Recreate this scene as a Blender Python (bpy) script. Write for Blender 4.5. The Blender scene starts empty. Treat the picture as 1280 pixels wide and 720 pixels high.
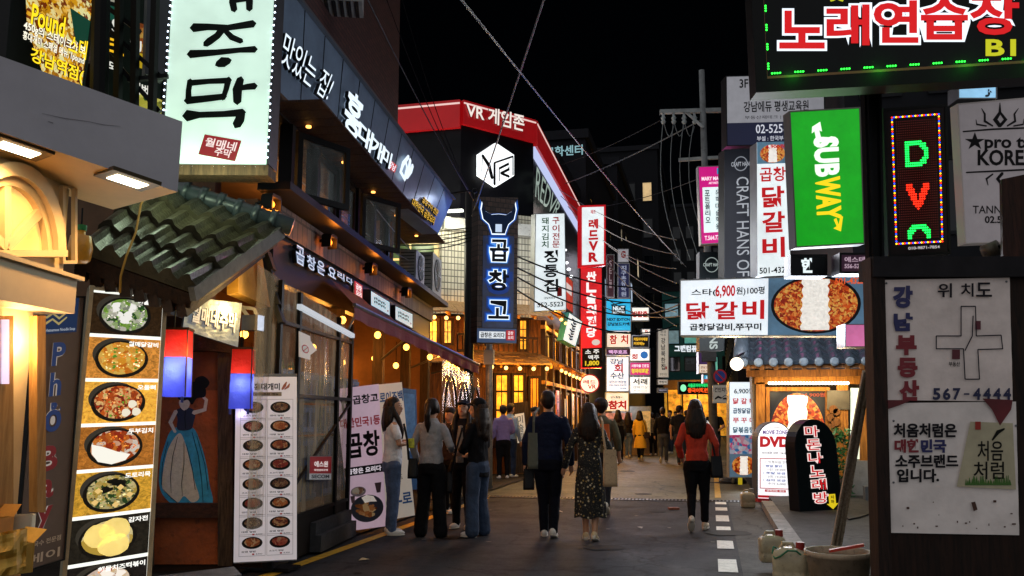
import bpy, bmesh, math, random
from mathutils import Vector, Matrix, noise
random.seed(11)
SC = bpy.context.scene; COL = SC.collection; R = math.radians
# ---------------------------------------------------------------- camera
F = 1100.0; TH = math.atan(162 / F); YAW = R(12.62); EYE = Vector((0, 0, 1.43))
cd = bpy.data.cameras.new('camera'); cam = bpy.data.objects.new('camera', cd); COL.objects.link(cam)
cd.sensor_width = 36; cd.lens = 36 * F / 1280; cd.clip_start = .05; cd.clip_end = 600
cam.location = EYE; cam.rotation_euler = (R(90) + TH, 0, YAW); SC.camera = cam
CM = cam.rotation_euler.to_matrix(); FW = Vector((-math.sin(YAW), math.cos(YAW), 0))
# ---------------------------------------------------------------- night sky, plus a broad soft fill sun added to lift the darks
W = bpy.data.worlds.new('World'); SC.world = W; W.use_nodes = True
bg = W.node_tree.nodes['Background']
sky = W.node_tree.nodes.new('ShaderNodeTexSky'); sky.sky_type = 'NISHITA'; sky.sun_disc = False
sky.sun_elevation = R(60); sky.sun_rotation = R(150)
W.node_tree.links.new(sky.outputs[0], bg.inputs[0]); bg.inputs[1].default_value = 0.0002
sl = bpy.data.lights.new('fill_sun', 'SUN'); sl.energy = 1.35; sl.angle = R(150); sl.color = (.97, .98, 1)
so = bpy.data.objects.new('fill_sun', sl); COL.objects.link(so); so.rotation_euler = (R(42), 0, R(-20))
SC.view_settings.view_transform = 'Standard'; SC.view_settings.look = 'None'
SC.view_settings.exposure = 0.0; SC.view_settings.gamma = 1; SC.view_settings.use_curve_mapping = False
SC.render.engine = 'CYCLES'
cy = SC.cycles; cy.use_denoising = True; cy.max_bounces = 5; cy.diffuse_bounces = 3; cy.glossy_bounces = 3
cy.transparent_max_bounces = 12; cy.sample_clamp_indirect = 4; cy.caustics_reflective = False; cy.caustics_refractive = False
try: cy.denoising_input_passes = 'RGB_ALBEDO_NORMAL'; cy.use_light_tree = True
except Exception: pass

# ---------------------------------------------------------------- pixel -> real point on a given depth / plane
def ray(px, py): return CM @ Vector(((px - 640) / F, (360 - py) / F, -1))
def at(px, py, d):
    r = ray(px, py); return EYE + r * (d / r.dot(FW))
def gnd(px, py, z=0.0):
    r = ray(px, py); return EYE + r * ((z - EYE.z) / r.z)
def onx(px, py, x):
    r = ray(px, py); return EYE + r * (x / r.x)
def ony(px, py, y):
    r = ray(px, py); return EYE + r * (y / r.y)
def onpl(px, py, p, n):
    r = ray(px, py); return EYE + r * ((p - EYE).dot(n) / r.dot(n))
class Quad:                       # c = TL, TR, BR, BL world corners
    def __init__(s, c):
        s.c = [Vector(v) for v in c]
        TL, TR, BR, BL = s.c
        s.n = ((TR - TL) + (BR - BL)).cross((TL - BL) + (TR - BR)).normalized()
    def p(s, u, v, h=0.0):        # v runs down
        TL, TR, BR, BL = s.c
        return (TL * (1 - u) + TR * u) * (1 - v) + (BL * (1 - u) + BR * u) * v + s.n * h
    def sub(s, u0, v0, u1, v1, h=0.0): return Quad([s.p(u0, v0, h), s.p(u1, v0, h), s.p(u1, v1, h), s.p(u0, v1, h)])
    def size(s): return ((s.c[1] - s.c[0]).length + (s.c[2] - s.c[3]).length) / 2, ((s.c[3] - s.c[0]).length + (s.c[2] - s.c[1]).length) / 2
    def shift(s, h): return Quad([v + s.n * h for v in s.c])
    def base(s): return (s.c[2] + s.c[3]) / 2
def Q(x0, y0, x1, y1, dl, dr=None):     # axis-aligned pixel rectangle on the vertical plane through depths dl / dr
    dr = dl if dr is None else dr
    return Q4((x0, y0), (x1, y0), (x1, y1), (x0, y1), dl, dr)
def Q4(tl, tr, br, bl, dl, dr=None):
    dr = dl if dr is None else dr
    ml = at((tl[0] + bl[0]) / 2, (tl[1] + bl[1]) / 2, dl); mr = at((tr[0] + br[0]) / 2, (tr[1] + br[1]) / 2, dr)
    t = mr - ml; t.z = 0; n = t.cross(Vector((0, 0, 1))).normalized()
    return Quad([onpl(*q, ml, n) for q in (tl, tr, br, bl)])
def pxq(q, x0, y0, x1, y1, h=0.0):      # pixel rectangle on the plane of quad q
    p = q.c[3] + q.n * h
    return Quad([onpl(*k, p, q.n) for k in ((x0, y0), (x1, y0), (x1, y1), (x0, y1))])
def pxq4(q, pts, h=0.0):
    p = q.c[3] + q.n * h
    return Quad([onpl(*k, p, q.n) for k in pts])

# ---------------------------------------------------------------- colours and materials
def hexc(h):
    h = h.lstrip('#'); c = [int(h[i:i + 2], 16) / 255 for i in (0, 2, 4)]
    return tuple(((x / 12.92) if x <= .04045 else ((x + .055) / 1.055) ** 2.4) for x in c)
def col(c): return hexc(c) if isinstance(c, str) else tuple(c)
MATS = {}
def newmat(key):
    m = bpy.data.materials.new(key); m.use_nodes = True; nt = m.node_tree
    return m, nt, nt.nodes['Principled BSDF']
def mat(c, rough=.6, metal=0, es=0, ec=None, var=0, vs=6, bump=0, bs=40, alpha=1, wear=None, trans=0, coat=0):
    key = str((c, rough, metal, es, ec, var, vs, bump, bs, alpha, wear, trans, coat))
    if key in MATS: return MATS[key]
    m, nt, b = newmat('material'); c3 = col(c); L = nt.links.new
    b.inputs['Base Color'].default_value = (*c3, 1); b.inputs['Roughness'].default_value = rough; b.inputs['Metallic'].default_value = metal
    b.inputs['Alpha'].default_value = alpha; b.inputs['Transmission Weight'].default_value = trans; b.inputs['Coat Weight'].default_value = coat
    e3 = col(ec) if ec else c3
    if max(c3) < .035: b.inputs['Specular IOR Level'].default_value = .15
    if es: b.inputs['Emission Color'].default_value = (*e3, 1); b.inputs['Emission Strength'].default_value = es
    if var or bump or wear: tc = nt.nodes.new('ShaderNodeTexCoord')
    if var:
        n = nt.nodes.new('ShaderNodeTexNoise'); n.inputs['Scale'].default_value = vs; n.inputs['Detail'].default_value = 8; n.inputs['Roughness'].default_value = .65
        L(tc.outputs['Object'], n.inputs['Vector'])
        def mixc(cc, lo, hi):
            r = nt.nodes.new('ShaderNodeValToRGB'); e = r.color_ramp.elements
            e[0].position = .3; e[1].position = .7
            e[0].color = (*[x * lo for x in cc], 1); e[1].color = (*[min(x * hi, 4) for x in cc], 1); L(n.outputs['Fac'], r.inputs[0]); return r
        r = mixc(c3, 1 - var, 1 + var); last = r.outputs[0]
        if wear:
            n2 = nt.nodes.new('ShaderNodeTexNoise'); n2.inputs['Scale'].default_value = vs * 2.7; n2.inputs['Detail'].default_value = 10; n2.inputs['Roughness'].default_value = .75
            L(tc.outputs['Object'], n2.inputs['Vector'])
            rr = nt.nodes.new('ShaderNodeValToRGB'); rr.color_ramp.elements[0].position = .55; rr.color_ramp.elements[1].position = .68; L(n2.outputs['Fac'], rr.inputs[0])
            mx = nt.nodes.new('ShaderNodeMix'); mx.data_type = 'RGBA'; L(rr.outputs[0], mx.inputs['Factor']); L(last, mx.inputs['A']); mx.inputs['B'].default_value = (*col(wear), 1)
            last = mx.outputs['Result']
        L(last, b.inputs['Base Color'])
        if es: L(mixc(e3, 1 - var * .6, 1 + var * .6).outputs[0], b.inputs['Emission Color'])
    if bump:
        n3 = nt.nodes.new('ShaderNodeTexNoise'); n3.inputs['Scale'].default_value = bs; n3.inputs['Detail'].default_value = 6; L(tc.outputs['Object'], n3.inputs['Vector'])
        bn = nt.nodes.new('ShaderNodeBump'); bn.inputs['Strength'].default_value = bump; bn.inputs['Distance'].default_value = .02
        L(n3.outputs['Fac'], bn.inputs['Height']); L(bn.outputs[0], b.inputs['Normal'])
    MATS[key] = m; return m
def E(c, s=1.0): return mat((.02, .02, .02), .5, es=s, ec=c)
def backlit(c, s=1.0, var=.12, vs=2.5): return mat(c, .45, es=s, ec=c, var=var, vs=vs)
def ink(c='#101014'): return mat(c, .5)
def wood(c, c2=None, scale=6, axis='z', rough=.7, es=0):
    key = 'wood' + str((c, c2, scale, axis, es))
    if key in MATS: return MATS[key]
    m, nt, b = newmat('wood'); L = nt.links.new; tc = nt.nodes.new('ShaderNodeTexCoord'); mp = nt.nodes.new('ShaderNodeMapping'); b.inputs['Specular IOR Level'].default_value = .25
    s = [scale * 2.5] * 3; s['xyz'.index(axis)] = scale * .22; mp.inputs['Scale'].default_value = s
    L(tc.outputs['Object'], mp.inputs[0]); n = nt.nodes.new('ShaderNodeTexNoise'); n.inputs['Scale'].default_value = 3; n.inputs['Detail'].default_value = 9; n.inputs['Roughness'].default_value = .7; n.inputs['Distortion'].default_value = .6
    L(mp.outputs[0], n.inputs['Vector']); r = nt.nodes.new('ShaderNodeValToRGB'); c3 = col(c); d3 = col(c2) if c2 else tuple(x * .35 for x in c3)
    r.color_ramp.elements[0].color = (*d3, 1); r.color_ramp.elements[0].position = .33; r.color_ramp.elements[1].color = (*c3, 1); r.color_ramp.elements[1].position = .66
    L(n.outputs['Fac'], r.inputs[0]); L(r.outputs[0], b.inputs['Base Color']); b.inputs['Roughness'].default_value = rough
    if es: L(r.outputs[0], b.inputs['Emission Color']); b.inputs['Emission Strength'].default_value = es
    bn = nt.nodes.new('ShaderNodeBump'); bn.inputs['Strength'].default_value = .5; bn.inputs['Distance'].default_value = .01; L(n.outputs['Fac'], bn.inputs['Height']); L(bn.outputs[0], b.inputs['Normal'])
    MATS[key] = m; return m
def food(c1, c2, c3, scale=30, es=.8):          # printed picture of chopped food
    key = 'food' + str((c1, c2, c3, scale, es))
    if key in MATS: return MATS[key]
    m, nt, b = newmat('printed_food'); L = nt.links.new; tc = nt.nodes.new('ShaderNodeTexCoord')
    nz = nt.nodes.new('ShaderNodeTexNoise'); nz.inputs['Scale'].default_value = scale * .5; nz.inputs['Detail'].default_value = 5
    L(tc.outputs['Object'], nz.inputs['Vector']); mx = nt.nodes.new('ShaderNodeMix'); mx.data_type = 'RGBA'; mx.blend_type = 'LINEAR_LIGHT'; mx.inputs['Factor'].default_value = .06
    L(tc.outputs['Object'], mx.inputs['A']); L(nz.outputs['Color'], mx.inputs['B'])
    v = nt.nodes.new('ShaderNodeTexVoronoi'); v.inputs['Scale'].default_value = scale; L(mx.outputs['Result'], v.inputs['Vector'])
    sp = nt.nodes.new('ShaderNodeSeparateColor'); L(v.outputs['Color'], sp.inputs[0])
    r = nt.nodes.new('ShaderNodeValToRGB'); e = r.color_ramp.elements; r.color_ramp.interpolation = 'LINEAR'
    e[0].color = (*col(c1), 1); e[1].color = (*col(c3), 1); e[0].position = .12; e[1].position = .9; k = e.new(.5); k.color = (*col(c2), 1)
    L(sp.outputs[0], r.inputs[0])
    dd = nt.nodes.new('ShaderNodeMath'); dd.operation = 'MULTIPLY'; dd.inputs[1].default_value = scale * .75; dd.use_clamp = True; L(v.outputs['Distance'], dd.inputs[0])
    m2 = nt.nodes.new('ShaderNodeMix'); m2.data_type = 'RGBA'; m2.blend_type = 'MULTIPLY'; m2.inputs['Factor'].default_value = .8; L(r.outputs[0], m2.inputs['A'])
    iv = nt.nodes.new('ShaderNodeMath'); iv.operation = 'SUBTRACT'; iv.inputs[0].default_value = 1.25; L(dd.outputs[0], iv.inputs[1]); L(iv.outputs[0], m2.inputs['B'])
    L(m2.outputs['Result'], b.inputs['Base Color']); b.inputs['Roughness'].default_value = .4
    if es: L(m2.outputs['Result'], b.inputs['Emission Color']); b.inputs['Emission Strength'].default_value = es
    MATS[key] = m; return m
def tiles(c, mortar, w, h, es=0, rough=.6, var=.25, off=.5, plane='xz', ms=.02):   # bricks or wall tiles on an upright wall
    key = 'tiles' + str((c, mortar, w, h, es, plane, off, ms))
    if key in MATS: return MATS[key]
    m, nt, b = newmat('masonry'); L = nt.links.new; tc = nt.nodes.new('ShaderNodeTexCoord'); s = nt.nodes.new('ShaderNodeSeparateXYZ'); L(tc.outputs['Object'], s.inputs[0])
    cb = nt.nodes.new('ShaderNodeCombineXYZ'); ad = nt.nodes.new('ShaderNodeMath'); ad.operation = 'ADD'; L(s.outputs[0], ad.inputs[0]); L(s.outputs[1], ad.inputs[1])
    if plane == 'y': L(s.outputs[1], cb.inputs[0])
    elif plane == 'x': L(s.outputs[0], cb.inputs[0])
    else: L(ad.outputs[0], cb.inputs[0])
    L(s.outputs[2], cb.inputs[1]); bk = nt.nodes.new('ShaderNodeTexBrick'); L(cb.outputs[0], bk.inputs['Vector']); bk.offset = off
    bk.inputs['Scale'].default_value = 1; bk.inputs['Brick Width'].default_value = w; bk.inputs['Row Height'].default_value = h; bk.inputs['Mortar Size'].default_value = min(ms * h / .06 * .3, .014)
    c3 = col(c); bk.inputs['Color1'].default_value = (*[x * (1 + var) for x in c3], 1); bk.inputs['Color2'].default_value = (*[x * (1 - var) for x in c3], 1); bk.inputs['Mortar'].default_value = (*col(mortar), 1)
    L(bk.outputs[0], b.inputs['Base Color']); b.inputs['Roughness'].default_value = rough
    bn = nt.nodes.new('ShaderNodeBump'); bn.inputs['Strength'].default_value = .6; bn.inputs['Distance'].default_value = .01; bn.invert = True; L(bk.outputs['Fac'], bn.inputs['Height']); L(bn.outputs[0], b.inputs['Normal'])
    MATS[key] = m; return m
def film(c=(.9, .85, .7), a=.25, rough=.12):      # clear vinyl / glass sheet, streaky
    key = 'film' + str((c, a, rough))
    if key in MATS: return MATS[key]
    m, nt, b = newmat('clear_sheet'); L = nt.links.new
    b.inputs['Base Color'].default_value = (*col(c), 1); b.inputs['Roughness'].default_value = rough
    tc = nt.nodes.new('ShaderNodeTexCoord'); mp = nt.nodes.new('ShaderNodeMapping'); mp.inputs['Scale'].default_value = (3, 3, .6); n = nt.nodes.new('ShaderNodeTexNoise'); n.inputs['Scale'].default_value = 2.2; n.inputs['Detail'].default_value = 5
    L(tc.outputs['Object'], mp.inputs[0]); L(mp.outputs[0], n.inputs['Vector']); r = nt.nodes.new('ShaderNodeMapRange'); r.inputs[1].default_value = .3; r.inputs[2].default_value = .75; r.inputs[3].default_value = a * .4; r.inputs[4].default_value = min(a * 1.8, .95)
    L(n.outputs['Fac'], r.inputs[0]); L(r.outputs[0], b.inputs['Alpha'])
    bn = nt.nodes.new('ShaderNodeBump'); bn.inputs['Strength'].default_value = .12; bn.inputs['Distance'].default_value = .04; L(n.outputs['Fac'], bn.inputs['Height']); L(bn.outputs[0], b.inputs['Normal'])
    MATS[key] = m; return m
GLASS = mat('#0a0f14', .06, coat=.5)
def lantern_cloth(c, var=.25):
    m, nt, b = newmat('lantern_cloth'); L = nt.links.new; b.inputs['Base Color'].default_value = (*col(c), 1); b.inputs['Roughness'].default_value = .9
    t = nt.nodes.new('ShaderNodeBsdfTranslucent'); t.inputs['Color'].default_value = (*[min(1, x * 1.15 + .02) for x in col(c)], 1); mx = nt.nodes.new('ShaderNodeMixShader'); mx.inputs[0].default_value = .6
    tc = nt.nodes.new('ShaderNodeTexCoord'); n = nt.nodes.new('ShaderNodeTexNoise'); n.inputs['Scale'].default_value = 12; n.inputs['Detail'].default_value = 5; L(tc.outputs['Object'], n.inputs[0]); bn = nt.nodes.new('ShaderNodeBump'); bn.inputs['Strength'].default_value = .6; bn.inputs['Distance'].default_value = .03; L(n.outputs['Fac'], bn.inputs['Height']); L(bn.outputs[0], b.inputs['Normal']); L(bn.outputs[0], t.inputs['Normal'])
    L(b.outputs[0], mx.inputs[1]); L(t.outputs[0], mx.inputs[2]); L(mx.outputs[0], nt.nodes['Material Output'].inputs['Surface']); return m
BLACK = mat('#0b0b0d', .5, var=.4, vs=5); STEEL = mat('#6d7075', .35, .85, var=.25, vs=9); DARKM = mat('#1a1b1e', .45, .5, var=.35, vs=7, bump=.15)
ALU = mat('#a3a6a8', .4, .6, var=.15, vs=5)

# ---------------------------------------------------------------- objects
def root(name, loc, label, cat, group=None, kind=None):
    o = bpy.data.objects.new(name, None); COL.objects.link(o); o.location = loc; o.empty_display_size = .1
    tag(o, label, cat, group, kind); return o
def tag(o, label=None, cat=None, group=None, kind=None):
    if label: o['label'] = label
    if cat: o['category'] = cat
    if group: o['group'] = group
    if kind: o['kind'] = kind
    return o
def wloc(o):
    v = Vector((0, 0, 0))
    while o: v = v + Vector(o.location); o = o.parent
    return v
class MB:
    def __init__(s): s.v = []; s.f = []; s.m = []; s.cur = 0
    def add(s, vs, fs):
        k = len(s.v); s.v += [Vector(v) for v in vs]; s.f += [tuple(i + k for i in f) for f in fs]; s.m += [s.cur] * len(fs); return s
    def box(s, c, sz, M=None):
        c = Vector(c); x, y, z = [k / 2 for k in sz]
        vs = [Vector((a * x, b * y, d * z)) for a, b, d in ((-1, -1, -1), (1, -1, -1), (1, 1, -1), (-1, 1, -1), (-1, -1, 1), (1, -1, 1), (1, 1, 1), (-1, 1, 1))]
        if M: vs = [M @ v for v in vs]
        return s.add([c + v for v in vs], [(0, 3, 2, 1), (4, 5, 6, 7), (0, 1, 5, 4), (1, 2, 6, 5), (2, 3, 7, 6), (3, 0, 4, 7)])
    def slab(s, q, h0, h1):       # quad extruded between heights along its normal
        a = [v + q.n * h0 for v in q.c]; b = [v + q.n * h1 for v in q.c]
        return s.add(a + b, [(0, 1, 2, 3), (7, 6, 5, 4), (4, 5, 1, 0), (5, 6, 2, 1), (6, 7, 3, 2), (7, 4, 0, 3)])
    def sheet(s, q, h=0.0): return s.add([v + q.n * h for v in q.c], [(3, 2, 1, 0)])
    def grid(s, q, nu, nv, fn):   # fn(u,v) -> height
        k = [[q.p(i / nu, j / nv, fn(i / nu, j / nv)) for i in range(nu + 1)] for j in range(nv + 1)]
        vs = [p for r in k for p in r]; w = nu + 1
        return s.add(vs, [((j + 1) * w + i, (j + 1) * w + i + 1, j * w + i + 1, j * w + i) for j in range(nv) for i in range(nu)])
    def frame(s, q, w, h0, h1):   # four bars round a quad, mitred by plain boxes butted
        W_, H_ = q.size(); a = w / W_; b = w / H_
        for r in ((0, 0, 1, b), (0, 1 - b, 1, 1), (0, b, a, 1 - b), (1 - a, b, 1, 1 - b)): s.slab(q.sub(*r), h0, h1)
        return s
    def tube(s, pts, r, n=6, cap=True):
        pts = [Vector(p) for p in pts]; rs = r if isinstance(r, (list, tuple)) else [r] * len(pts); k = len(s.v); N = len(pts); up = None
        for i, p in enumerate(pts):
            d = (pts[min(i + 1, N - 1)] - pts[max(i - 1, 0)]).normalized()
            if up is None: up = Vector((0, 0, 1)) if abs(d.z) < .9 else Vector((1, 0, 0))
            a = d.cross(up).normalized(); b_ = a.cross(d); up = b_
            for j in range(n):
                t = 2 * math.pi * j / n; s.v.append(p + (a * math.cos(t) + b_ * math.sin(t)) * rs[i])
        fs = [(k + i * n + j, k + i * n + (j + 1) % n, k + (i + 1) * n + (j + 1) % n, k + (i + 1) * n + j) for i in range(N - 1) for j in range(n)]
        if cap: fs += [tuple(k + j for j in range(n))[::-1], tuple(k + (N - 1) * n + j for j in range(n))]
        s.f += fs; s.m += [s.cur] * len(fs); return s
    def bar(s, a, b, w, d=None, up=(0, 0, 1)):
        a = Vector(a); b = Vector(b); d = w if d is None else d; t = (b - a).normalized(); u = Vector(up)
        if abs(t.dot(u)) > .95: u = Vector((0, 1, 0))
        x = t.cross(u).normalized() * w / 2; y = x.cross(t).normalized() * d / 2
        vs = [a - x - y, a + x - y, a + x + y, a - x + y, b - x - y, b + x - y, b + x + y, b - x + y]
        return s.add(vs, [(0, 3, 2, 1), (4, 5, 6, 7), (0, 1, 5, 4), (1, 2, 6, 5), (2, 3, 7, 6), (3, 0, 4, 7)])
    def ball(s, c, r, nu=10, nv=6, M=None):
        c = Vector(c); r = (r, r, r) if isinstance(r, (int, float)) else r; vs = [Vector((0, 0, r[2]))]; 
        for i in range(1, nv):
            t = math.pi * i / nv
            for j in range(nu): a = 2 * math.pi * j / nu; vs.append(Vector((r[0] * math.sin(t) * math.cos(a), r[1] * math.sin(t) * math.sin(a), r[2] * math.cos(t))))
        vs.append(Vector((0, 0, -r[2]))); L_ = len(vs) - 1
        fs = [(0, 1 + j, 1 + (j + 1) % nu) for j in range(nu)] + [(1 + i * nu + j, 1 + (i + 1) * nu + j, 1 + (i + 1) * nu + (j + 1) % nu, 1 + i * nu + (j + 1) % nu) for i in range(nv - 2) for j in range(nu)]
        fs += [(L_, 1 + (nv - 2) * nu + (j + 1) % nu, 1 + (nv - 2) * nu + j) for j in range(nu)]
        if M: vs = [M @ v for v in vs]
        return s.add([c + v for v in vs], fs)
    def lathe(s, c, prof, n=16, axis=None):   # prof: (r, z)
        c = Vector(c); M = axis or Matrix.Identity(3); vs = []
        for r, z in prof:
            for j in range(n): a = 2 * math.pi * j / n; vs.append(c + M @ Vector((r * math.cos(a), r * math.sin(a), z)))
        N = len(prof); fs = [(i * n + j, i * n + (j + 1) % n, (i + 1) * n + (j + 1) % n, (i + 1) * n + j) for i in range(N - 1) for j in range(n)]
        fs += [tuple(range(n))[::-1], tuple((N - 1) * n + j for j in range(n))]
        return s.add(vs, fs)
    def disc(s, q, cu, cv, ru, rv, h, n=24, wob=0, a0=0, a1=6.2832, seed=0):   # ellipse in quad coordinates
        rnd = random.Random(seed); pts = []
        ph = [rnd.uniform(0, 6) for _ in range(3)]
        for j in range(n):
            t = a0 + (a1 - a0) * j / (n if a1 - a0 > 6.2 else n - 1); w = 1 + wob * (math.sin(3 * t + ph[0]) + .7 * math.sin(5 * t + ph[1]) + .5 * math.sin(9 * t + ph[2]))
            pts.append(q.p(cu + ru * w * math.cos(t), cv - rv * w * math.sin(t), h))
        return s.add(pts, [tuple(range(n))])
    def poly(s, q, uv, h, th=0):             # polygon in quad coordinates, optional thickness
        n = len(uv); a = [q.p(u, v, h) for u, v in uv]
        ar = sum(uv[i][0] * uv[(i + 1) % n][1] - uv[(i + 1) % n][0] * uv[i][1] for i in range(n))
        f = tuple(range(n)) if ar < 0 else tuple(range(n))[::-1]
        if not th: return s.add(a, [f])
        b = [q.p(u, v, h - th) for u, v in uv]
        sd = [(f[(i + 1) % n], f[i], f[i] + n, f[(i + 1) % n] + n) for i in range(n)]
        return s.add(a + b, [f, tuple(i + n for i in f[::-1])] + sd)
    def stroke(s, q, pts, w, h, asp=None):   # brush stroke: polyline with widths, in quad coordinates
        W_, H_ = q.size(); ws = w if isinstance(w, (list, tuple)) else [w] * len(pts); P = [Vector((u * W_, v * H_)) for u, v in pts]
        # resample
        L_, R_ = [], []; N = len(P)
        for i in range(N):
            d = (P[min(i + 1, N - 1)] - P[max(i - 1, 0)]).normalized(); n = Vector((-d.y, d.x)) * ws[i] * .5 * W_
            L_.append(P[i] + n); R_.append(P[i] - n)
        d0 = (P[1] - P[0]).normalized() * ws[0] * .4 * W_; d1 = (P[-1] - P[-2]).normalized() * ws[-1] * .4 * W_
        pl = [P[0] - d0] + L_ + [P[-1] + d1] + R_[::-1]
        k = [q.p(p.x / W_, p.y / H_, h) for p in pl]; n = len(k)
        fs = [(0, 1, n - 1)] + [(i, i + 1, n - i - 1, n - i) for i in range(1, N)] + [(N, N + 1, N + 2)]
        return s.add(k, fs)
    def pieces(s, name, m, parent=None, smooth=False):      # one object per connected piece
        p = list(range(len(s.v)))
        def find(i):
            while p[i] != i: p[i] = p[p[i]]; i = p[i]
            return i
        for f in s.f:
            a = find(f[0])
            for i in f[1:]: p[find(i)] = a
        grp = {}
        for f in s.f: grp.setdefault(find(f[0]), []).append(f)
        out = []
        for fs_ in grp.values():
            ids = sorted({i for f in fs_ for i in f}); k = {i: n for n, i in enumerate(ids)}; b = MB(); b.add([s.v[i] for i in ids], [tuple(k[i] for i in f) for f in fs_]); out.append(b.build(name, m, parent, smooth))
        return out
    def build(s, name, m, parent=None, smooth=False, loc=None):
        o_ = wloc(parent) if parent else (Vector(loc) if loc else Vector((0, 0, 0)))
        if any(s.m) and not isinstance(m, (list, tuple)): m = [m, mat('#1a1d22', .4, .3)]
        me = bpy.data.meshes.new(name); me.from_pydata([v - o_ for v in s.v], [], s.f)
        for k in (m if isinstance(m, (list, tuple)) else [m]): me.materials.append(k)
        if any(s.m): me.polygons.foreach_set('material_index', s.m)
        if smooth: me.polygons.foreach_set('use_smooth', [True] * len(me.polygons))
        me.update(); o = bpy.data.objects.new(name, me); COL.objects.link(o)
        if parent: o.parent = parent
        else: o.location = o_
        return o
# ---------------------------------------------------------------- lettering
TXT = {}
def textmesh(t, bold=.0, res=3, ext=0.0, sp=1.0):
    k = (t, bold, res, ext, sp)
    if k not in TXT:
        c = bpy.data.curves.new('lettering', 'FONT'); c.body = t; c.size = 1; c.offset = bold; c.resolution_u = res; c.fill_mode = 'FRONT' if not ext else 'BOTH'; c.space_character = sp
        c.extrude = 0
        o = bpy.data.objects.new('lettering', c); me = o.to_mesh()
        vs = [v.co.copy() for v in me.vertices]; fs = [tuple(p.vertices) for p in me.polygons]
        o.to_mesh_clear(); bpy.data.objects.remove(o); bpy.data.curves.remove(c)
        xs = [v.x for v in vs] or [0, 1]; ys = [v.y for v in vs] or [0, 1]
        TXT[k] = (vs, fs, (min(xs), min(ys), max(xs), max(ys)))
    return TXT[k]
def put(mb, q, t, u0, v0, u1, v1, h=.004, bold=.02, ext=0, res=3, grow=0, keep=False, rot=False):
    """fit text t into the (u,v) rectangle of quad q; grow: extra outline, in fractions of the letter height"""
    vs, fs, (a, b, c, d) = textmesh(t, bold, res)
    if grow: vs, fs, _ = textmesh(t, bold + grow, res)
    if c - a < 1e-6: c = a + 1e-6
    if d - b < 1e-6: d = b + 1e-6
    if keep:       # keep the letters' own proportions inside the rectangle (v extent rules)
        W_, H_ = q.size(); hh = (v1 - v0) * H_; ww = (c - a) / (d - b) * hh / W_; 
        if ww < (u1 - u0): m = (u0 + u1) / 2; u0, u1 = m - ww / 2, m + ww / 2
    def P(v, hh):
        x = (v.x - a) / (c - a); y = (v.y - b) / (d - b)
        if rot: return q.p(u1 - (1 - y) * 0 - (u1 - u0) * (1 - y), v0 + (v1 - v0) * x, hh)
        return q.p(u0 + (u1 - u0) * x, v1 - (v1 - v0) * y, hh)
    pts = [P(v, h) for v in vs]
    mb.add(pts, fs)
    if ext:
        k = {}
        for f in fs:
            for i in range(len(f)):
                e = (f[i], f[(i + 1) % len(f)])
                if (e[1], e[0]) in k: del k[(e[1], e[0])]
                else: k[e] = 1
        n = len(vs); mb.cur = 1; mb.add(pts + [P(v, h - ext) for v in vs], [(e[1], e[0], e[0] + n, e[1] + n) for e in k]); mb.cur = 0
    return mb
def puts(mb, q, lines, h=.004, bold=.02, ext=0, grow=0):
    for t, u0, v0, u1, v1 in lines: put(mb, q, t, u0, v0, u1, v1, h, bold, ext, 2 if len(t) > 8 else 3, grow)
    return mb
def vput(mb, q, t, u0, v0, u1, v1, h=.004, bold=.02, gap=.12, ext=0, grow=0):
    n = len(t); st = (v1 - v0) / n
    for i, ch in enumerate(t):
        if ch != ' ': put(mb, q, ch, u0, v0 + st * i + st * gap / 2, u1, v0 + st * (i + 1) - st * gap / 2, h, bold, ext, 3, grow)
    return mb
class Sign:
    """a sign box: casing, face and lettering parts under one root; text is placed in (u,v) of its face"""
    def __init__(s, name, label, q, th=.15, face=None, case=None, border=.02, cat='sign', group=None, back=None, proud=.006):
        s.q = q; s.root = root(name, q.base() - q.n * th / 2, label, cat, group)
        mb = MB().slab(q, -th, 0); mb.frame(q, border, 0, .012) if border > 0 else None
        mb.build('casing', case or ALU, s.root)
        W_, H_ = q.size(); a = border / W_ * 1.02; b = border / H_ * 1.02
        s.face = q.sub(a, b, 1 - a, 1 - b, proud) if border > 0 else q.shift(proud)
        if face: MB().slab(s.face, -proud * .8, 0).build('face', face, s.root)
        if back:
            bq = Quad([q.c[1], q.c[0], q.c[3], q.c[2]]); MB().sheet(bq.sub(a, b, 1 - a, 1 - b), th + .004).build('rear_face', back, s.root)
    def text(s, lines, m, bold=.025, h=.004, ext=0, grow=0, name='lettering'):
        mb = MB(); puts(mb, s.face, lines, h, bold, ext, grow); return mb.build(name, m, s.root)
    def vtext(s, t, r, m, bold=.025, h=.004, gap=.12, ext=0, grow=0, name='lettering'):
        mb = MB(); vput(mb, s.face, t, *r, h, bold, gap, ext, grow); return mb.build(name, m, s.root)
    def panel(s, r, m, h=.002, name='panel'):
        return MB().sheet(s.face.sub(*r), h).build(name, m, s.root)
    def mesh(s, fn, name, m):
        mb = MB(); fn(mb, s.face); return mb.build(name, m, s.root)
def glow(q, e, c, parent, h=.05, back=0):        # the light a lit sign face throws into the street
    l = bpy.data.lights.new('sign_glow', 'AREA'); l.shape = 'RECTANGLE'; l.size, l.size_y = q.size(); l.energy = e; l.color = col(c); l.spread = R(165)
    o = bpy.data.objects.new('sign_glow', l); COL.objects.link(o); o.rotation_euler = q.n.to_track_quat('-Z', 'Y').to_euler(); o.parent = parent; o.location = q.p(.5, .5, h) - wloc(parent)
    if back: glow(Quad([q.c[1], q.c[0], q.c[3], q.c[2]]), e * .6, c, parent, back)
    return o
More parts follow.
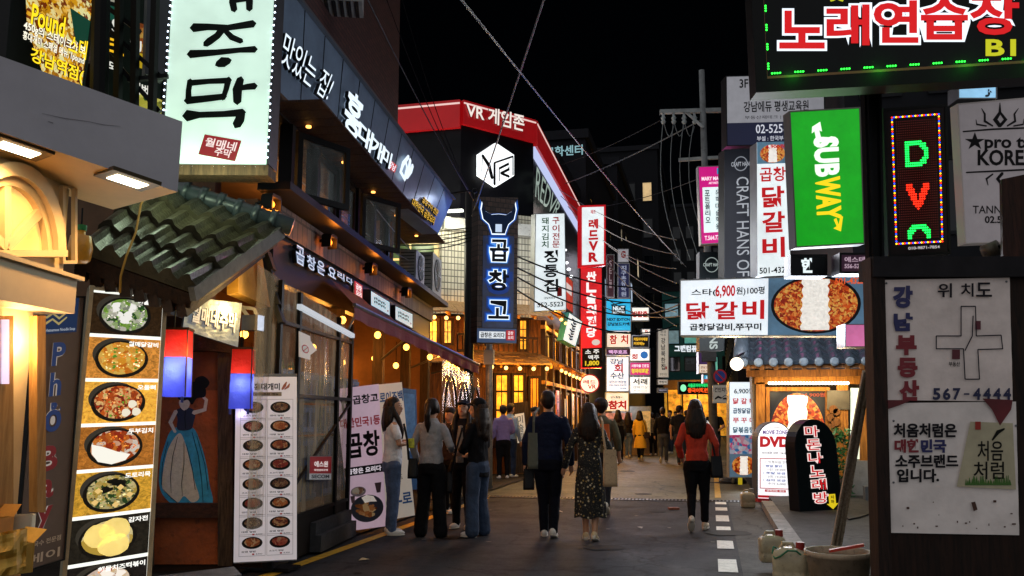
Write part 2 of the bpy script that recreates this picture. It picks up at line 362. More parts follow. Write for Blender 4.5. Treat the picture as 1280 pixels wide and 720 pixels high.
def lamp(p, e, c, r=.05, parent=None, spot=None, aim=None, name='lamp_glow'):
    l = bpy.data.lights.new(name, 'SPOT' if spot else 'POINT'); l.energy = e; l.color = col(c); l.shadow_soft_size = r
    if spot: l.spot_size = R(spot); l.spot_blend = .6
    o = bpy.data.objects.new(name, l); COL.objects.link(o); p = Vector(p)
    if spot: o.rotation_euler = (Vector(aim) - p).to_track_quat('-Z', 'Y').to_euler()
    if parent: o.parent = parent; o.location = p - wloc(parent)
    else: o.location = p
    return o
# ================================================================ SETTING
def asphalt(c, spec, seed, rough=.62):
    m, nt, b = newmat('asphalt'); b.inputs['Specular IOR Level'].default_value = .07; L = nt.links.new; tc = nt.nodes.new('ShaderNodeTexCoord')
    def N(s, d=6, r=.6):
        n = nt.nodes.new('ShaderNodeTexNoise'); n.noise_dimensions = '4D'; n.inputs['W'].default_value = seed; n.inputs['Scale'].default_value = s; n.inputs['Detail'].default_value = d; n.inputs['Roughness'].default_value = r
        L(tc.outputs['Object'], n.inputs['Vector']); return n.outputs['Fac']
    def ramp(f, p0, p1, a, c_):
        r = nt.nodes.new('ShaderNodeValToRGB'); e = r.color_ramp.elements; e[0].position = p0; e[1].position = p1; e[0].color = (*a, 1); e[1].color = (*c_, 1); L(f, r.inputs[0]); return r.outputs[0]
    def mixm(a, b_, f, mode='MULTIPLY'):
        x = nt.nodes.new('ShaderNodeMix'); x.data_type = 'RGBA'; x.blend_type = mode; x.inputs['Factor'].default_value = f; L(a, x.inputs['A']); L(b_, x.inputs['B']); return x.outputs['Result']
    c = col(c); k = ramp(N(.55, 4), .3, .7, [x * .62 for x in c], [x * 1.4 for x in c])
    k = mixm(k, ramp(N(160, 2), .35, .7, (.45,) * 3, (1.6 * spec,) * 3), .85)
    k = mixm(k, ramp(N(9, 9, .75), .35, .62, (.7,) * 3, (1.15,) * 3), 1)
    v = nt.nodes.new('ShaderNodeTexVoronoi'); v.feature = 'DISTANCE_TO_EDGE'; v.inputs['Scale'].default_value = .45
    nz = nt.nodes.new('ShaderNodeTexNoise'); nz.inputs['Scale'].default_value = 3; nz.inputs['Detail'].default_value = 8; L(tc.outputs['Object'], nz.inputs[0])
    ad = nt.nodes.new('ShaderNodeMix'); ad.data_type = 'RGBA'; ad.blend_type = 'LINEAR_LIGHT'; ad.inputs['Factor'].default_value = .25; L(tc.outputs['Object'], ad.inputs['A']); L(nz.outputs['Color'], ad.inputs['B']); L(ad.outputs['Result'], v.inputs['Vector'])
    k = mixm(k, ramp(v.outputs['Distance'], .004, .012, (.35,) * 3, (1,) * 3), .7)
    st = ramp(N(1.7, 3, .5), .62, .75, (1,) * 3, (.5,) * 3); k = mixm(k, st, .8)
    L(k, b.inputs['Base Color'])
    rr = nt.nodes.new('ShaderNodeMapRange'); rr.inputs[3].default_value = rough - .22; rr.inputs[4].default_value = rough + .18; L(N(2.5, 6), rr.inputs[0]); L(rr.outputs[0], b.inputs['Roughness'])
    bn = nt.nodes.new('ShaderNodeBump'); bn.inputs['Strength'].default_value = .55; bn.inputs['Distance'].default_value = .008; L(N(110, 3), bn.inputs['Height']); L(bn.outputs[0], b.inputs['Normal'])
    return m
def flat(name, x0, y0, x1, y1, z, m, kind='structure'):
    return tag(MB().add([(x0, y0, z), (x1, y0, z), (x1, y1, z), (x0, y1, z)], [(0, 1, 2, 3)]).build(name, m), kind=kind)
flat('ground', -150, -30, 150, 260, 0, asphalt('#2c2a29', 1, 3))
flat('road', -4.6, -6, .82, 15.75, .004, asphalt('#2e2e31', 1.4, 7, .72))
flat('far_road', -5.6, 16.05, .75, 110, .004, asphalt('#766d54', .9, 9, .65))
flat('gutter_strip', .24, -6, .74, 15.75, .008, asphalt('#474541', 1, 5, .7))
sw = MB().add([(.92, -6, .1), (9, -6, .1), (9, 17, .1), (.92, 17, .1), (.92, 17, 0), (.92, -6, 0)], [(0, 1, 2, 3), (5, 0, 3, 4)]).build('sidewalk', asphalt('#464542', 1, 12, .65)); tag(sw, kind='structure')
flat('left_pavement', -9, -6, -4.25, 22, .03, asphalt('#2a2826', .9, 2, .6))
km = mat('#7d7a74', .8, var=.35, vs=5, bump=.3, wear='#3b3935')
kb = MB(); y = -3.0
while y < 14.9: kb.box((.83, y + .495, .055), (.17, .98, .11)); y += 1.0
tag(kb.build('kerb', km), kind='structure')
ym = mat('#c9971c', .6, var=.35, vs=14, wear='#5a4a2a'); wm = mat('#d6d3c8', .6, var=.2, vs=12, wear='#77756f')
tag(flat('yellow_road_line', -4.05, -6, -3.92, 15.7, .009, ym), kind='structure')
tag(flat('yellow_kerb_line', .02, 16.6, .13, 34, .009, ym), kind='structure')
ds = MB()
for a, b in ((700, 716), (676.7, 686.7), (659, 667), (645, 652.5), (635, 639), (628, 631), (735, 760)):
    y0, y1 = gnd(900, b).y, gnd(900, a).y
    ds.add([(.02, y0, .01), (.2, y0, .01), (.2, y1, .01), (.02, y1, .01)], [(0, 1, 2, 3)])
tag(ds.build('white_road_dashes', wm), kind='structure')
# drain grating across the street
dr = root('drain_grating', (-1.9, 15.9, 0), 'long rusty steel drain grating running across the whole street', 'drain')
MB().box((-1.9, 15.9, -.02), (5.4, .3, .03)).build('channel', mat('#0a0a0a', .9), dr)
g = MB(); x = -4.55
while x < .75: g.box((x, 15.9, .004), (.028, .26, .02)); x += .062
g.box((-1.9, 15.765, .005), (5.4, .03, .024)); g.box((-1.9, 16.035, .005), (5.4, .03, .024)); g.build('grating', mat('#5b5650', .5, .7, var=.4, vs=12), dr)
tag(root('manhole_cover', (-4.5, 14.3, 0.03), 'round dark iron manhole cover at the left road edge near the grey pole', 'manhole'))
MB().lathe((-4.75, 15.1, .03), [(.32, 0), (.32, .012), (.28, .016), (.05, .016)], 24).build('lid', mat('#2b2927', .55, .6, var=.4, vs=20, bump=.5, bs=60), bpy.data.objects['manhole_cover'])

# ---------------------------------------------------------------- LEFT: dark restaurant building (angled facade)
P1 = Vector((-4.32, 7.54, 0)); DA = Vector((-.1256, .992, 0)).normalized(); NA = Vector((.992, .1256, 0)).normalized()
def fa(px, py, off=0.0): return onpl(px, py, P1 + NA * off, NA)
def fs(s, off=0.0, z=0.0): return P1 + DA * s + NA * off + Vector((0, 0, z))
def faq(x0, y0, x1, y1, off=0.0):      # rectangle on the facade: pixel x limits, heights in metres
    a = fa(x0, 400, off); b = fa(x1, 400, off); return Quad([(a.x, a.y, y0), (b.x, b.y, y0), (b.x, b.y, y1), (a.x, a.y, y1)])
def fsq(s0, s1, z1, z0, off=0.0): return Quad([fs(s0, off, z1), fs(s1, off, z1), fs(s1, off, z0), fs(s0, off, z0)])
DW = wood('#3a2a1e', '#120d0a', 5); WW = wood('#6b4426', '#23140a', 6)
S0 = .75
B1 = root('restaurant_building', fs(4.5, -2), 'dark two storey restaurant building with black ledge and brick upper wall', 'building')
mb = MB()
mb.slab(fsq(S0, 9.6, 3.62, 0, -3.2), -.2, 0); mb.slab(fsq(S0, 6.2, 4.8, 3.72, -3.2), -.2, 0); mb.slab(fsq(S0, 9.6, 3.72, 3.62, -3.19), 0, 3.0)     # back wall, mid floor
mb.slab(fsq(S0, 6.2, 4.9, 4.8, -3.2), 0, 3.2); mb.slab(Quad([fs(6.2, -3.2, 4.8), fs(6.2, 0, 4.8), fs(6.2, 0, 3.72), fs(6.2, -3.2, 3.72)]), 0, .15)
mb.slab(Quad([fs(9.6, -3.2, 3.62), fs(9.6, 0, 3.62), fs(9.6, 0, 0), fs(9.6, -3.2, 0)]), 0, .15)
mb.slab(Quad([fs(S0, -3.2, 4.8), fs(S0, -.6, 4.8), fs(S0, -.6, 0), fs(S0, -3.2, 0)]), 0, .15)
mb.build('wall', mat('#5e4229', .75, var=.4, vs=2), B1)
MB().slab(fsq(S0, 9.62, 3.62, 2.86, 0), -.12, 0).build('sign_band', mat('#131316', .45, var=.4, vs=3), B1)
MB().slab(fsq(S0, 9.62, 3.66, 3.36, .0), .002, .05).build('stone_strip', tiles('#5a4c42', '#0c0a09', .16, .3, var=.45, off=.3, plane='y', ms=.06), B1)
MB().slab(fsq(S0 - .5, 9.75, 3.76, 3.68, .0), 0.0, .34).build('ledge', BLACK, B1)
MB().slab(fsq(S0, 6.25, 4.86, 4.66, 0), -.1, .0).build('beam', BLACK, B1)
sf = MB()
for i in range(28): sf.slab(fsq(.5 + i * .27, .755 + i * .27, 4.70, 4.68, -.6), 0, 1.15)
sf.build('soffit', wood('#4c3120', '#1d120b', 5), B1)
MB().slab(fsq(S0, 7.2, 11, 5.3, -.2), -3, 0).build('brick_wall', tiles('#4a2b24', '#191210', .22, .07, var=.3, plane='xz'), B1)
MB().slab(fsq(S0, 7.25, 5.36, 5.28, -.2), .003, .06).build('cornice', mat('#3a241f', .7, var=.3), B1)
# second-floor window frames, some sashes swung open
wi = MB()
for i in range(7):
    s = .2 + i * .92; wi.slab(fsq(s, s + .1, 4.66, 3.76, 0), -.12, .03)
wi.slab(fsq(S0, 6.25, 3.84, 3.765, 0), -.1, .02); wi.pieces('window_post', BLACK, B1)
room = mat('#6b5030', .8, var=.35, vs=3)
for i in range(1, 6):
    s = .25 + i * .92
    if i in (1, 4):   # open sash
        a = R(30); d = DA * math.cos(a) + NA * math.sin(a); o_ = fs(s + (.1), .03)
        q = Quad([o_ + Vector((0, 0, 4.62)), o_ + d * .8 + Vector((0, 0, 4.62)), o_ + d * .8 + Vector((0, 0, 3.86)), o_ + Vector((0, 0, 3.86))])
    else: q = fsq(s + .06, s + .86, 4.64, 3.85, -.03)
    w = MB().frame(q, .07, -.025, .025).build('window', BLACK, B1); MB().sheet(q.sub(.06, .06, .94, .94)).build('pane', film((.5, .6, .6), .18, .05), w)
bk = MB()
for i in range(1, 6):
    s = -.6 + i * 1.1
    if i % 3 != 2: bk.slab(fsq(s, s + .45, 4.5, 4.0, -2.2), 0, .04)
bk.pieces('menu_board', backlit('#c99a2e', .5, .6, 6), B1)
for s in (1.4, 2.9, 4.3, 5.7): lamp(fs(s, -1.3, 4.5), 16, '#ffb45a', .06, B1)
# ceiling lamps under the soffit
for s in (1.2, 2.6, 4.1, 5.6, 7.2):
    k = fs(s, .18, 4.66); MB().lathe(k, [(.03, -.02), (.03, 0)], 10).build('soffit_lamp', E('#ffb050', 4), B1)
# ground floor: posts, back bar, bulbs
po = MB()
for s in (.8, 3.3, 5.6, 7.6, 9.4): po.slab(fsq(s, s + .16, 2.86, 0.02, 0), -.16, 0)
po.pieces('post', DW, B1)
ins = MB()
for i in range(2, 22): ins.slab(fsq(-.0 + i * .43, .4 + i * .43, 2.8, .03, -3.0), -.03, 0)
ins.build('wainscot', WW, B1)
sh = MB()
for z in (1.2, 1.7, 2.2): sh.slab(fsq(3.4, 9.3, z + .03, z, -2.8), 0, .28)
sh.pieces('shelf', wood('#8a5a2c', '#3a210e'), B1)
bo = MB(); rr = random.Random(4)
for z in (1.23, 1.73, 2.23):
    s = 3.5
    while s < 9.2:
        k = fs(s, -2.65, z); h = rr.uniform(.18, .3); bo.lathe(k, [(.04, 0), (.04, h * .6), (.015, h * .8), (.015, h)], 7); s += rr.uniform(.12, .3)
bo.build('bottles', mat('#2f5a2c', .2, var=.5, vs=8), B1)['kind'] = 'stuff'
for s, z, o in ((1.9, 2.4, -.5), (3.0, 2.5, -1.2), (4.2, 2.45, -.3), (5.2, 2.5, -1.0), (6.3, 2.4, -.3), (7.2, 2.5, -1.3), (8.3, 2.4, -.4), (8.9, 2.5, -1.6)):
    b = MB(); k = fs(s, o, z); b.ball(k, .055, 10, 8); bulb = b.build('bulb', E('#ffb347', 7), B1, True); MB().tube([k + Vector((0, 0, .05)), Vector((k.x, k.y, 2.85))], .008, 5).build('flex', BLACK, bulb)
    lamp(k - Vector((0, 0, .08)), 22, '#ff9a3c', .06, B1)
# warm wall lamps shining down on the stone strip
for px in (335, 410, 463, 508):
    k = fa(px, 300, .15); k.z = 3.52
    sp = root('wall_spotlight', k, 'x', 'lamp', 'orange spotlights along the stone strip under the black ledge')
    sp['label'] = 'small orange wall spotlight on the stone strip, %s' % {335: 'nearest the tiled shed roof', 410: 'above the channel letter sign', 463: 'above the handwritten white signs', 508: 'at the far end by the air conditioner'}[px]
    MB().bar(k + NA * -.14, k + Vector((0, 0, .05)), .03).build('bracket', BLACK, sp)
    MB().box(k + NA * .02 + Vector((0, 0, .07)), (.12, .16, .035)).box(k + NA * .02 + Vector((0, .09, 0)), (.12, .02, .14)).box(k + NA * .02 + Vector((0, -.09, 0)), (.12, .02, .14)).build('hood', BLACK, sp)
    MB().ball(k + Vector((0, 0, .0)), (.05, .06, .045), 10, 6).build('bulb', E('#ff7a1a', 9), sp, True)
    lamp(k + NA * .1, 7, '#ff8a2a', .05, sp)

# ---------------------------------------------------------------- LEFT: game arcade building with red band
B2 = root('arcade_building', at(575, 600, 26), 'dark corner building with red lit band and white cube emblem', 'building')
zt = 9.75
a0, a1, a2, a3 = at(430, 300, 23.2), at(575, 300, 22.4), at(667, 300, 24.0), at(724, 300, 34.5)
def vq(a, b, z1, z0): return Quad([(a.x, a.y, z1), (b.x, b.y, z1), (b.x, b.y, z0), (a.x, a.y, z0)])
RED = mat('#a30d16', .45, es=.22, ec='#d01018', var=.15, vs=1)
rb = MB(); bl = MB(); st = MB()
for a, b, dz in ((a0, a1, .76), (a1, a2, .66), (a2, a3, .75)):
    q = vq(a, b, zt, zt - dz); rb.slab(q, -.1, .12); st.slab(q.sub(0, .1, 1, .16), .121, .135)
    bl.slab(vq(a, b, zt - dz, 6.6), -.1, 0)
for a, b in ((a0, a1), (a1, a2)): pass
rb.build('red_band', RED, B2); st.build('light_strip', E('#ffd9d2', .9), B2)
bl.build('wall', mat('#0d0d12', .4, var=.5, vs=1.5), B2)
q3 = vq(a2, a3, zt - .75, 6.2)
MB().slab(q3.sub(0, 0, 1, .12), .002, .05).build('side_light_strip', E('#c9d4ff', .9), B2)
lw = MB(); lw.slab(vq(a2, a3, 6.6, 0), -.1, -.01); lw.build('side_wall', mat('#3a2c36', .6, var=.3), B2)
MB().slab(vq(a0, a3, 10.2, 9.76), -6, -.6).build('roof_block', BLACK, B2)
mb = MB(); mb.slab(vq(at(440, 300, 24.0), at(655, 300, 24.2), 7.0, 0), -.3, 0); mb.build('rear_wall', mat('#3c3a34', .7, var=.3), B2)
# lower white-tiled storey
f0, f1, f2 = at(470, 300, 22.9), at(553, 300, 22.6), at(668, 300, 23.7)
MB().slab(vq(f0, f1, 6.9, 4.1), -.1, 0).slab(vq(f1, f2, 6.9, 4.1), -.1, 0).build('tiled_wall', tiles('#b8b29c', '#57544b', .13, .17, var=.15, off=.0, plane='xz', ms=.05), B2)
MB().slab(vq(f0, f1, 6.62, 6.3), .002, .22).slab(vq(f1, f2, 6.62, 6.3), .002, .22).build('cornice', mat('#b5b4ac', .6, var=.12, wear='#6a6862'), B2)
wq = Q(486, 300, 549, 352, 22.5, 22.4)
w = MB().frame(wq, .12, -.05, .1).slab(wq.sub(.42, 0, .46, 1), -.05, .09).build('window', mat('#8d7a50', .5, var=.2), B2)
MB().sheet(wq.sub(.02, .02, .98, .98), .02).build('pane', mat('#24301f', .15, es=.22, ec='#8fa06a', var=.8, vs=1.4), w)
MB().slab(wq.sub(.0, .45, .5, .5), .03, .04).slab(wq.sub(.5, .5, .9, .53), .03, .04).build('lit_strip', E('#ffd27a', 1.4), w)
MB().slab(wq.sub(.5, .62, .95, .96), .03, .04).build('lit_panel', E('#b9d0b4', .55), w)
q = Q(668, 0, 700, 60, 24.0, 27.5); 
for x0, x1, y0, y1 in ((672, 682, 330, 380), (700, 716, 300, 330)): pass
lamp(at(515, 285, 21.6), 160, '#f2f0d0', .3, B2); lamp(at(575, 280, 21.5), 120, '#f2f0e0', .3, B2)  # lamps and glowing bars added to brighten the tiled storey
dn = MB()
for px, py in ((500, 262), (625, 272), (560, 264)): dn.box(at(px, py, 22.3), (.8, .12, .06))
dn.pieces('glow_bar', E('#f4f6e8', 3), B2)
# right-hand dark tile strip with tiny signs by the blue sign
# ---------------------------------------------------------------- LEFT: wooden lit restaurant with string bulbs
OW = wood('#b06a22', '#4a240a', 4); OW2 = wood('#c98a35', '#7a4512', 5); DKW = wood('#3b2210', '#150b05', 4)
B3 = root('wooden_pub', at(640, 600, 24), 'glowing two storey wooden pub with eaves strung with warm bulbs', 'building')
g0, g1, g2 = at(505, 500, 22.0), at(676, 500, 23.3), at(733, 500, 34)
wall = MB()
def planks(mb, a, b, z1, z0, n, th=.05):
    for i in range(n):
        u0, u1 = i / n, (i + .94) / n; mb.slab(vq(a.lerp(b, u0), a.lerp(b, u1), z1, z0), -th, .0)
planks(wall, g0, g1, 4.0, 0, 34); planks(wall, g1, g2, 4.0, 0, 46); wall.build('wall', wood('#86501c', '#351a08', 4), B3)
for i in range(9):
    k = g1.lerp(g2, .01 + i * .122); MB().box((k.x + .05, k.y, 2.0), (.16, .14, 4.0)).build('post', DKW, B3)
for z in (2.35, 2.86, 3.82): MB().bar((g1.x + .06, g1.y, z), (g2.x + .06, g2.y, z), .12, .1).build('beam', OW2, B3)
# windows and doors with lit panes
LIT = backlit('#ffb02e', .95, .85, 4); LIT2 = backlit('#ffc75a', .85, .8, 6)
n_ = (g1 - g0); 
def pwin(x0, y0, x1, y1, dl, dr, cols, rows, m=None, off=.03):
    q = Q(x0, y0, x1, y1, dl, dr).shift(off); w = MB().frame(q, .07, -.02, .05)
    for i in range(1, cols): w.slab(q.sub(i / cols - .012, .03, i / cols + .012, .97), -.02, .035)
    for j in range(1, rows): w.slab(q.sub(.03, j / rows - .012, .97, j / rows + .012), -.02, .03)
    w = w.build('window', DKW, B3); MB().sheet(q.sub(.03, .02, .97, .98), .004).build('pane', m or LIT, w); return w
pwin(616, 466, 636, 560, 22.75, 22.95, 2, 4); pwin(638, 466, 656, 560, 22.97, 23.15, 2, 4)
pwin(522, 398, 548, 432, 21.95, 22.2, 3, 2, LIT2); pwin(551, 398, 566, 432, 22.2, 22.35, 2, 2, LIT2); pwin(586, 405, 612, 432, 22.4, 22.65, 3, 2); pwin(646, 398, 660, 440, 23.0, 23.1, 2, 3)
pwin(659, 470, 675, 560, 23.15, 23.3, 3, 1, backlit('#f08a1c', .8, .6, 2))
sd = [(695, 503), (704, 545), (713, 540), (722, 540), (731, 540)]
def side(u): return g1.lerp(g2, u)
for i in range(6):
    u0, u1 = .03 + i * .16, .16 + i * .16; q = vq(side(u0), side(u1), 3.7, 2.95).shift(.03)
    w = MB().frame(q, .07, -.02, .05).slab(q.sub(.32, 0, .35, 1), 0, .04).slab(q.sub(.65, 0, .68, 1), 0, .04).build('window', DKW, B3); MB().sheet(q.sub(.02, .03, .98, .97), .004).build('pane', LIT if i % 2 else LIT2, w)
    q = vq(side(u0), side(u1), 2.2, .5).shift(.03); w = MB().frame(q, .07, -.02, .05).slab(q.sub(.48, 0, .52, 1), 0, .04).build('window', DKW, B3); MB().sheet(q.sub(.02, .02, .98, .98), .004).build('pane', backlit('#f5a02a', .8, .7, 1.5), w)
# eaves: lower and upper, shingled, with rafters
SHG = mat('#80603a', .85, var=.5, vs=18, bump=.8, bs=30)
def eave(a, b, z, out, drop, name='eave', rows=3):
    t = (b - a); t.z = 0; n = t.cross(Vector((0, 0, 1))).normalized(); mb = MB(); L_ = t.length; k = max(6, int(L_ / .22))
    rnd = random.Random(int(L_ * 100))
    for j in range(rows):
        for i in range(k):
            u0, u1 = i / k, (i + .96) / k; o0 = out * j / rows; o1 = out * (j + 1.12) / rows; z0 = z - drop * j / rows + .02 * rnd.random(); z1 = z - drop * (j + 1.12) / rows + .03 * rnd.random()
            p = [a.lerp(b, u0) + n * o0, a.lerp(b, u1) + n * o0, a.lerp(b, u1) + n * o1, a.lerp(b, u0) + n * o1]
            zz = [z0, z0, z1, z1]; vs = [Vector((v.x, v.y, w)) for v, w in zip(p, zz)]; mb.add(vs + [v + Vector((0, 0, .035)) for v in vs], [(0, 1, 2, 3), (7, 6, 5, 4), (4, 5, 1, 0), (5, 6, 2, 1), (6, 7, 3, 2), (7, 4, 0, 3)])
    mb.build(name, SHG, B3); rf = MB()
    for i in range(k // 2 + 1):
        p = a.lerp(b, i / (k // 2)); rf.bar((p.x, p.y, z - .04), (p + n * out * .98).to_tuple()[:2] + (z - drop - .04,), .06, .08)
    rf.pieces('rafter', OW2, B3)
eave(g0, g1, 3.05, .75, .3); eave(g1, g2, 3.05, .45, .22)
eave(g0, g1, 4.35, .8, .35); eave(g1, g2, 4.5, .45, .25); 
for u in (.05, .25, .5, .8): k = side(u); lamp(Vector((k.x + .3, k.y - .1, 3.9)), 45, '#ffb848', .1, B3)
rl = MB(); p0, p1 = at(572, 430, 21.4), at(672, 430, 22.7)
for z in (3.45, 3.05): rl.bar((p0.x, p0.y, z), (p1.x, p1.y, z), .06)
for i in range(17): k = p0.lerp(p1, i / 16); rl.bar((k.x, k.y, 3.05), (k.x, k.y, 3.45), .035)
rl.build('balcony_rail', DKW, B3)
for u in (.06, .3, .55, .8): lamp(side(u) + Vector((.5, -.1, 2.45 - side(u).z)), 50, '#ffae3c', .1, B3)
for x, y in ((540, 405), (600, 420), (640, 452), (672, 455)): lamp(at(x, y, 21.7), 55, '#ffae3c', .1, B3)
for i, (u0, u1, z1, z0, c_) in enumerate(((.02, .06, 2.1, 1.3, '#d8c49a'), (.19, .24, 2.2, 1.2, '#c8452a'), (.36, .40, 2.0, 1.1, '#e6dcc0'), (.52, .56, 2.2, 1.2, '#d8a83a'))):
    q = vq(side(u0), side(u1), z1, z0).shift(.12); pn = MB().slab(q, -.02, 0).build('poster', backlit(c_, .35, .3, 6), B3); mb = MB(); vput(mb, q, ('안주', '주막', '술집', '전')[i], .25, .1, .75, .9, .004, .03); mb.build('lettering', ink('#2a1408'), pn)
def bulbs(name, label, pts, n, sag, rad=.038, es=5, e_each=0):
    r_ = root(name, pts[0], label, 'string lights', 'bulb strings on the wooden pub'); w = []; seg = len(pts) - 1
    for k in range(seg):
        for i in range(13):
            u = i / 12; p = Vector(pts[k]).lerp(Vector(pts[k + 1]), u); p.z -= sag * 4 * u * (1 - u); w.append(p)
    MB().tube(w, .008, 4).build('flex', BLACK, r_)
    for i in range(n):
        k = (i + .5) / n * (len(w) - 1); p = w[int(k)].lerp(w[min(int(k) + 1, len(w) - 1)], k - int(k)) - Vector((0, 0, .06)); MB().ball(p, rad, 8, 6).build('bulb', E('#ffc163', es), r_, True)
    return r_
for y_, e_ in ((22, 60), (29, 90), (38, 120)): lamp((-3.6, y_, 2.7), e_, '#ffc860', .15, B3)  # unseen warm lamps added to brighten the far road
n1 = (g2 - g1).cross(Vector((0, 0, 1))).normalized()
e0 = g1 + n1 * .5; e1 = g2 + n1 * .5; h0 = g1 + n1 * .5; h1 = g2 + n1 * .5
bulbs('string_lights', 'warm bulb string along the lower side eave of the wooden pub', [(e0.x, e0.y, 2.74), (e1.x, e1.y, 2.74)], 13, .05, .045)
bulbs('string_lights', 'warm bulb string along the upper side eave of the wooden pub', [(h0.x, h0.y, 4.12), (h1.x, h1.y, 4.12)], 12, .05, .045)
m0 = at(606, 456, 21.7); m1 = at(692, 456, 22.7)
bulbs('string_lights', 'warm bulb string under the front eave above the wooden pub doors', [(m0.x, m0.y, 2.74), (m1.x, m1.y, 2.74)], 5, .03, .05)
m0 = at(520, 402, 21.2); m1 = at(580, 402, 21.8)
bulbs('string_lights', 'short warm bulb string under the upper left eave of the pub', [(m0.x, m0.y, 3.95), (m1.x, m1.y, 3.95)], 4, .03, .05)

# ---------------------------------------------------------------- far buildings
def block(name, label, x0, x1, y0, y1, h, m, win=(), cat='building'):
    r_ = root(name, ((x0 + x1) / 2, (y0 + y1) / 2, 0), label, cat); mb = MB(); mb.box(((x0 + x1) / 2, (y0 + y1) / 2, h / 2), (x1 - x0, y1 - y0, h)); mb.build('wall', m, r_)
    MB().box(((x0 + x1) / 2, (y0 + y1) / 2, h + .2), (x1 - x0 + .3, y1 - y0 + .3, .4)).build('parapet', mat('#15161c', .7, var=.3), r_)
    return r_
def windows(r_, q, nx, ny, lit, seed, name='window', cols=('#ffd89a', '#cfe4ff', '#ffe9c0'), es=.5, fx=.62, fy=.55):
    rnd = random.Random(seed)
    for j in range(ny):
        for i in range(nx):
            s = q.sub((i + .5 - fx / 2) / nx, (j + .5 - fy / 2) / ny, (i + .5 + fx / 2) / nx, (j + .5 + fy / 2) / ny)
            w = MB().frame(s, .07, .002, .06).build(name, DARKM, r_); m = backlit(rnd.choice(cols), es * rnd.uniform(.4, 1.2), .3) if rnd.random() < lit else GLASS
            MB().sheet(s.sub(.03, .03, .97, .97), .012).build('pane', m, w)
DKB = mat('#0f1016', .7, var=.3, vs=.6)
b = block('street_building', 'narrow dark building with blue roof letters behind the red banner', -8.5, -4.85, 36, 47, 13.2, mat('#15151c', .7, var=.4, vs=.7))
sq = Quad([(-8.3, 36, 13.0), (-4.9, 36, 13.0), (-4.9, 36, 12.4), (-8.3, 36, 12.4)]); k = MB(); put(k, sq, '무평교화센터', .25, .1, .98, .85, .03, .02, .03); k.build('roof_lettering', E('#9fd0d8', .7), b)
windows(b, Quad([(-4.85, 36.3, 11.5), (-4.85, 46.5, 11.5), (-4.85, 46.5, 3.4), (-4.85, 36.3, 3.4)]), 4, 3, .2, 5)
b = block('street_building', 'dim grey building behind the stacked tuna restaurant signs', -9, -4.7, 48, 66, 15.5, DKB)
windows(b, Quad([(-4.7, 48.3, 13), (-4.7, 65.5, 13), (-4.7, 65.5, 3), (-4.7, 48.3, 3)]), 6, 4, .25, 6)
b = block('street_building', 'dark tall block closing the left end of the alley', -11, -3.6, 70, 92, 23, mat('#0b0c12', .7, var=.3))
windows(b, Quad([(-10.5, 70, 21), (-3.8, 70, 21), (-3.8, 70, 6), (-10.5, 70, 6)]), 5, 5, .12, 8, es=.35)
b = block('street_building', 'broad dark tower far beyond the end of the street', -7, 10, 120, 140, 30, mat('#08090d', .7, var=.3))
windows(b, Quad([(-6.5, 120, 28), (9.5, 120, 28), (9.5, 120, 6), (-6.5, 120, 6)]), 9, 7, .1, 9, es=.3)
b = block('street_building', 'teal lit glass corner building at the end of the street', -3.4, 2.2, 68, 84, 11, mat('#16302f', .5, es=.035, ec='#2c8f8a', var=.6, vs=.5))
sq = Quad([(-3.4, 68, 10.6), (2.2, 68, 10.6), (2.2, 68, 4.4), (-3.4, 68, 4.4)]); windows(b, sq, 4, 3, .6, 12, cols=('#6fd0c8', '#bfe8d8', '#8fb8c8'), es=.4, fx=.8)
MB().slab(Quad([(-3.4, 68, 3.6), (2.2, 68, 3.6), (2.2, 68, .1), (-3.4, 68, .1)]), .0, .1).build('shop_front', backlit('#e0a030', .5, .95, 2.2), b)
MB().slab(Quad([(-3.4, 68, 4.2), (2.2, 68, 4.2), (2.2, 68, 3.5), (-3.4, 68, 3.5)]), .0, .9).build('canopy', mat('#6b4a18', .6, var=.3), b)
for i in range(5): MB().slab(Quad([(-3.2 + i * 1.1, 67.8, 3.4), (-3.1 + i * 1.1, 67.8, 3.4), (-3.1 + i * 1.1, 67.8, .1), (-3.2 + i * 1.1, 67.8, .1)]), 0, .1).build('shop_post', DKW, b)
lamp((-1, 66, 3.2), 260, '#ffc25a', .3, b)
# right side
RB = block('street_building', 'dark wide building behind the green vertical sign on the right', 2.75, 12, 17.6, 36, 13.5, mat('#0d0e13', .7, var=.4, vs=.6))
windows(RB, Quad([(2.8, 17.6, 12.5), (9, 17.6, 12.5), (9, 17.6, 4.2), (2.8, 17.6, 4.2)]), 5, 3, .45, 21, cols=('#cfe3ff', '#e8efdf', '#9fc4ef'), es=.5)
RB2 = block('street_building', 'dark building lining the far right side of the street', 1.15, 12, 38, 66, 11, DKB)
windows(RB2, Quad([(1.15, 65.5, 9.5), (1.15, 38.3, 9.5), (1.15, 38.3, 3.2), (1.15, 65.5, 3.2)]), 9, 3, .3, 22)
MB().slab(Quad([(1.15, 65.5, 2.8), (1.15, 38.3, 2.8), (1.15, 38.3, .1), (1.15, 65.5, .1)]), 0, .08).build('shop_front', backlit('#b98a3a', .35, .8, .8), RB2)
LB = block('street_building', 'grey plaster building right behind the wooden pub', -9, -5.2, 30.5, 35.6, 10.5, mat('#17171d', .7, var=.3, vs=.7))
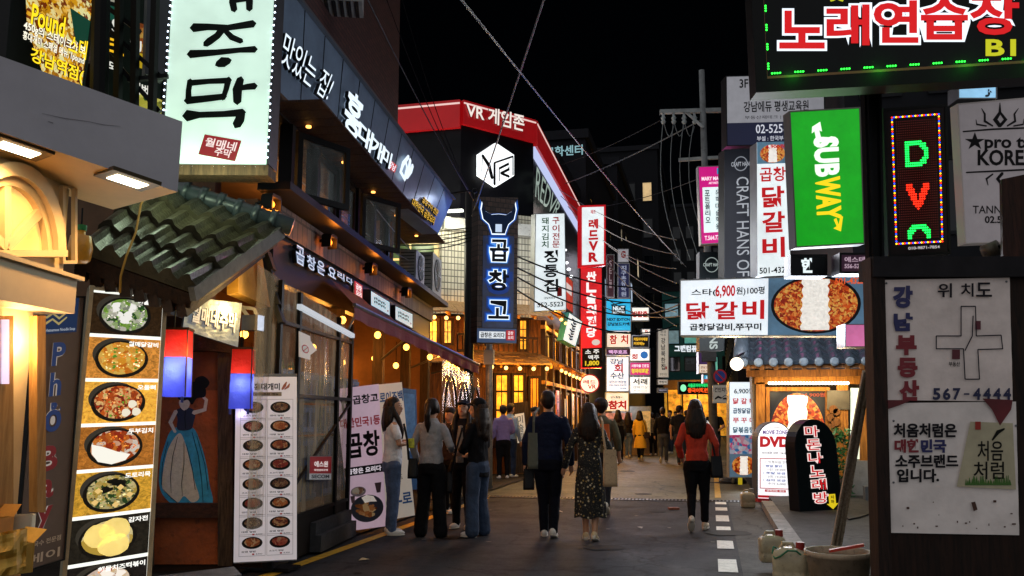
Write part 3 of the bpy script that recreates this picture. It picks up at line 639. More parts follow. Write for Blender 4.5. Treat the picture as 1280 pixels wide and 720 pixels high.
# ================================================================ LEFT SIDE THINGS
def uvpx(q, px, py):            # pixel -> (u,v) on the plane of quad q
    p = onpl(px, py, q.c[3], q.n); u = v = .5
    for _ in range(8):
        e = p - q.p(u, v); du = (q.p(u + .01, v) - q.p(u, v)) / .01; dv = (q.p(u, v + .01) - q.p(u, v)) / .01
        a, b, c = du.dot(du), du.dot(dv), dv.dot(dv); r1, r2 = du.dot(e), dv.dot(e); dt = a * c - b * b
        u += (c * r1 - b * r2) / dt; v += (a * r2 - b * r1) / dt
    return u, v
def brush(mb, q, strokes, h=.006, pxw=None):     # strokes: ([(px,py)..], width px or list)
    x0, y0 = strokes[0][0][0]; a, b = uvpx(q, x0, y0), uvpx(q, x0 + 1, y0); k = abs(b[0] - a[0])
    for pts, w in strokes:
        ws = w if isinstance(w, (list, tuple)) else [w * .8] + [w] * (len(pts) - 2) + [w * .9] if len(pts) > 1 else [w]
        mb.stroke(q, [uvpx(q, *p) for p in pts], [x * k for x in ws], h); h += .0002
    return mb
CREAM = mat('#d0bd9a', .6, var=.12, vs=2, bump=.08, bs=60); CREAM2 = mat('#d3bd98', .55, var=.1, vs=3)
# ---- cream building
B = root('cream_building', at(20, 700, 5.6), 'cream rendered shop front with arched window and deep ledge', 'building')
cq = Q4((-120, 180), (93, 210), (93, 800), (-120, 800), 4.35, 5.4)
cw = pxq(cq, -120, 150, 93, 900); zl_ = at(60, 372, 5.2).z; MB().slab(Quad([cw.c[0], cw.c[1], Vector((*cw.c[1].xy, zl_)), Vector((*cw.c[0].xy, zl_))]), -.5, 0).build('wall', CREAM, B)
lw_ = pxq(cq, -120, 372, 46, 900); MB().slab(Quad([lw_.c[0], lw_.c[1], Vector((*lw_.c[1].xy, 0)), Vector((*lw_.c[0].xy, 0))]), -.5, -.02).build('lower_wall', CREAM, B)
aw = pxq(cq, -75, 206, 68, 322)
def arch(u0, u1, r0, r1, n=18): pass
def archring(mb, cx, cy, rx, ry, rx2, ry2, h0, h1, n=20):
    for i in range(n):
        a, b = math.pi * i / n, math.pi * (i + 1) / n
        q = Quad([aw.p(cx + rx * math.cos(b), cy - ry * math.sin(b)), aw.p(cx + rx * math.cos(a), cy - ry * math.sin(a)), aw.p(cx + rx2 * math.cos(a), cy - ry2 * math.sin(a)), aw.p(cx + rx2 * math.cos(b), cy - ry2 * math.sin(b))])
        q.n = aw.n; mb.slab(q, h0, h1)
w = MB(); archring(w, .5, .93, .5, .95, .42, .8, .0, .09); archring(w, .5, .93, .42, .8, .37, .7, -.04, .05)
for a in (R(35), R(90), R(145)): w.bar(aw.p(.5, .9, .03), aw.p(.5 + .4 * math.cos(a), .93 - .76 * math.sin(a), .03), .035, .05)
w.slab(aw.sub(0, .93, 1, 1.0), 0, .1); w = w.build('window', CREAM2, B)
MB().disc(aw, .5, .93, .42, .8, .004, 30, a0=0, a1=3.1416).build('pane', backlit('#ffcf7c', .6, .25, 2), w)
MB().frame(pxq(cq, 74, 232, 92, 330), .02, 0, .03).build('pilaster_panel', CREAM2, B)
lq = Q4((-130, 276), (97, 346), (93, 392), (-130, 350), 3.95, 5.15)
MB().slab(lq, -.5, 0).build('ledge', CREAM2, B)
MB().slab(lq.sub(-.0, .0, 1.02, .1), .0, .03).build('ledge_lip', CREAM, B)
MB().slab(pxq(cq, 36, 395, 47, 640), .001, .06).slab(pxq(cq, -12, 395, 8, 640), .001, .05).build('door_trim', wood('#b98d54', '#8a6436', 3), B)
MB().slab(pxq(cq, -10, 400, -1, 480), .06, .07).build('pane', backlit('#e8d9ff', .7, .3), B)
# canopy with downlights
fq = Q4((-130, 23), (228, 152), (222, 240), (-130, 121), 4.0, 5.2)
C_ = root('canopy', fq.base(), 'grey boxed canopy with warm recessed downlights above the cream shop', 'canopy')
bk = Vector((-.95, -.1, 0)); a = [fq.c[0], fq.c[1], fq.c[2], fq.c[3]]
bq = [v + fq.n * -.75 for v in a]
MB().add(a + bq, [(3, 2, 1, 0), (4, 5, 6, 7), (0, 1, 5, 4), (1, 2, 6, 5), (3, 0, 4, 7)]).build('fascia', mat('#c4bfca', .65, var=.12, vs=1.3, bump=.12, bs=12), C_)
MB().add([a[3], a[2], bq[2], bq[3]], [(0, 3, 2, 1)]).build('soffit', mat('#d8ba84', .6, var=.06), C_)
for px, py, sz in ((22, 183, .13), (160, 223, .13)):
    u = .28 if px < 100 else .5
    und = Quad([bq[3], bq[2], a[2], a[3]]); k0 = onpl(px, py, und.p(.5, .5), (a[2] - a[3]).cross(bq[3] - a[3]).normalized())
    dx = (a[2] - a[3]).normalized(); dy = (bq[3] - a[3]).normalized(); dn = Vector((0, 0, -1))
    def rq(w_, d_, dz): return Quad([k0 - dx * w_ - dy * d_ + dn * dz, k0 + dx * w_ - dy * d_ + dn * dz, k0 + dx * w_ + dy * d_ + dn * dz, k0 - dx * w_ + dy * d_ + dn * dz])
    d = MB().slab(rq(sz * 1.15, .11, .004), -.012, .012).build('downlight', mat('#4a3c28', .5), C_); 
    MB().slab(rq(sz * .75, .06, .018), -.004, .004).build('lens', E('#fff1c8', 7), d)
    lamp(k0 + dn * .08, 34, '#ffc070', .06, C_, spot=150, aim=k0 + dn * 2 + Vector((-.25, 0, 0)))
for px_, py_, e_ in ((15, 425, 26),): lamp(at(px_, py_, 4.9), e_, '#ffd090', .1, B)
jm = MB()
brush(jm, fq, [([(52, 142), (80, 148), (110, 152), (128, 156), (150, 158)], [.3, .7, .4, .6, .3]), ([(60, 152), (66, 154)], .8)], .004); jm.build('crack', mat('#5c585e', .8), C_)
# ---- steak advertisement and steel frame above
sg = Sign('advertising_sign', 'glowing yellow steak advertisement standing above the grey canopy', Q4((18, -70), (122, -24), (102, 128), (4, 86), 5.9, 6.7), .2, food('#7a3004', '#ffb810', '#fff8b0', 30, 1.7), BLACK, .03)
sg.mesh(lambda m, q: m.poly(q, [(0, .0), (.14, 0), (.12, .3), (.18, .6), (.34, .82), (.5, 1), (0, 1)], .003), 'dark_edge', mat('#0a0604', .5))
sg.mesh(lambda m, q: m.poly(q, [(.7, .30), (1, .34), (1, .62), (.82, .55)], .003), 'green_panel', E('#12513c', .5))
yl = E('#ffd820', 1.3); whE = E('#fff8e0', 1.2); bk_ = ink('#120800')
tl = [('Pound', .22, .40, .66, .58), ('스테', .74, .52, 1.0, .68), ('강남역점(', .26, .76, 1.0, .9)]
sg.text(tl, bk_, .06, .004, name='lettering_outline'); sg.text(tl, yl, .02, .006)
tl = [('450g의 스테이크가 보', .14, .565, .98, .66), ('홍대개미 스페셜 메뉴, 1pound', .14, .655, .98, .74)]
sg.text(tl, bk_, .08, .004, name='lettering_outline'); sg.text(tl, whE, .02, .006)
sg = Sign('advertising_sign', 'black steakhouse advertising board behind the steel scaffold posts', Q4((126, -60), (208, -40), (206, 150), (120, 118), 7.0, 7.5), .1, mat('#0d1512', .5), BLACK, 0)
sg.panel((.05, .25, .3, .33), E('#d9d6c0', .4)); sg.panel((.1, .36, .3, .46), E('#0f5c48', .5)); sg.panel((.5, .42, .95, .62), food('#5a1d04', '#d96a10', '#ffc45a', 22, .7))
sg.text([('S', .18, .44, .32, .56), ('2U', .45, .54, .62, .62), ('도착', .15, .74, .36, .8), ('시범!', .5, .82, .78, .9)], E('#f2f2e6', .9), .03); sg.text([('크도', .15, .58, .36, .68)], E('#ffc21a', 1), .03)
sg.panel((.55, .62, .85, .72), E('#d8b616', .6)); sg.panel((.6, .88, .98, 1), food('#0c4a18', '#c8b820', '#fff07a', 16, .8))
fr = root('steel_frame', at(150, 120, 6.6), 'black steel scaffold frame holding the signs over the grey canopy', 'frame')
m = MB(); m.tube([at(128, -90, 6.5), at(124, 118, 6.5)], .07, 10)
for x0, y0, x1, y1 in ((170, -60, 168, 135), (196, -60, 190, 140), (150, -60, 147, 128)): m.bar(at(x0, y0, 6.7), at(x1, y1, 6.7), .05)
for x0, y0, x1, y1 in ((128, 30, 200, 95), (130, 62, 200, 140), (160, 100, 210, 95), (135, 10, 175, 40)): m.bar(at(x0, y0, 6.75), at(x1, y1, 6.75), .035)
m.build('posts', BLACK, fr)
MB().slab(Q4((186, -60), (217, -60), (204, 100), (181, 92), 6.9, 7.0), -.1, 0).build('grey_panel', mat('#474c55', .5, var=.2), fr)
# ---- tavern blade sign
q = Q4((221, -95), (347, -95), (333, 206), (203, 205), 7.5, 7.5)
JM = Sign('blade_sign', 'tall white glowing tavern sign with black brush lettering and red seal', q, .22, backlit('#c6e2d3', .9, .2, 2.2), DARKM, .0)
B_ = ink('#0b1210'); mb = MB()
brush(mb, JM.face, [([(291, -12), (291, 3), (293, 13)], 9), ([(312, -12), (312, 2), (312, 12)], 9), ([(290, 3), (300, 1), (309, 0)], 5),
  ([(242, 35), (260, 34), (285, 35), (317, 30)], [12, 9, 8, 10]), ([(279, 36), (272, 45), (262, 52), (257, 56)], [9, 9, 10, 8]), ([(281, 38), (290, 47), (302, 52)], [6, 8, 7]),
  ([(238, 68), (270, 66), (300, 63), (319, 62)], [11, 8, 7, 9]), ([(272, 81), (279, 78), (287, 76)], [8, 14, 8]),
  ([(238, 101), (236, 114), (236, 126)], [7, 7, 8]), ([(239, 104), (262, 102), (287, 101)], [8, 7, 8]), ([(286, 99), (283, 112), (279, 124)], [8, 7, 6]), ([(234, 126), (255, 124), (281, 121)], [10, 9, 8]),
  ([(301, 99), (297, 112), (297, 128)], [9, 12, 10]), ([(299, 111), (309, 109), (319, 108)], [6, 8, 9]),
  ([(234, 145), (250, 144), (280, 143), (304, 141)], [15, 8, 8, 10]), ([(302, 142), (300, 150), (296, 157)], [10, 12, 11])])
mb.build('brush_lettering', B_, JM.root)
sq = Quad([JM.face.p(*uvpx(JM.face, *p), .004) for p in ((256, 168), (302, 176), (294, 202), (248, 193))])
MB().sheet(sq).build('red_seal', E('#a81526', .75), JM.root); mb = MB(); puts(mb, sq, [('월매네', .08, .12, .92, .55), ('주막', .4, .5, .85, .9)], .003, .02); mb.build('seal_lettering', E('#ffe9e4', 1), JM.root)
mb = MB()
for i in range(26):
    v = .3 + .7 * i / 26
    for du in (-.012, 1.016): mb.ball(q.p(du + .004 * math.sin(i * 7), v, .015), .011, 6, 4)
for i in range(9):
    if i % 3: mb.ball(q.p(.1 + i * .1, 1.012, .02), .011, 6, 4)
mb.build('led_strip', E('#d8ecff', 5), JM.root)
for u in (.15, .5, .85): lamp(q.p(u, 1.08, .25), 7, '#d6f0c8', .1, JM.root)
MB().slab(q.sub(-.03, 1.005, 1.03, 1.045), -.22, .03).build('bottom_rail', wood('#6b5138', '#2c2018', 4), JM.root)
MB().slab(q.sub(1.005, 0, 1.03, 1.0), -.24, .02).slab(q.sub(-.03, 0, -.005, 1), -.24, .02).build('side_rail', mat('#3c3d42', .5, .4, var=.3), JM.root)
# ---- tiled shed
SH = root('tavern_shed', at(240, 720, 8.3), 'small traditional tavern shed with dark clay tile roof and orange walls', 'shed')
def tileroof(mb, q, nc, nr, amp, step, k=6):
    def f(u, v):
        ci, ri = int(min(u, .999) * nc), int(min(v, .999) * nr); jit = (math.sin(ci * 12.9 + ri * 78.2) * 43758.5) % 1 * .022
        x = u * nc % 1; r = v * nr % 1 if v < 1 else 1
        return amp * (abs(math.sin(math.pi * x)) ** .7 if x < .62 else .55 * abs(math.sin(math.pi * x))) + step * r + jit
    rows = []
    for j in range(nr):
        for t in (0.0, .5, .999): rows.append((j + t) / nr)
    nu = nc * k; W_ = nu + 1; vs = [q.p(i / nu, v, f(i / nu, v)) for v in rows for i in range(W_)]
    mb.add(vs, [((j + 1) * W_ + i, (j + 1) * W_ + i + 1, j * W_ + i + 1, j * W_ + i) for j in range(len(rows) - 1) for i in range(nu)])
    fr_ = [q.p(i / nu, 1, f(i / nu, .9999)) for i in range(W_)] + [q.p(i / nu, 1, -.01) for i in range(W_)]
    mb.add(fr_, [(i + W_, i + 1 + W_, i + 1, i) for i in range(nu)])
rq_ = Quad([at(175, 232, 7.9), at(352, 290, 8.15), at(243, 366, 6.6), at(98, 314, 6.3)])
CLAY = mat('#3f3b2c', .3, var=.5, vs=3.5, bump=.45, bs=28, coat=.2, wear='#241f16')
mb = MB(); tileroof(mb, rq_, 6, 4, .075, .05); mb.build('roof_tiles', CLAY, SH, False)
MB().slab(rq_, -.14, -.02).build('roof_deck', DKW, SH)
e_a, e_b = rq_.c[0], rq_.c[1]; mb = MB(); d = (e_b - e_a).normalized(); L_ = (e_b - e_a).length
mb.tube([e_a + Vector((0, 0, .08)), e_b + d * .1 + Vector((0, 0, .08))], .085, 14)
for i in range(8): k = e_a + d * (L_ * (i + .5) / 8) + Vector((0, 0, .08)); mb.tube([k - d * .03, k + d * .03], .105, 14)
mb.build('ridge', mat('#3c454a', .35, var=.25, vs=5, coat=.2), SH, True)
mb = MB(); mb.bar(rq_.p(1.0, 0, .0), rq_.p(1.0, 1.02, .0), .05, .11); mb.build('barge_board', mat('#55524c', .7, var=.4, vs=9), SH)
rf = MB()
for i in range(8): u = (i + .5) / 8; rf.bar(rq_.p(u, .1, -.18), rq_.p(u, 1.0, -.18), .08, .1)
rf.pieces('rafter', DKW, SH)
G_ = Quad([at(298, 322, 7.6), at(327, 318, 8.6), at(338, 384, 8.6), at(298, 366, 7.6)]); MB().slab(G_, -.1, 0).build('gable', mat('#a8812c', .8, var=.3, vs=3, bump=.3), SH)
mb = MB()
for i in range(4): a_, b_ = at(333 + i * 4, 315 + i * 22, 8.4), at(341 + i * 4, 338 + i * 22, 8.4); mb.bar(a_, b_, .14, .05)
mb.build('gable_tiles', mat('#2b2b2c', .6, var=.4, vs=10), SH)
OR = mat('#8f4413', .75, var=.35, vs=4, bump=.5, bs=25, wear='#5c2a0c')
wq = Q(176, 395, 300, 760, 8.3, 8.6); wq = Quad([wq.c[0], wq.c[1], Vector((*wq.c[2].xy, 0)), Vector((*wq.c[3].xy, 0))])
MB().slab(wq, -1.4, 0).build('wall', mat('#2c1c12', .8, var=.4, vs=3), SH)
dq = pxq(wq, 190, 488, 284, 640, .02); MB().slab(dq, -.015, .0).build('painted_panel', OR, SH)
MB().slab(pxq(wq, 190, 646, 278, 705), .005, .02).build('lower_panel', OR, SH)
MB().slab(pxq(wq, 192, 440, 282, 489), .003, .015).build('upper_panel', mat('#6b3512', .8, var=.4, vs=5), SH)
OLD = wood('#5c4733', '#1c140d', 6, 'z')
mb = MB(); 
for x0, x1, y0, y1, h in ((272, 290, 408, 705, .12), (183, 193, 400, 705, .1)): mb.slab(pxq(wq, x0, y0, x1, y1), .003, h)
mb.pieces('post', OLD, SH); MB().slab(pxq4(wq, [(190, 414), (304, 424), (302, 444), (190, 436)]), .13, .24).slab(pxq(wq, 192, 628, 274, 646), .021, .1).pieces('beam', wood('#4a2a1a', '#1a0d08', 5, 'x'), SH)
# mural: plain figure of a lady in a blue skirt
def P_(m, pts, h):
    n = len(pts); o = []
    for i in range(n):      # smooth closed outline
        a, b, c, d = (Vector(pts[(i + k) % n]) for k in (-1, 0, 1, 2))
        for t in (0, .25, .5, .75): o.append(.5 * (2 * b + (c - a) * t + (2 * a - 5 * b + 4 * c - d) * t * t + (3 * b - a - 3 * c + d) * t ** 3))
    m.poly(dq, [uvpx(dq, *p) for p in o], h)
def mural(name, m, fn): mu = MB(); fn(mu); return mu.build(name, m, SH)
BLU = mat('#2a8fb8', .7, var=.3, vs=14); WHM = mat('#c4bdb0', .8, var=.15, vs=30, wear='#948c80'); INK2 = mat('#14181c', .8)
mural('mural_skirt', BLU, lambda m: P_(m, [(216, 536), (240, 534), (250, 552), (258, 580), (262, 606), (266, 628), (252, 637), (236, 628), (222, 634), (206, 622), (199, 606), (200, 580), (206, 556)], .003))
mural('mural_underskirt', WHM, lambda m: (P_(m, [(226, 542), (232, 556), (238, 580), (244, 604), (249, 622), (240, 628), (230, 620), (222, 628), (210, 618), (203, 610), (204, 588), (210, 562), (219, 546)], .0045), brush(m, dq, [([(220, 514), (213, 528), (219, 540)], [5, 5, 3.6])], .006), brush(m, dq, [([(242, 516), (256, 512), (258, 500), (250, 492)], [5.5, 5, 4.4, 3])], .006), P_(m, [(224, 501), (231, 496), (237, 501), (236, 509), (230, 513), (225, 508)], .006)))
mural('mural_bodice', mat('#1c2740', .8), lambda m: P_(m, [(220, 513), (232, 509), (244, 514), (242, 528), (238, 537), (222, 537), (222, 524)], .0055))
mural('mural_hair', INK2, lambda m: (P_(m, [(222, 497), (226, 486), (236, 478), (248, 478), (257, 486), (256, 496), (246, 498), (240, 506), (235, 500), (228, 501)], .0075), P_(m, [(244, 474), (254, 470), (262, 478), (256, 486), (246, 484)], .0075)))
mural('mural_lines', INK2, lambda m: [brush(m, dq, [(pts, [.6, .8, .7, .4][:len(pts)])], .0085) for pts in ([(222, 546), (216, 570), (213, 596), (214, 616)], [(230, 552), (230, 580), (227, 604), (228, 620)], [(240, 540), (248, 570), (252, 600), (254, 632)], [(246, 545), (256, 580), (260, 612)], [(233, 556), (240, 584), (244, 612)], [(210, 552), (203, 580), (202, 606)], [(204, 612), (214, 622), (224, 630), (236, 628)], [(232, 512), (231, 522), (232, 536)])])
MB().slab(Quad([gnd(180, 722, .16), gnd(292, 708, .16), gnd(302, 718, .16), gnd(190, 735, .16)]), -.13, 0).build('step', mat('#6d7074', .5, .6, var=.4, vs=8, bump=.6, bs=50), SH)
lamp(at(238, 440, 7.2), 9, '#ffb45a', .08, SH)
# plaque
q = Q4((234, 371), (302, 379), (297, 434), (228, 412), 7.5, 7.8)
PL = Sign('plaque', 'small brushed metal plaque with raised tavern lettering under the tile roof', q, .05, mat('#98a3ab', .35, .7, var=.5, vs=9, bump=.4, bs=20, es=.3), DARKM, 0)  # emission added so the metal looks brightly lit
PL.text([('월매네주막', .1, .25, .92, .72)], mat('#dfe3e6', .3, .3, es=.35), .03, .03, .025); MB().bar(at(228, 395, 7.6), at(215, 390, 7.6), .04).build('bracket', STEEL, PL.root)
lamp(at(318, 380, 7.5), 14, '#ffd07a', .08, SH)
fl = root('floodlight', at(312, 405, 8.0), 'silver floodlight with bracket under the gable of the tile roof', 'lamp')
MB().box(at(316, 404, 8.0), (.16, .12, .14)).build('housing', STEEL, fl); MB().bar(at(302, 384, 8.0), at(312, 398, 8.0), .03).bar(at(318, 386, 8.0), at(324, 400, 8.0), .03).bar(at(302, 384, 8.0), at(318, 386, 8.0), .03).build('bracket', ALU, fl)
# lanterns
def lantern(px, y0, y1, w, d, label, tilt):
    t, b = at(px, y0, d), at(px, y1, d); h = t.z - b.z; r_ = root('paper_lantern', b, label, 'lantern', 'red and blue lanterns hanging at the tavern')
    w = w / F * d; M = Matrix.Rotation(tilt, 3, 'Z')
    def seg(z0, z1, w0, w1, name, m):
        mb = MB(); vs = []
        for z, ww in ((z0, w0), (z1, w1)): vs += [b + M @ Vector((sx * ww / 2, sy * ww / 2, z)) for sx, sy in ((-1, -1), (1, -1), (1, 1), (-1, 1))]
        mb.add(vs, [(0, 1, 5, 4), (1, 2, 6, 5), (2, 3, 7, 6), (3, 0, 4, 7)]); mb.build(name, m, r_)
    seg(h * .58, h, w * .96, w * .9, 'red_cloth', lantern_cloth('#d8281a')); seg(0, h * .58, w, w * .96, 'blue_cloth', lantern_cloth('#3c50c8'))
    e_ = MB(); [e_.bar(b + M @ Vector((sx * w / 2, sy * w / 2, 0)), b + M @ Vector((sx * w * .45, sy * w * .45, h)), .008) for sx in (-1, 1) for sy in (-1, 1)]; e_.pieces('rib', mat('#3a2016', .7), r_)
    lamp(b + Vector((0, 0, h * .42)), 5.5, '#ffeedd', .03, r_)
    MB().box(b + Vector((0, 0, h)), (w, w, .02), M).build('cap', DKW, r_); MB().tube([t, t + Vector((0, 0, .22))], .006, 5).build('cord', BLACK, r_)
    for s in (-1, 1): MB().tube([b + M @ Vector((s * w * .4, -w * .5, 0)), b + M @ Vector((s * w * .4, -w * .5, -.05))], .012, 5).build('tassel', mat('#2b3a7a', .8), r_)
    lamp(b + Vector((0, 0, -.05)), 1.2, '#c8b8ff', .05, r_)
lantern(218, 412, 496, 33, 7.3, 'larger red and blue cloth lantern beside the food photo lightbox', .35); lantern(302, 436, 511, 27, 8.2, 'smaller red and blue cloth lantern beside the wooden post of the tavern', .3)
# ---- vertical noodle shop sign
q = Q4((48, 372), (106, 370), (80, 700), (16, 720), 6.0, 6.35)
PH = Sign('vertical_sign', 'brown vertical noodle shop sign with blue and red stacked letters', q, .14, mat('#5a4a46', .6, var=.25, vs=2), DARKM, .012)
PH.panel((.12, -.005, .88, .135), E('#173f74', .35), name='blue_panel')
PH.mesh(lambda m, f: [m.stroke(f, [(.16, .05 + i * .022), (.3, .035 + i * .022), (.45, .055 + i * .022), (.62, .035 + i * .02)], [.05, .04, .05, .03], .004) for i in range(3)], 'wave_emblem', E('#d9c27a', .5))
PH.text([('Vietnamese Noodle Soup', .16, .115, .84, .13)], E('#cfd8e6', .5), .02)
bl = [('P', .36, .17, .66, .26), ('h', .36, .285, .62, .375), ('ở', .32, .40, .68, .51)]; rd = [('B', .28, .56, .68, .655), ('a', .32, .685, .64, .755), ('y', .32, .785, .66, .88)]
PH.text(bl + rd, E('#cdbfb4', .5), .065, .004, name='lettering_outline'); PH.text(bl, mat('#1b3c86', .5, es=.12), .03, .007); PH.text(rd, mat('#7d1220', .5, es=.12), .03, .007)
PH.text([('쌀국수 전문점', .2, .905, .9, .925), ('베이', .22, .95, .9, .985)], mat('#b9a99c', .6), .02)
# ---- food photo lightbox with seven dishes
q = Q4((112, 357), (209, 367), (187, 748), (72, 772), 6.45, 6.75)
FM = Sign('menu_lightbox', 'tall white lightbox menu with seven dish photographs', q, .16, backlit('#eef2ea', 1.15, .06, 3), mat('#8a7a5a', .5, .2), .0)
dishes = [('해물파전', '#24561a', '#f2efe0', '#7fae3a', 24, '#2a1c0e'), ('월매닭갈비', '#e07c10', '#ffd868', '#f8a828', 26, '#b87a32'), ('오돌뼈', '#8a2408', '#e86a1a', '#ffd28a', 30, '#d8a03a'), ('두부김치', '#f4eee0', '#e8842a', '#a8300c', 20, '#9a6024'), ('도토리묵', '#2c4c22', '#e8d89a', '#c8a848', 26, '#b88a2c'), ('감자전', '#d8b44a', '#f4e29a', '#fff2c0', 12, '#1d1a14'), ('해물치즈떡볶이', '#b83a0c', '#fff3e2', '#ffd9a0', 30, '#1a1614')]
rowh = 1 / 7.02
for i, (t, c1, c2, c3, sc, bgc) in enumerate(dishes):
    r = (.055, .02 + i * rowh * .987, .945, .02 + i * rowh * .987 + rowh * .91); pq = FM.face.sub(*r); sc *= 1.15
    p = MB().sheet(pq, .003).build('dish_photo', wood(bgc, tuple(x * .3 for x in col(bgc)), 6, 'x', es=1.5), FM.root)
    mb = MB().disc(pq, .47, .52, .37, .46, .005, 30); mb.build('bowl', E('#16130f', .35), p)
    cu = .47 if i != 3 else .6
    MB().disc(pq, .47, .5, .325, .4, .006, 30, .015, seed=i).build('dish', food(c1, c2, c3, sc, 1.3), p)
    mb = MB()
    if i == 0: [mb.disc(pq, .47 + .16 * math.cos(a * 1.9) * (a % 3 + 1) / 3, .46 + .2 * math.sin(a * 2.3), .05, .07, .0075, 9, .2, seed=a) for a in range(14)]; gm = E('#f4f1ea', .95)
    if i == 1: [mb.disc(pq, .47 + .2 * math.cos(a * 2.1), .5 + .24 * math.sin(a * 1.7), .045, .05, .0075, 8, .2, seed=a) for a in range(0)] or [mb.disc(pq, .47 + .2 * math.cos(a * 2.1), .5 + .24 * math.sin(a * 1.7), .022, .025, .0075, 6, .2, seed=a) for a in range(16)]; gm = E('#5f9a2a', .8)
    if i == 2: [mb.disc(pq, x, y, .06, .1, .0075, 14, .06, seed=3) for x, y in ((.66, .55), (.58, .76), (.72, .74))]; gm = E('#f4ead2', .95)
    if i == 3: mb.poly(pq, [(.16, .42), (.3, .48), (.5, .62), (.68, .7), (.62, .84), (.44, .92), (.26, .84), (.17, .64)], .0075); gm = E('#fbf7ea', 1)
    if i == 4: [mb.disc(pq, .5 + .1 * math.cos(a * 2.4), .34 + .1 * math.sin(a * 1.9), .07, .07, .0075, 9, .3, seed=a) for a in range(7)]; gm = E('#17150f', .4)
    if i == 5: [mb.disc(pq, x, y, .2, .27, .0075, 22, .03, seed=int(x * 50)) for x, y in ((.36, .42), (.55, .32), (.55, .68))]; gm = backlit('#e8cf78', .95, .25, 12)
    if i == 6: [mb.disc(pq, .47 + .2 * math.cos(a * 2.2) * (a % 4) / 3, .46 + .24 * math.sin(a * 1.3), .06, .08, .0075, 9, .25, seed=a) for a in range(13)]; gm = E('#fff4e6', .95)
    mb.build('garnish', gm, p)
    rs = random.Random(i + 40); cols_ = [[c1, c2, c3], ['#f4d27a', '#e8741c', '#fff0c0'], ['#a82a08', '#f0b06a', '#4f8a24'], ['#d8601a', '#8a1c08', '#f0a84a'], ['#e8dca0', '#6a8a3c', '#3a2a18'], ['#c89a3a', '#fff0b8', '#b8802a'], ['#d04a14', '#fff6ea', '#e89a5a']][i]
    for k_, cc in enumerate(cols_):
        mb = MB()
        for _ in range(26):
            a_, r_ = rs.uniform(0, 6.28), rs.random() ** .6; cx, cy_ = .47 + .29 * r_ * math.cos(a_), .5 + .36 * r_ * math.sin(a_)
            if i in (3, 5) and (i == 5 or cy_ > .5 + (cx - .5) * .4): continue
            z = rs.uniform(.008, .018); mb.disc(pq, cx, cy_, z, z * rs.uniform(.5, 1.6), .0068 + .0001 * k_, 7, .22, seed=rs.randint(0, 999))
        if mb.v: mb.build('topping', backlit(cc, 1.0, .3, 60), p)['kind'] = 'stuff'
    MB().disc(pq, .40, .40, .34, .40, .0048, 30).build('rim_highlight', E('#4a443a', .5), p)  # paler offset disc: highlight on the bowl rim, put into the picture's colour
    if i == 4: mb = MB(); [mb.disc(pq, .47 + .24 * math.cos(a * 1.3), .6 + .22 * math.sin(a * 1.3), .05, .075, .0078, 4, seed=a) for a in range(5)]; mb.build('cubes', E('#efc77a', .95), p)
    L_ = len(t) * .085; mb = MB(); put(mb, pq, t, .97 - L_, .07, .97, .2, .012, .03); mb.build('lettering', E('#fffdf4', 1.2), p)
glow(FM.q, 10, '#fff2da', FM.root)
for r, e in (((.0, .0, 1, 1), 0),): MB().frame(FM.q, .03, -.16, .03).build('frame', mat('#b7a98c', .45, .3, var=.2, vs=10), FM.root)
# rope, jug lamp
rp = root('rope', at(168, 365, 6.4), 'thin yellow rope hanging over the tile roof edge', 'rope')
MB().tube([at(178, 238, 7.0), at(181, 246, 6.9), at(176, 256, 6.8), at(170, 290, 6.5), at(158, 320, 6.3), at(151, 345, 6.25), at(150, 366, 6.3)], .008, 6).build('strand', mat('#b8892e', .8), rp)
jg = root('plastic_jug', at(100, 330, 6.1), 'yellowed plastic jug hanging beside the cream wall', 'jug'); k = at(100, 311, 6.1)
MB().lathe(k - Vector((0, 0, .1)), [(.05, 0), (.075, .02), (.085, .1), (.07, .19), (.03, .2), (.03, .23)], 14).build('body', mat('#c98a2c', .35, es=.06, var=.3, vs=8), jg, True); MB().lathe(k + Vector((0, 0, .13)), [(.035, 0), (.035, .04)], 10).build('cap', mat('#1d7a3a', .5), jg)
MB().tube([k + Vector((0, 0, .14)), k + Vector((-.02, .02, .3))], .006, 5).build('handle', BLACK, jg)
# cardboard boxes and bags bottom left
KR = mat('#a8752e', .8, var=.25, vs=4, bump=.15); KR2 = mat('#c9a04a', .7, var=.25, vs=5, bump=.5, bs=9)
def carton(px, py, d, s, rz, label, m=KR, flaps=True):
    c = at(px, py, d); r_ = root('cardboard_box', c, label, 'box', 'discarded boxes stacked by the cream shop'); M = Matrix.Rotation(rz, 3, 'Z'); sx, sy, sz = s
    mb = MB()
    for (ox, oy, w_, d_) in ((0, -sy / 2, sx, .006), (0, sy / 2, sx, .006), (-sx / 2, 0, .006, sy - .012), (sx / 2, 0, .006, sy - .012)): mb.box(c + M @ Vector((ox, oy, sz / 2)), (w_, d_, sz), M)
    mb.box(c + Vector((0, 0, .004)), (sx - .012, sy - .012, .006), M); mb.build('carton', m, r_)
    if flaps:
        fm = MB()
        for sg_ in (-1, 1):
            a = M @ Vector((0, sg_ * sy / 2, 0)); o = M @ Vector((0, sg_ * sy * .3, -.04 if sg_ < 0 else .06)); x = M @ Vector((sx / 2, 0, 0)); t = c + a + Vector((0, 0, sz))
            fm.add([t - x, t + x, t + x + o, t - x + o], [(0, 1, 2, 3)])
        fm.build('flap', m, r_)
    return r_
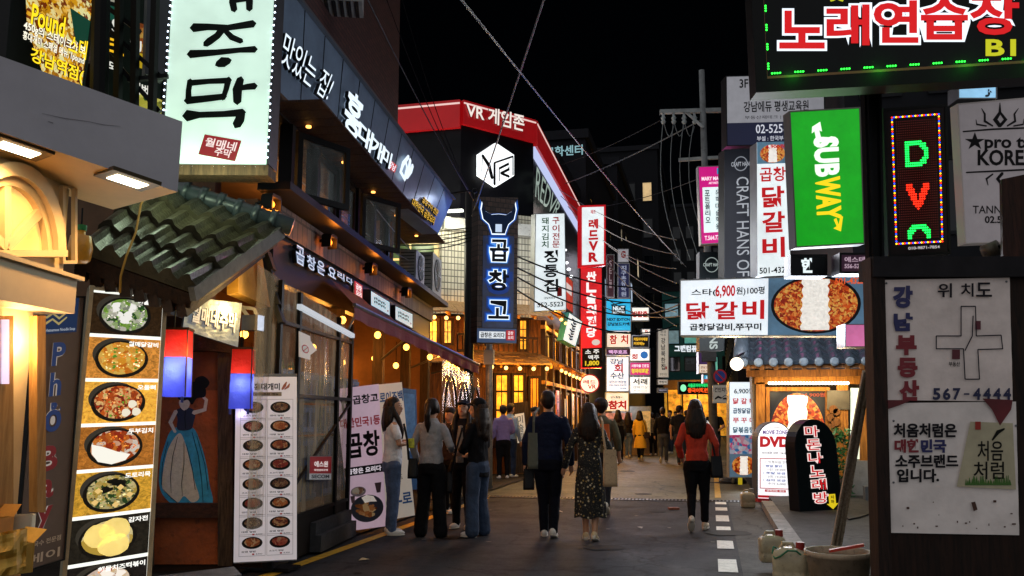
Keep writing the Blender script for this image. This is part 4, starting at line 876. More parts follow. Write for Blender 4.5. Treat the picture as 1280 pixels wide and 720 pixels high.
carton(-34, 728, 4.75, (.34, .3, .2), .3, 'lowest open brown box in the rubbish pile'); carton(2, 716, 4.7, (.22, .2, .15), -.4, 'tilted tan box with bent flaps in the rubbish pile', KR2); carton(-30, 680, 4.75, (.26, .2, .13), .15, 'topmost flat brown box on the rubbish pile'); carton(22, 672, 4.95, (.14, .1, .12), .5, 'little white carton at the back of the rubbish pile', mat('#b8b09c', .7, var=.15), False)
pb = root('paper_bag', at(8, 715, 4.5), 'crumpled yellow paper bag in front of the rubbish pile', 'bag'); mb = MB(); q = Q4((-22, 672), (34, 660), (32, 712), (-20, 722), 4.45, 4.55)
mb.grid(q, 12, 10, lambda u, v: .05 * noise.noise(Vector((u * 5, v * 4, 1))) + .08 * math.sin(math.pi * u)); mb.grid(Quad([q.c[1], q.c[0], q.c[3], q.c[2]]), 12, 10, lambda u, v: .05 * noise.noise(Vector((u * 5, v * 4, 3))) + .05 * math.sin(math.pi * u)); mb.build('sack', mat('#c99a3c', .65, var=.2, vs=6), pb, False)
rr = random.Random(3)
cr = root('plastic_crate', at(20, 740, 4.8), 'dark crate under the rubbish pile', 'crate'); c = at(4, 735, 4.8); MB().box((c.x, c.y, .25), (.5, .4, .5)).build('crate_body', mat('#2a2320', .6, var=.4), cr)
# ---- standing menu banner
q = Q4((295, 471), (371, 471), (371, 699), (292, 703), 8.2, 8.3)
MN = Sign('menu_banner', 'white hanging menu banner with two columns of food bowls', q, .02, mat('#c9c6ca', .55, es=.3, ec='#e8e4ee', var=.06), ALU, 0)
MN.text([('홍대개미', .3, .035, .72, .075)], ink(), .03); MN.panel((.2, .085, .75, .108), mat('#8f877a', .6)); MN.text([('강남역 포장 메뉴', .25, .09, .7, .103)], ink(), .02)
MN.mesh(lambda m, f: [m.stroke(f, [(.76, .07), (.8, .05), (.83, .03)], [.03, .05, .02], .004), m.stroke(f, [(.8, .07), (.86, .055), (.88, .04)], [.02, .04, .02], .004)], 'ant_emblem', mat('#9a5a4a', .6))
bm = MB(); grd = MB(); tx = MB(); rs_ = MB(); 
foods = [food('#7a1d0c', '#d86a2a', '#f0c08a', 46, .12), food('#a8481c', '#f08a3a', '#ffe0b0', 40, .12), food('#3a1a0e', '#8a4a2c', '#c8a87a', 52, .12), food('#8a0f0c', '#c83a24', '#e8b08a', 44, .12)]
for j in range(8):
    for i in range(2):
        cu, cv = (.29, .73)[i], .17 + j * .1045
        bm.disc(MN.face, cu, cv, .165, .032, .003, 22); 
        MB().disc(MN.face, cu, cv - .003, .125, .023, .005, 16, .03, seed=j * 2 + i).build('dish_photo', foods[(j * 3 + i * 2) % 4], MN.root)
        put(tx, MN.face, ['소고기 덮밥', '연어 덮밥', '대창 덮밥', '삼겹 덮밥'][(j + i) % 4], cu - .17, cv + .041, cu + .06, cv + .05, .003, .02); put(tx, MN.face, '8,900', cu + .06, cv + .056, cu + .16, cv + .064, .003, .0); rs_.sheet(MN.face.sub(cu, cv + .056, cu + .035, cv + .064), .003)
        grd.frame(MN.face.sub(cu - .21, cv - .045, cu + .21, cv + .07), .003, .001, .002)
bm.build('bowls', mat('#1b1a1a', .35), MN.root)['kind'] = 'stuff'; grd.build('grid_lines', mat('#8f8c90', .6), MN.root); tx.build('lettering', ink('#2a2624'), MN.root); rs_.build('price_marks', mat('#b81c1c', .5), MN.root)
MB().bar(q.p(0, -.01, -.01), q.p(1, -.01, -.01), .025).bar(q.p(0, 1.0, -.01), q.p(1, 1.0, -.01), .025).tube([q.p(.5, 0, -.03), q.p(.5, 1.0, -.03)], .012).build('pole', STEEL, MN.root)
MB().box(gnd(330, 712, .03) + Vector((0, .12, 0)), (.5, .25, .03)).build('foot', DARKM, MN.root)
# ---- vinyl tent with blue crates
tq = Quad([fa(322, 331, .3), fa(441, 407, .3), fa(441, 407, .3), fa(322, 331, .3)]); tq.c[2] = Vector((*tq.c[1].xy, .45)); tq.c[3] = Vector((*tq.c[0].xy, .45)); tq = Quad(tq.c)
TN = root('vinyl_enclosure', tq.base(), 'clear vinyl front enclosure with black posts and a dark base', 'enclosure')
MB().grid(tq, 14, 20, lambda u, v: .015 * noise.noise(Vector((u * 6, v * 3, 0)))).build('vinyl', film((.62, .5, .32), .42, .15), TN)
mb = MB()
for px in (350, 374, 424, 440): a_ = fa(px, 400, .32); zt_ = tq.c[0].z + (tq.c[1].z - tq.c[0].z) * max(0, (px - 322)) / 119; mb.bar((a_.x, a_.y, .03), (a_.x, a_.y, zt_), .045)
a_, b_ = fa(350, 400, .32), fa(440, 400, .32)
for z in (2.35, 1.65, .45): mb.bar((a_.x, a_.y, z), (b_.x, b_.y, z), .035)
for z in (1.15,): mb.bar((a_.x, a_.y, .5), (b_.x, b_.y, 1.6), .025)
mb.pieces('post', BLACK, TN)
base = Quad([Vector((a_.x, a_.y, .46)), Vector((b_.x, b_.y, .46)), Vector((b_.x, b_.y, .03)), Vector((a_.x, a_.y, .03))]); MB().slab(base, -.08, -.0).build('base_board', mat('#1d1714', .6, var=.4), TN)
MB().slab(Quad([v.lerp(w_, .0) for v, w_ in zip(base.c, base.c)]).sub(.45, .6, 1, 1), .0, .12).slab(base.sub(.45, .3, 1, .6), .0, .06).build('step', mat('#3a3b3e', .6, .3, var=.4, vs=6, bump=.4), TN)
MB().bar(fa(374, 383, .36), fa(441, 420, .36), .05, .05).build('glow_bar', E('#cfd6de', .8), TN)  # white top bar of the window frame, given an added glow
ct = 0
for i, px in enumerate((345, 372, 399, 426)):
    for j in range(4):
        k = fa(px, 400, -.1); k.z = .5 + j * .37; r_ = root('bottle_crate', k, 'blue plastic bottle crate in the stacks behind the clear vinyl', 'crate', 'blue crates stacked behind the clear vinyl'); ct += 1
        MB().box(k + Vector((0, 0, .165)), (.36, .44, .33)).build('crate_shell', mat('#1e4a7c', .45, var=.25, vs=6), r_); q = Quad([k + Vector((.186, -.2, .3)), k + Vector((.186, .2, .3)), k + Vector((.186, .2, .03)), k + Vector((.186, -.2, .03))])
        MB().slab(q.sub(0, 0, 1, .2), -.004, .02).slab(q.sub(0, .8, 1, 1), -.004, .02).slab(q.sub(.44, .2, .56, .8), -.004, .015).build('rim', mat('#2b62a0', .45, var=.2), r_)
for pxx, yy, o in ((350, 400, -.6), (400, 415, -.7), (430, 440, -.5)): lamp(fa(pxx, yy, o), 26, '#ffa845', .1, B1)
ar = root('arrow_sign', fa(383, 448, .36), 'white arrow shaped no smoking notice stuck on the clear vinyl', 'sign')
aq = pxq4(Quad([v + NA * .0 for v in (fa(372, 412, .36), fa(396, 420, .36), fa(396, 452, .36), fa(372, 446, .36))]), [(373, 414), (395, 423), (395, 452), (373, 446)])
MB().poly(aq, [(0, 0), (.6, 0.02), (.62, .2), (1, .5), (.62, .8), (.6, 1), (0, 1)], .01, .008).build('plate', mat('#d8d4cc', .5, es=.12), ar)
MB().disc(aq, .32, .62, .2, .17, .012, 20).build('ring', mat('#c0201c', .5), ar); MB().disc(aq, .32, .62, .15, .125, .0135, 20).build('ring_centre', mat('#e0dcd4', .5), ar); MB().bar(aq.p(.2, .72, .015), aq.p(.44, .52, .015), .012, .004).build('slash', mat('#c0201c', .5), ar)
sq = pxq4(tq, [(386, 570), (414, 570), (413, 600), (385, 600)], .05)
sc = Sign('security_plate', 'small red and white security company plate on the dark base board', sq, .015, mat('#a5141c', .45, es=.12), ALU, .006); sc.panel((.0, .74, 1, 1), mat('#cfcfcf', .5, es=.1)); sc.text([('에스원', .2, .2, .82, .46), ('무인경비구역', .2, .54, .82, .64)], E('#fff2ee', .6), .03); sc.text([('SECOM', .1, .79, .9, .95)], ink('#26343c'), .03)
# ---- band lettering, channel letters
bq_ = fsq(-1, 9.62, 3.3, 2.88, .004)
cl = root('channel_letters', fa(405, 345, .03), 'pale blue channel letters on the black band above the clear vinyl', 'sign')
for ch, x0, x1, y0, y1 in (('곱', 370, 380.5, 305, 334), ('창', 383.6, 394.5, 316.6, 340.8), ('은', 396.4, 405.8, 323.6, 345.8), ('요', 410, 419.8, 331.4, 349.7), ('리', 421.7, 430.3, 338, 352.4), ('다', 433, 440.8, 345, 357.5)):
    s_ = (x1 - x0) * .6; lq_ = pxq4(bq_, [(x0, y0), (x1, y0 + s_), (x1, y1), (x0, y1 - s_)], .06); mb = MB(); put(mb, lq_, ch, 0, 0, 1, 1, 0, .05, .05); mb.build('letter', E('#8fa4c4', .55), cl); mb = MB(); put(mb, lq_, ch, 0, 0, 1, 1, .002, .0, 0); mb.build('letter_face', E('#d5e4fb', .9), cl)
sq = pxq4(bq_, [(443, 351), (452.5, 357), (452.5, 376), (443, 370)], .03); rs = Sign('seal_sign', 'tiny red and white square seal on the black band by the channel letters', sq, .02, E('#d23a3a', .8), ALU, 0); rs.text([('곱창', .12, .1, .88, .48), ('요리', .12, .52, .88, .9)], E('#fff0ee', 1.1), .03)
for pts, lb in (([(462.5, 361.5), (487, 376.5), (487, 396.3), (462.5, 382.7)], 'white handwritten lightbox on the band, nearer the channel letters'), ([(493.2, 381), (515.5, 391.5), (515.5, 412), (493.2, 400)], 'white handwritten lightbox on the band, nearer the air conditioners')):
    s_ = Sign('lightbox', lb, pxq4(bq_, pts, .14), .1, backlit('#b9d2d4', .75, .15, 5), DARKM, .02, group='pair of handwritten white lightboxes')
    s_.mesh(lambda m, f: [m.stroke(f, [(.15 + .09 * i, .3 + .04 * math.sin(i * 5) + k * .26), (.18 + .09 * i, .38 + .05 * math.cos(i * 3) + k * .26), (.21 + .09 * i, .34 + k * .26)], [.02, .03, .02], .003) for i in range(7) for k in range(2)], 'handwriting', ink('#1f2c33')); s_.panel((.86, .66, .92, .8), E('#c03a3a', .6), name='red_mark')
# ---- main fascia sign of the upper floor
q = Q4((322, -63), (566, 250), (548, 292), (322, 106), 8.75, 15.5)
HG = Sign('fascia_sign', 'long dark metal fascia sign with white glowing letters on the upper floor', q, .3, None, mat('#7f93ab', .36, .2, var=.2, vs=2.5), 0)
MB().slab(q.sub(0, -.03, 1, .0), -.34, .05).build('top_rail', mat('#6a7078', .4, .7, es=.04), HG.root)
mb = MB(); [mb.slab(q.sub(i / 13 - .0011, 0, i / 13 + .0011, 1), .001, .004) for i in range(1, 13)]; mb.build('panel_joints', mat('#05070a', .6), HG.root)
GL = E('#e6f4ff', 1.15)
def qtext(sign, t, pts, m, bold=.02, h=.06, ext=.05, name='lettering'):
    k = pxq4(q, pts, h); mb = MB(); put(mb, k, t, 0, 0, 1, 1, 0, bold, ext); return mb.build(name, m, sign.root)
qtext(HG, '맛있는 집!', [(358, 38), (420, 98), (408, 127), (350, 78)], GL, .0)
for ch, pts in (('홍', [(436, 108), (456, 128), (448, 180), (428, 160)]), ('대', [(450, 148), (468, 168), (463, 192), (446, 176)]), ('개', [(466, 167), (482, 184), (477, 205), (462, 190)]), ('미', [(481, 182), (491, 193), (487, 212), (477, 202)])): qtext(HG, ch, pts, GL, .03)
qtext(HG, '강남', [(488, 200), (496, 207), (493, 215), (485, 208)], GL, .02, .03, 0); k = pxq4(q, [(487, 199), (496.5, 207), (493.5, 216), (484.5, 208)], .02); MB().sheet(k).build('red_seal', E('#d01820', 1), HG.root)
mb = MB(); brush(mb, q, [([(507, 196), (500, 205), (497, 215), (502, 224), (507, 214), (509, 200)], 4), ([(503, 199), (505, 210), (502, 222)], 3), ([(505, 222), (510, 214), (512, 207)], 4)], .05); mb.build('ant_emblem', GL, HG.root)
YG = E('#e8b414', 1.1); qtext(HG, '곱창구이 전문', [(530, 245.5), (549, 263.5), (546.5, 270.5), (527.5, 252.5)], YG, .01, .04, .03); qtext(HG, '대한민국 곱창요리', [(517, 247), (544.5, 272), (542, 281.5), (514.5, 257)], YG, .01, .04, .03)
sp = root('spotlight', at(560, 214, 14.6), 'small arm spotlight shining on the far end of the metal fascia', 'lamp'); MB().tube([q.p(.96, -.02, 0), q.p(.955, -.06, .5)], .015).ball(q.p(.955, -.04, .5), .05).build('arm', DARKM, sp); lamp(q.p(.955, .15, .42), 7, '#dfe9ff', .05, sp, spot=110, aim=q.p(.93, .5, 0))
# air conditioners
def acunit(c, s, label, M=None, dirv=None):
    r_ = root('air_conditioner', c, label, 'air conditioner'); M = M or Matrix.Rotation(math.atan2(DA.y, DA.x) - math.pi / 2, 3, 'Z'); sx, sy, sz = s
    MB().box(c + Vector((0, 0, sz / 2)), s, M).build('casing', mat('#8f9290', .5, var=.15, wear='#5a5a56'), r_)
    k = c + M @ Vector((sx / 2 + .004, 0, sz / 2)); X = M @ Vector((1, 0, 0)); mx = Matrix((M @ Vector((0, 1, 0)), Vector((0, 0, 1)), X)).transposed()
    MB().lathe(k, [(sz * .42, 0), (sz * .42, .012), (sz * .36, .012)], 20, mx).build('fan_ring', DARKM, r_); mb = MB()
    for i in range(6): a = i * math.pi / 6; d = mx @ Vector((math.cos(a), math.sin(a), 0)) * sz * .4; mb.bar(k - d + X * .02, k + d + X * .02, .01)
    mb.build('grille', mat('#b5b8b6', .5), r_)
    mb = MB()
    for i in range(9): mb.box(c + M @ Vector((0, -sy / 2 - .004, sz * (.1 + .1 * i))), (sx * .8, .012, .012), M)
    mb.build('louvres', DARKM, r_); return r_
k = fs(7.15, .12, 3.77); acunit(k, (.3, .75, .55), 'smaller white air conditioner unit on the black ledge')
k = fs(8.55, .14, 3.77); acunit(k, (.36, .95, .75), 'bigger dark sided air conditioner unit at the end of the ledge')
b_ = root('wall_box', at(428, 14, 11), 'white ribbed box hanging on the upper brick wall', 'box'); MB().box(at(428, -4, 11.2), (.55, .5, .34), Matrix.Rotation(.35, 3, 'Z')).build('shell', mat('#9b9d9b', .5, var=.2), b_); mb = MB(); c_ = at(428, -4, 11.2); M_ = Matrix.Rotation(.35, 3, 'Z'); [mb.box(c_ + M_ @ Vector((-.2 + i * .1, 0, -.172)), (.05, .46, .02), M_) for i in range(5)]; mb.build('ribs', DARKM, b_)
# ---- maroon awning
va = [at(443, 381, 10.3), at(599, 456, 16.9), at(599, 468, 16.9), at(443, 399, 10.3)]
AW = root('awning', (va[2] + va[3]) / 2, 'long maroon fabric awning sloping over the pub terrace', 'awning')
vq_ = Quad(va); mb = MB(); mb.grid(vq_, 40, 4, lambda u, v: .02 * math.sin(u * 60) * v); mb.build('valance', mat('#6b1a2a', .75, var=.15, vs=4, bump=.2, es=.03), AW)
ta, tb = fs(2.6, .05, 3.15), fs(9.5, .05, 2.95); MB().add([va[0], va[1], tb, ta], [(0, 1, 2, 3)]).build('canopy', mat('#4c1320', .8, var=.2), AW)
mb = MB(); mb.tube([va[0], va[1]], .025); [mb.tube([va[0].lerp(va[1], t), fs(2.8 + 6.6 * t, .1, 2.3)], .018) for t in (0.02, .35, .68, .98)]; mb.pieces('arm', STEEL, AW)
for t in (.1, .3, .5, .7, .88):
    k = va[3].lerp(va[2], t) - NA * .4 + Vector((0, 0, .1)); r_ = MB().ball(k, .05, 8, 6).build('bulb', E('#ffb347', 6), AW, True); lamp(k - Vector((0, 0, .1)), 20, '#ff9a3c', .05, AW)
# terrace vinyl beyond the awning
t2 = Quad([fs(5.6, .95, 2.35), fs(9.7, 1.0, 2.2), fs(9.7, 1.0, .06), fs(5.6, .95, .06)])
TV = root('terrace_screen', t2.base(), 'clear vinyl terrace screen with arched black frames under the awning', 'screen'); MB().grid(t2, 12, 12, lambda u, v: .015 * noise.noise(Vector((u * 7, v * 3, 5)))).build('vinyl', film((.8, .7, .5), .22, .12), TV)
mb = MB()
for i in range(3):
    u0, u1 = i / 3 + .02, (i + 1) / 3 - .02; pts = [t2.p(u0, 1, .03)] + [t2.p((u0 + u1) / 2 - (u1 - u0) / 2 * math.cos(a), .45 - .35 * math.sin(a), .03) for a in [math.pi * j / 10 for j in range(11)]] + [t2.p(u1, 1, .03)]; mb.tube(pts, .02, 6)
mb.pieces('arched_frame', BLACK, TV); MB().slab(t2.sub(0, .72, 1, 1), -.06, -.01).build('base_board', mat('#2a1a10', .7, var=.4), TV)
# ---- standing banners
def xbanner(name, label, pts, dl, dr, m): 
    q = Q4(*pts, dl, dr); s_ = Sign(name, label, q, .012, m, ALU, 0); mb = MB().bar(q.p(0, .0, -.02), q.p(1, 1, -.03), .015).bar(q.p(1, 0, -.02), q.p(0, 1, -.03), .015).tube([q.p(.5, .5, -.03), q.p(.5, 1.0, -.35)], .01); mb.build('stand', BLACK, s_.root); return s_
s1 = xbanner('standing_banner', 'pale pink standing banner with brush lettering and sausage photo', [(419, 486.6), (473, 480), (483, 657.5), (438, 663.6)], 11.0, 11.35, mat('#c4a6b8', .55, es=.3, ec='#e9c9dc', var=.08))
f = s1.face; mb = MB(); mb.stroke(f, [(.06, .06), (.12, .1), (.2, .1), (.28, .05)], [.03, .07, .08, .03], .004); mb.stroke(f, [(.12, .1), (.13, .15)], .05, .0045); mb.stroke(f, [(.22, .1), (.2, .15)], .05, .0045); mb.stroke(f, [(.1, .155), (.24, .15)], .02, .0045)
puts(mb, f, [('곱창고', .36, .06, .97, .125), ('곱창', .1, .32, .94, .50)], .004, .03); mb.build('lettering', ink('#0d0c10'), s1.root); s1.text([('대한민국1등', .02, .215, .98, .285)], mat('#a3132a', .5, es=.15), .03)
s1.panel((0, .56, 1, .62), ink('#19171b')); s1.text([('곱창은 요리다', .06, .57, .94, .61)], E('#e8dce6', .7), .03, .006)
mb = MB().disc(f, .5, .86, .44, .095, .003, 26); mb.build('bowl', mat('#3b3d48', .4, es=.03), s1.root); mb = MB(); [mb.stroke(f, [(.2 + .07 * (i % 5), .83 + .018 * (i // 2)), (.34 + .07 * (i % 5), .845 + .016 * (i // 2)), (.46 + .07 * (i % 5), .825 + .02 * (i // 2))], [.06, .1, .06], .005 + i * .0004) for i in range(9)]; mb.build('sausages', food('#7a3c14', '#c8783c', '#f0c48a', 14, .3), s1.root); MB().poly(f, [(.36, .78), (.5, .765), (.68, .78), (.76, .82), (.6, .815), (.44, .82)], .0098).build('onion', mat('#e8dcd0', .6, es=.3, var=.2, vs=20), s1.root); MB().disc(f, .3, .735, .2, .035, .003, 18).build('side_bowl', mat('#8a7a80', .5, es=.08), s1.root); MB().disc(f, .3, .73, .16, .024, .005, 18).build('side_dish', food('#6a2a1a', '#b88a6a', '#e8d8c0', 20, .25), s1.root); MB().poly(f, [(.08, .76), (.2, .76), (.18, .81), (.1, .81)], .004).poly(f, [(.74, .69), (.92, .69), (.88, .76), (.78, .76)], .004).build('cup', mat('#6a5058', .5, var=.4, vs=10), s1.root)
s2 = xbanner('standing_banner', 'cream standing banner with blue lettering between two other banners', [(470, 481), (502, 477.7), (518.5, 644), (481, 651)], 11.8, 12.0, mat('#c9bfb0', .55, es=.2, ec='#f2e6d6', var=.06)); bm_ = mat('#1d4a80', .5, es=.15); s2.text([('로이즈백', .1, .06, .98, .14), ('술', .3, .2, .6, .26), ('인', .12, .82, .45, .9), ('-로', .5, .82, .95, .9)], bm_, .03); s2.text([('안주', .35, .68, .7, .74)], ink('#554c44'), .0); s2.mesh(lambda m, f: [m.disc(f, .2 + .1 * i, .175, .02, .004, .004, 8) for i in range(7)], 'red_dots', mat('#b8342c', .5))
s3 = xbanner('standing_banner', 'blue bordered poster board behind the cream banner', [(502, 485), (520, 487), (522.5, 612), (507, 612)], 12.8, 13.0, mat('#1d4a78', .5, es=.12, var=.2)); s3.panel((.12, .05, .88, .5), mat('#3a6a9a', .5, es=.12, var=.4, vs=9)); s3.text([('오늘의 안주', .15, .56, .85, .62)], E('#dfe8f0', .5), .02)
# ================================================================ MIDDLE: signs over the street
WHT = backlit('#dfe9ec', .9, .22, 1.8); WHW = backlit('#f1ecdc', .75, .22, 2); K = ink(); RD = E('#c3141c', .9); RDK = mat('#b01018', .5, es=.35)
# VR lettering and cube emblem on the arcade building
q = vq(a1, a2, zt, zt - .66).shift(.125)
vr = root('channel_letters', q.p(.5, 1), 'white channel letters on the red band of the arcade building', 'sign'); k = pxq4(q, [(583, 127), (656, 144), (655, 165), (583, 146)], .06); mb = MB(); put(mb, k, 'VR 게임존', 0, 0, 1, 1, 0, .02, .03); mb.build('letter', E('#f3e6dd', 1.05), vr)
q = vq(a1, a2, zt - .66, 6.6)
em = root('emblem_sign', at(617, 236, 22.9), 'white glowing hexagon cube emblem on the dark corner wall', 'sign')
H = [(616, 180), (638.5, 195), (638.5, 221), (616.5, 234.5), (595, 220), (595, 194)]
mb = MB(); mb.poly(q, [uvpx(q, *p) for p in H], .14, .12); mb.build('hexagon', backlit('#eef4f6', 1.25, .1), em)
mb = MB(); 
for pts, w in (([(599, 196), (607, 208), (611, 224)], [3.5, 4.5, 4]), ([(599, 196), (598, 216)], .9), ([(614, 205), (614, 232)], 3.2), ([(614, 205), (637, 197)], 2.2), ([(637, 197), (637, 220)], 1.6), ([(620, 212), (632, 206), (632, 213), (622, 218)], 2.8), ([(622, 218), (632, 222)], 3.2), ([(620, 211), (620, 228)], 1.2)): brush(mb, q, [(pts, w)], .146)
mb.build('cube_lines', K, em)
q = q3.shift(.06); k = pxq4(q, [(671, 208), (702, 258), (694, 272), (669, 246)], .1); rv = root('channel_letters', k.p(.5, 1), 'pale green vertical channel letters on the arcade side wall', 'sign'); mb = MB(); put(mb, k, 'REDVR', 0, 0, 1, 1, 0, .0, .0); mb.build('letter', E('#b9cfc2', .6), rv)
# blue tripe restaurant blade sign on its pole
q = Q4((598, 246), (648, 247), (646, 429), (596, 428), 16.9, 17.3)
S = Sign('blade_sign', 'tall blue glowing sign with bull head emblem and three brush letters', q, .3, None, tiles('#3a2a24', '#0b0908', .16, .1, var=.5, plane='xz'), 0)
S.panel((.12, .27, .9, .9), backlit('#08204a', .28, .9, 1.6)); f = S.face
def halo(uv_lines):  # outer blue copies paint the glow around the letters
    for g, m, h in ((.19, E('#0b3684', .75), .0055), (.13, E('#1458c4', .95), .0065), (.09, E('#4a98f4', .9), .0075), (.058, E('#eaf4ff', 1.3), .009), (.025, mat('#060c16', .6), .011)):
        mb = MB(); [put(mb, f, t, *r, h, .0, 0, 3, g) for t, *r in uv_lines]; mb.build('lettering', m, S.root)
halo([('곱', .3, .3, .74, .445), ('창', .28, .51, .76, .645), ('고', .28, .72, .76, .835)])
bull = [(.1, .04), (.17, .1), (.32, .125), (.5, .12), (.68, .125), (.83, .1), (.9, .04), (.93, .09), (.88, .155), (.74, .19), (.68, .235), (.66, .255), (.34, .255), (.32, .235), (.26, .19), (.12, .155), (.07, .09)]
def scl(p, k): cx, cy = .5, .15; return [(cx + (x - cx) * k, cy + (y - cy) * (k + (k - 1) * .4)) for x, y in p]
for k, m, h in ((1.16, E('#1a5cc0', .8), .005), (1.06, E('#e6f2ff', 1.4), .007), (1.0, mat('#0b1a30', .5, es=.05, ec='#1a4a90'), .009)): MB().poly(f, scl(bull, k), h).build('bull_head', m, S.root)
S.panel((.42, .19, .58, .245), E('#cfe4ff', .9), .011, 'small_seal')
S.panel((.0, .905, .98, 1.0), mat('#33507c', .5, es=.25), .004); S.panel((.05, .925, .7, .972), E('#e8eef4', .9), .006); S.panel((.72, .915, .94, .982), E('#c01a22', .8), .006, 'red_seal'); S.text([('곱창은 요리다', .08, .932, .68, .966)], K, .03, .008); S.text([('곱창', .76, .922, .9, .946), ('요리', .76, .952, .9, .976)], E('#ffeeee', 1), .02, .008)
glow(q, 16, '#3a7aff', S.root)
# poles on the left
pl = root('utility_pole', gnd(611, 612), 'grey metal pole with peeling stickers carrying the blue blade sign', 'pole'); b = gnd(611, 612); t = at(603, 250, 17.45); MB().tube([b, b + Vector((0, 0, 2.2)), b + Vector((0, 0, 4.2))], [.075, .07, .06], 14).build('shaft', mat('#7c7d7a', .5, .4, var=.45, vs=7, wear='#b9b4a8'), pl, True)
MB().box(b + Vector((.02, -.09, 2.65)), (.2, .12, .3)).build('meter_box', mat('#8f9698', .5), pl); MB().bar(b + Vector((0, 0, 3.1)), q.p(.5, .9, -.3), .06).bar(b + Vector((0, 0, 4.1)), q.p(.5, .3, -.3), .06).build('bracket', STEEL, pl)
pk = root('black_post', gnd(585, 604), 'tall black post standing at the far end of the awning', 'post'); b = gnd(585, 604); MB().tube([b, b + Vector((0, 0, 6.6))], .11, 14).build('shaft', BLACK, pk, True)
# white BBQ kimchi sign
q = Q4((669, 267), (706, 266), (708, 388), (667, 390), 21.5, 21.9)
S = Sign('blade_sign', 'white vertical sign with red and green small letters above big black ones', q, .22, WHT, ALU, .02); S.vtext('구이전문', (.57, .03, .82, .36), RDK, .02); S.vtext('돼지김치', (.2, .03, .44, .36), mat('#0f6a34', .5, es=.1), .02); S.vtext('정통집', (.28, .37, .76, .82), K, .03); S.panel((.72, .77, .88, .86), mat('#b81a1a', .5), name='red_seal'); S.text([('강남직영점', .3, .86, .65, .885), ('552-5523', .08, .915, .92, .965)], K, .02); glow(q, 50, '#e8f0ff', S.root, back=.27)
# tilted white sign below, and red photo sign
S = Sign('blade_sign', 'tilted white sign with handwriting beside the red banner', Q4((711, 390), (728, 402), (719, 434), (703, 425), 24.5, 25.0), .2, WHT, mat('#3a8a8a', .5), .02); S.mesh(lambda m, f: [m.stroke(f, [(.3 + .12 * (i % 2), .12 + .1 * i), (.5, .16 + .1 * i), (.66, .11 + .1 * i)], [.08, .1, .06], .004) for i in range(8)], 'handwriting', ink('#2a1a3a'))
S = Sign('blade_sign', 'small red and white photo sign in front of the dark building', Q4((706, 342), (716, 352), (716, 392), (706, 384), 26.5, 27.2), .15, backlit('#b8402f', .7, .6, 6), ALU, .02); S.panel((.15, .2, .85, .5), E('#e8d6cf', .8))
for px, py, lb in ((706, 311, 'top'), (708, 327, 'second'), (711, 335, 'third'), (714, 344, 'lowest')):
    r_ = root('arm_lamp', at(px, py, 25), '%s small white arm lamp beside the white barbecue sign' % lb, 'lamp', 'arm lamps by the barbecue sign'); MB().tube([at(px - 9, py + 3, 25.3), at(px, py, 25)], .02, 6).build('arm', STEEL, r_); MB().ball(at(px, py + 1.5, 25), (.06, .06, .04), 10, 6).build('lamp_head', E('#f4f8ff', 3), r_)
# red framed VR sign and red liquor banner
q = Q4((725, 257), (757, 256), (757, 332), (725, 334), 27.0, 27.2)
S = Sign('blade_sign', 'white vertical sign in a red frame with red stacked letters', q, .25, WHT, mat('#b3121c', .4, es=.5, ec='#e01824'), .06); S.vtext('레드VR', (.3, .2, .74, .97), RD, .05); S.text([('레드', .4, .05, .62, .12)], RD, .03); glow(q, 28, '#fff0e8', S.root, back=.3)
q = Q4((726, 335), (752, 335), (752, 460), (726, 461), 27.2, 27.3)
S = Sign('blade_sign', 'long red vertical banner sign with white letters and a black price box', q, .2, backlit('#cf1f26', .72, .25), mat('#7a1216', .5), .0); S.vtext('싼ㄴ술의전당', (.26, .03, .74, .70), E('#fff0ee', 1.15), .04, gap=.1); S.panel((.06, .8, 1, .99), ink('#171310'), .003); S.text([('소 주', .2, .815, .88, .86), ('맥주', .35, .87, .88, .915)], E('#f0ece4', 1), .03, .006); S.text([('1,800', .2, .925, .88, .98)], E('#e8c42a', 1), .04, .006); S.mesh(lambda m, f: m.disc(f, .72, .745, .2, .03, .004, 14), 'cup_emblem', E('#f2dcd0', .8)); glow(q, 9, '#ff3a30', S.root, back=.25)
q = Q(725, 468, 749, 491, 25.5, 25.5)
r_ = root('round_sign', q.base(), 'round white lit sign with a red ring under the red banner', 'sign'); MB().disc(q, .5, .5, .52, .52, 0, 28).build('casing', mat('#a3141a', .4, es=.3), r_); MB().disc(q, .5, .5, .45, .45, .01, 28).build('face', backlit('#f6e9d6', 1.0, .1), r_); mb = MB(); puts(mb, q, [('레드', .16, .3, .84, .52), ('VR', .4, .55, .84, .8)], .016, .025); mb.build('lettering', RD, r_)
# stacked signs
def lb(label, x0, y0, x1, y1, d, face, texts, th=.3, border=.03, case=ALU, name='lightbox', extra=None, group=None):
    s = Sign(name, label, Q(x0, y0, x1, y1, d), th, face, case, border, group=group)
    for t in texts: s.text(t[0], t[1], t[2] if len(t) > 2 else .03, t[3] if len(t) > 3 else .006)
    if extra: extra(s)
    if 33 < d < 37 and y1 - y0 > 15: glow(s.q, (x1 - x0) * (y1 - y0) * .03, '#f4f0ff', s.root, back=th + .05)
    return s
lb('dim white sign with a red letter G, up on the dark building', 772, 311, 786, 328, 38, backlit('#a8a8ac', .35), [([('G', .25, .12, .75, .7)], mat('#8a1418', .5, es=.15), .06)])
lb('dark blue vertical academy sign with white letters', 772, 329, 787, 373, 38, mat('#141c4a', .5, es=.12), []).vtext('지구촌유학원', (.25, .04, .75, .97), E('#c9d2f0', .55), .02)
lb('dark red vertical sign with faint pale letters behind the red banner', 758, 318, 768, 372, 36, mat('#3a0c18', .5, es=.08), []).vtext('SELI', (.3, .12, .7, .8), E('#c8a8b0', .4), .02)
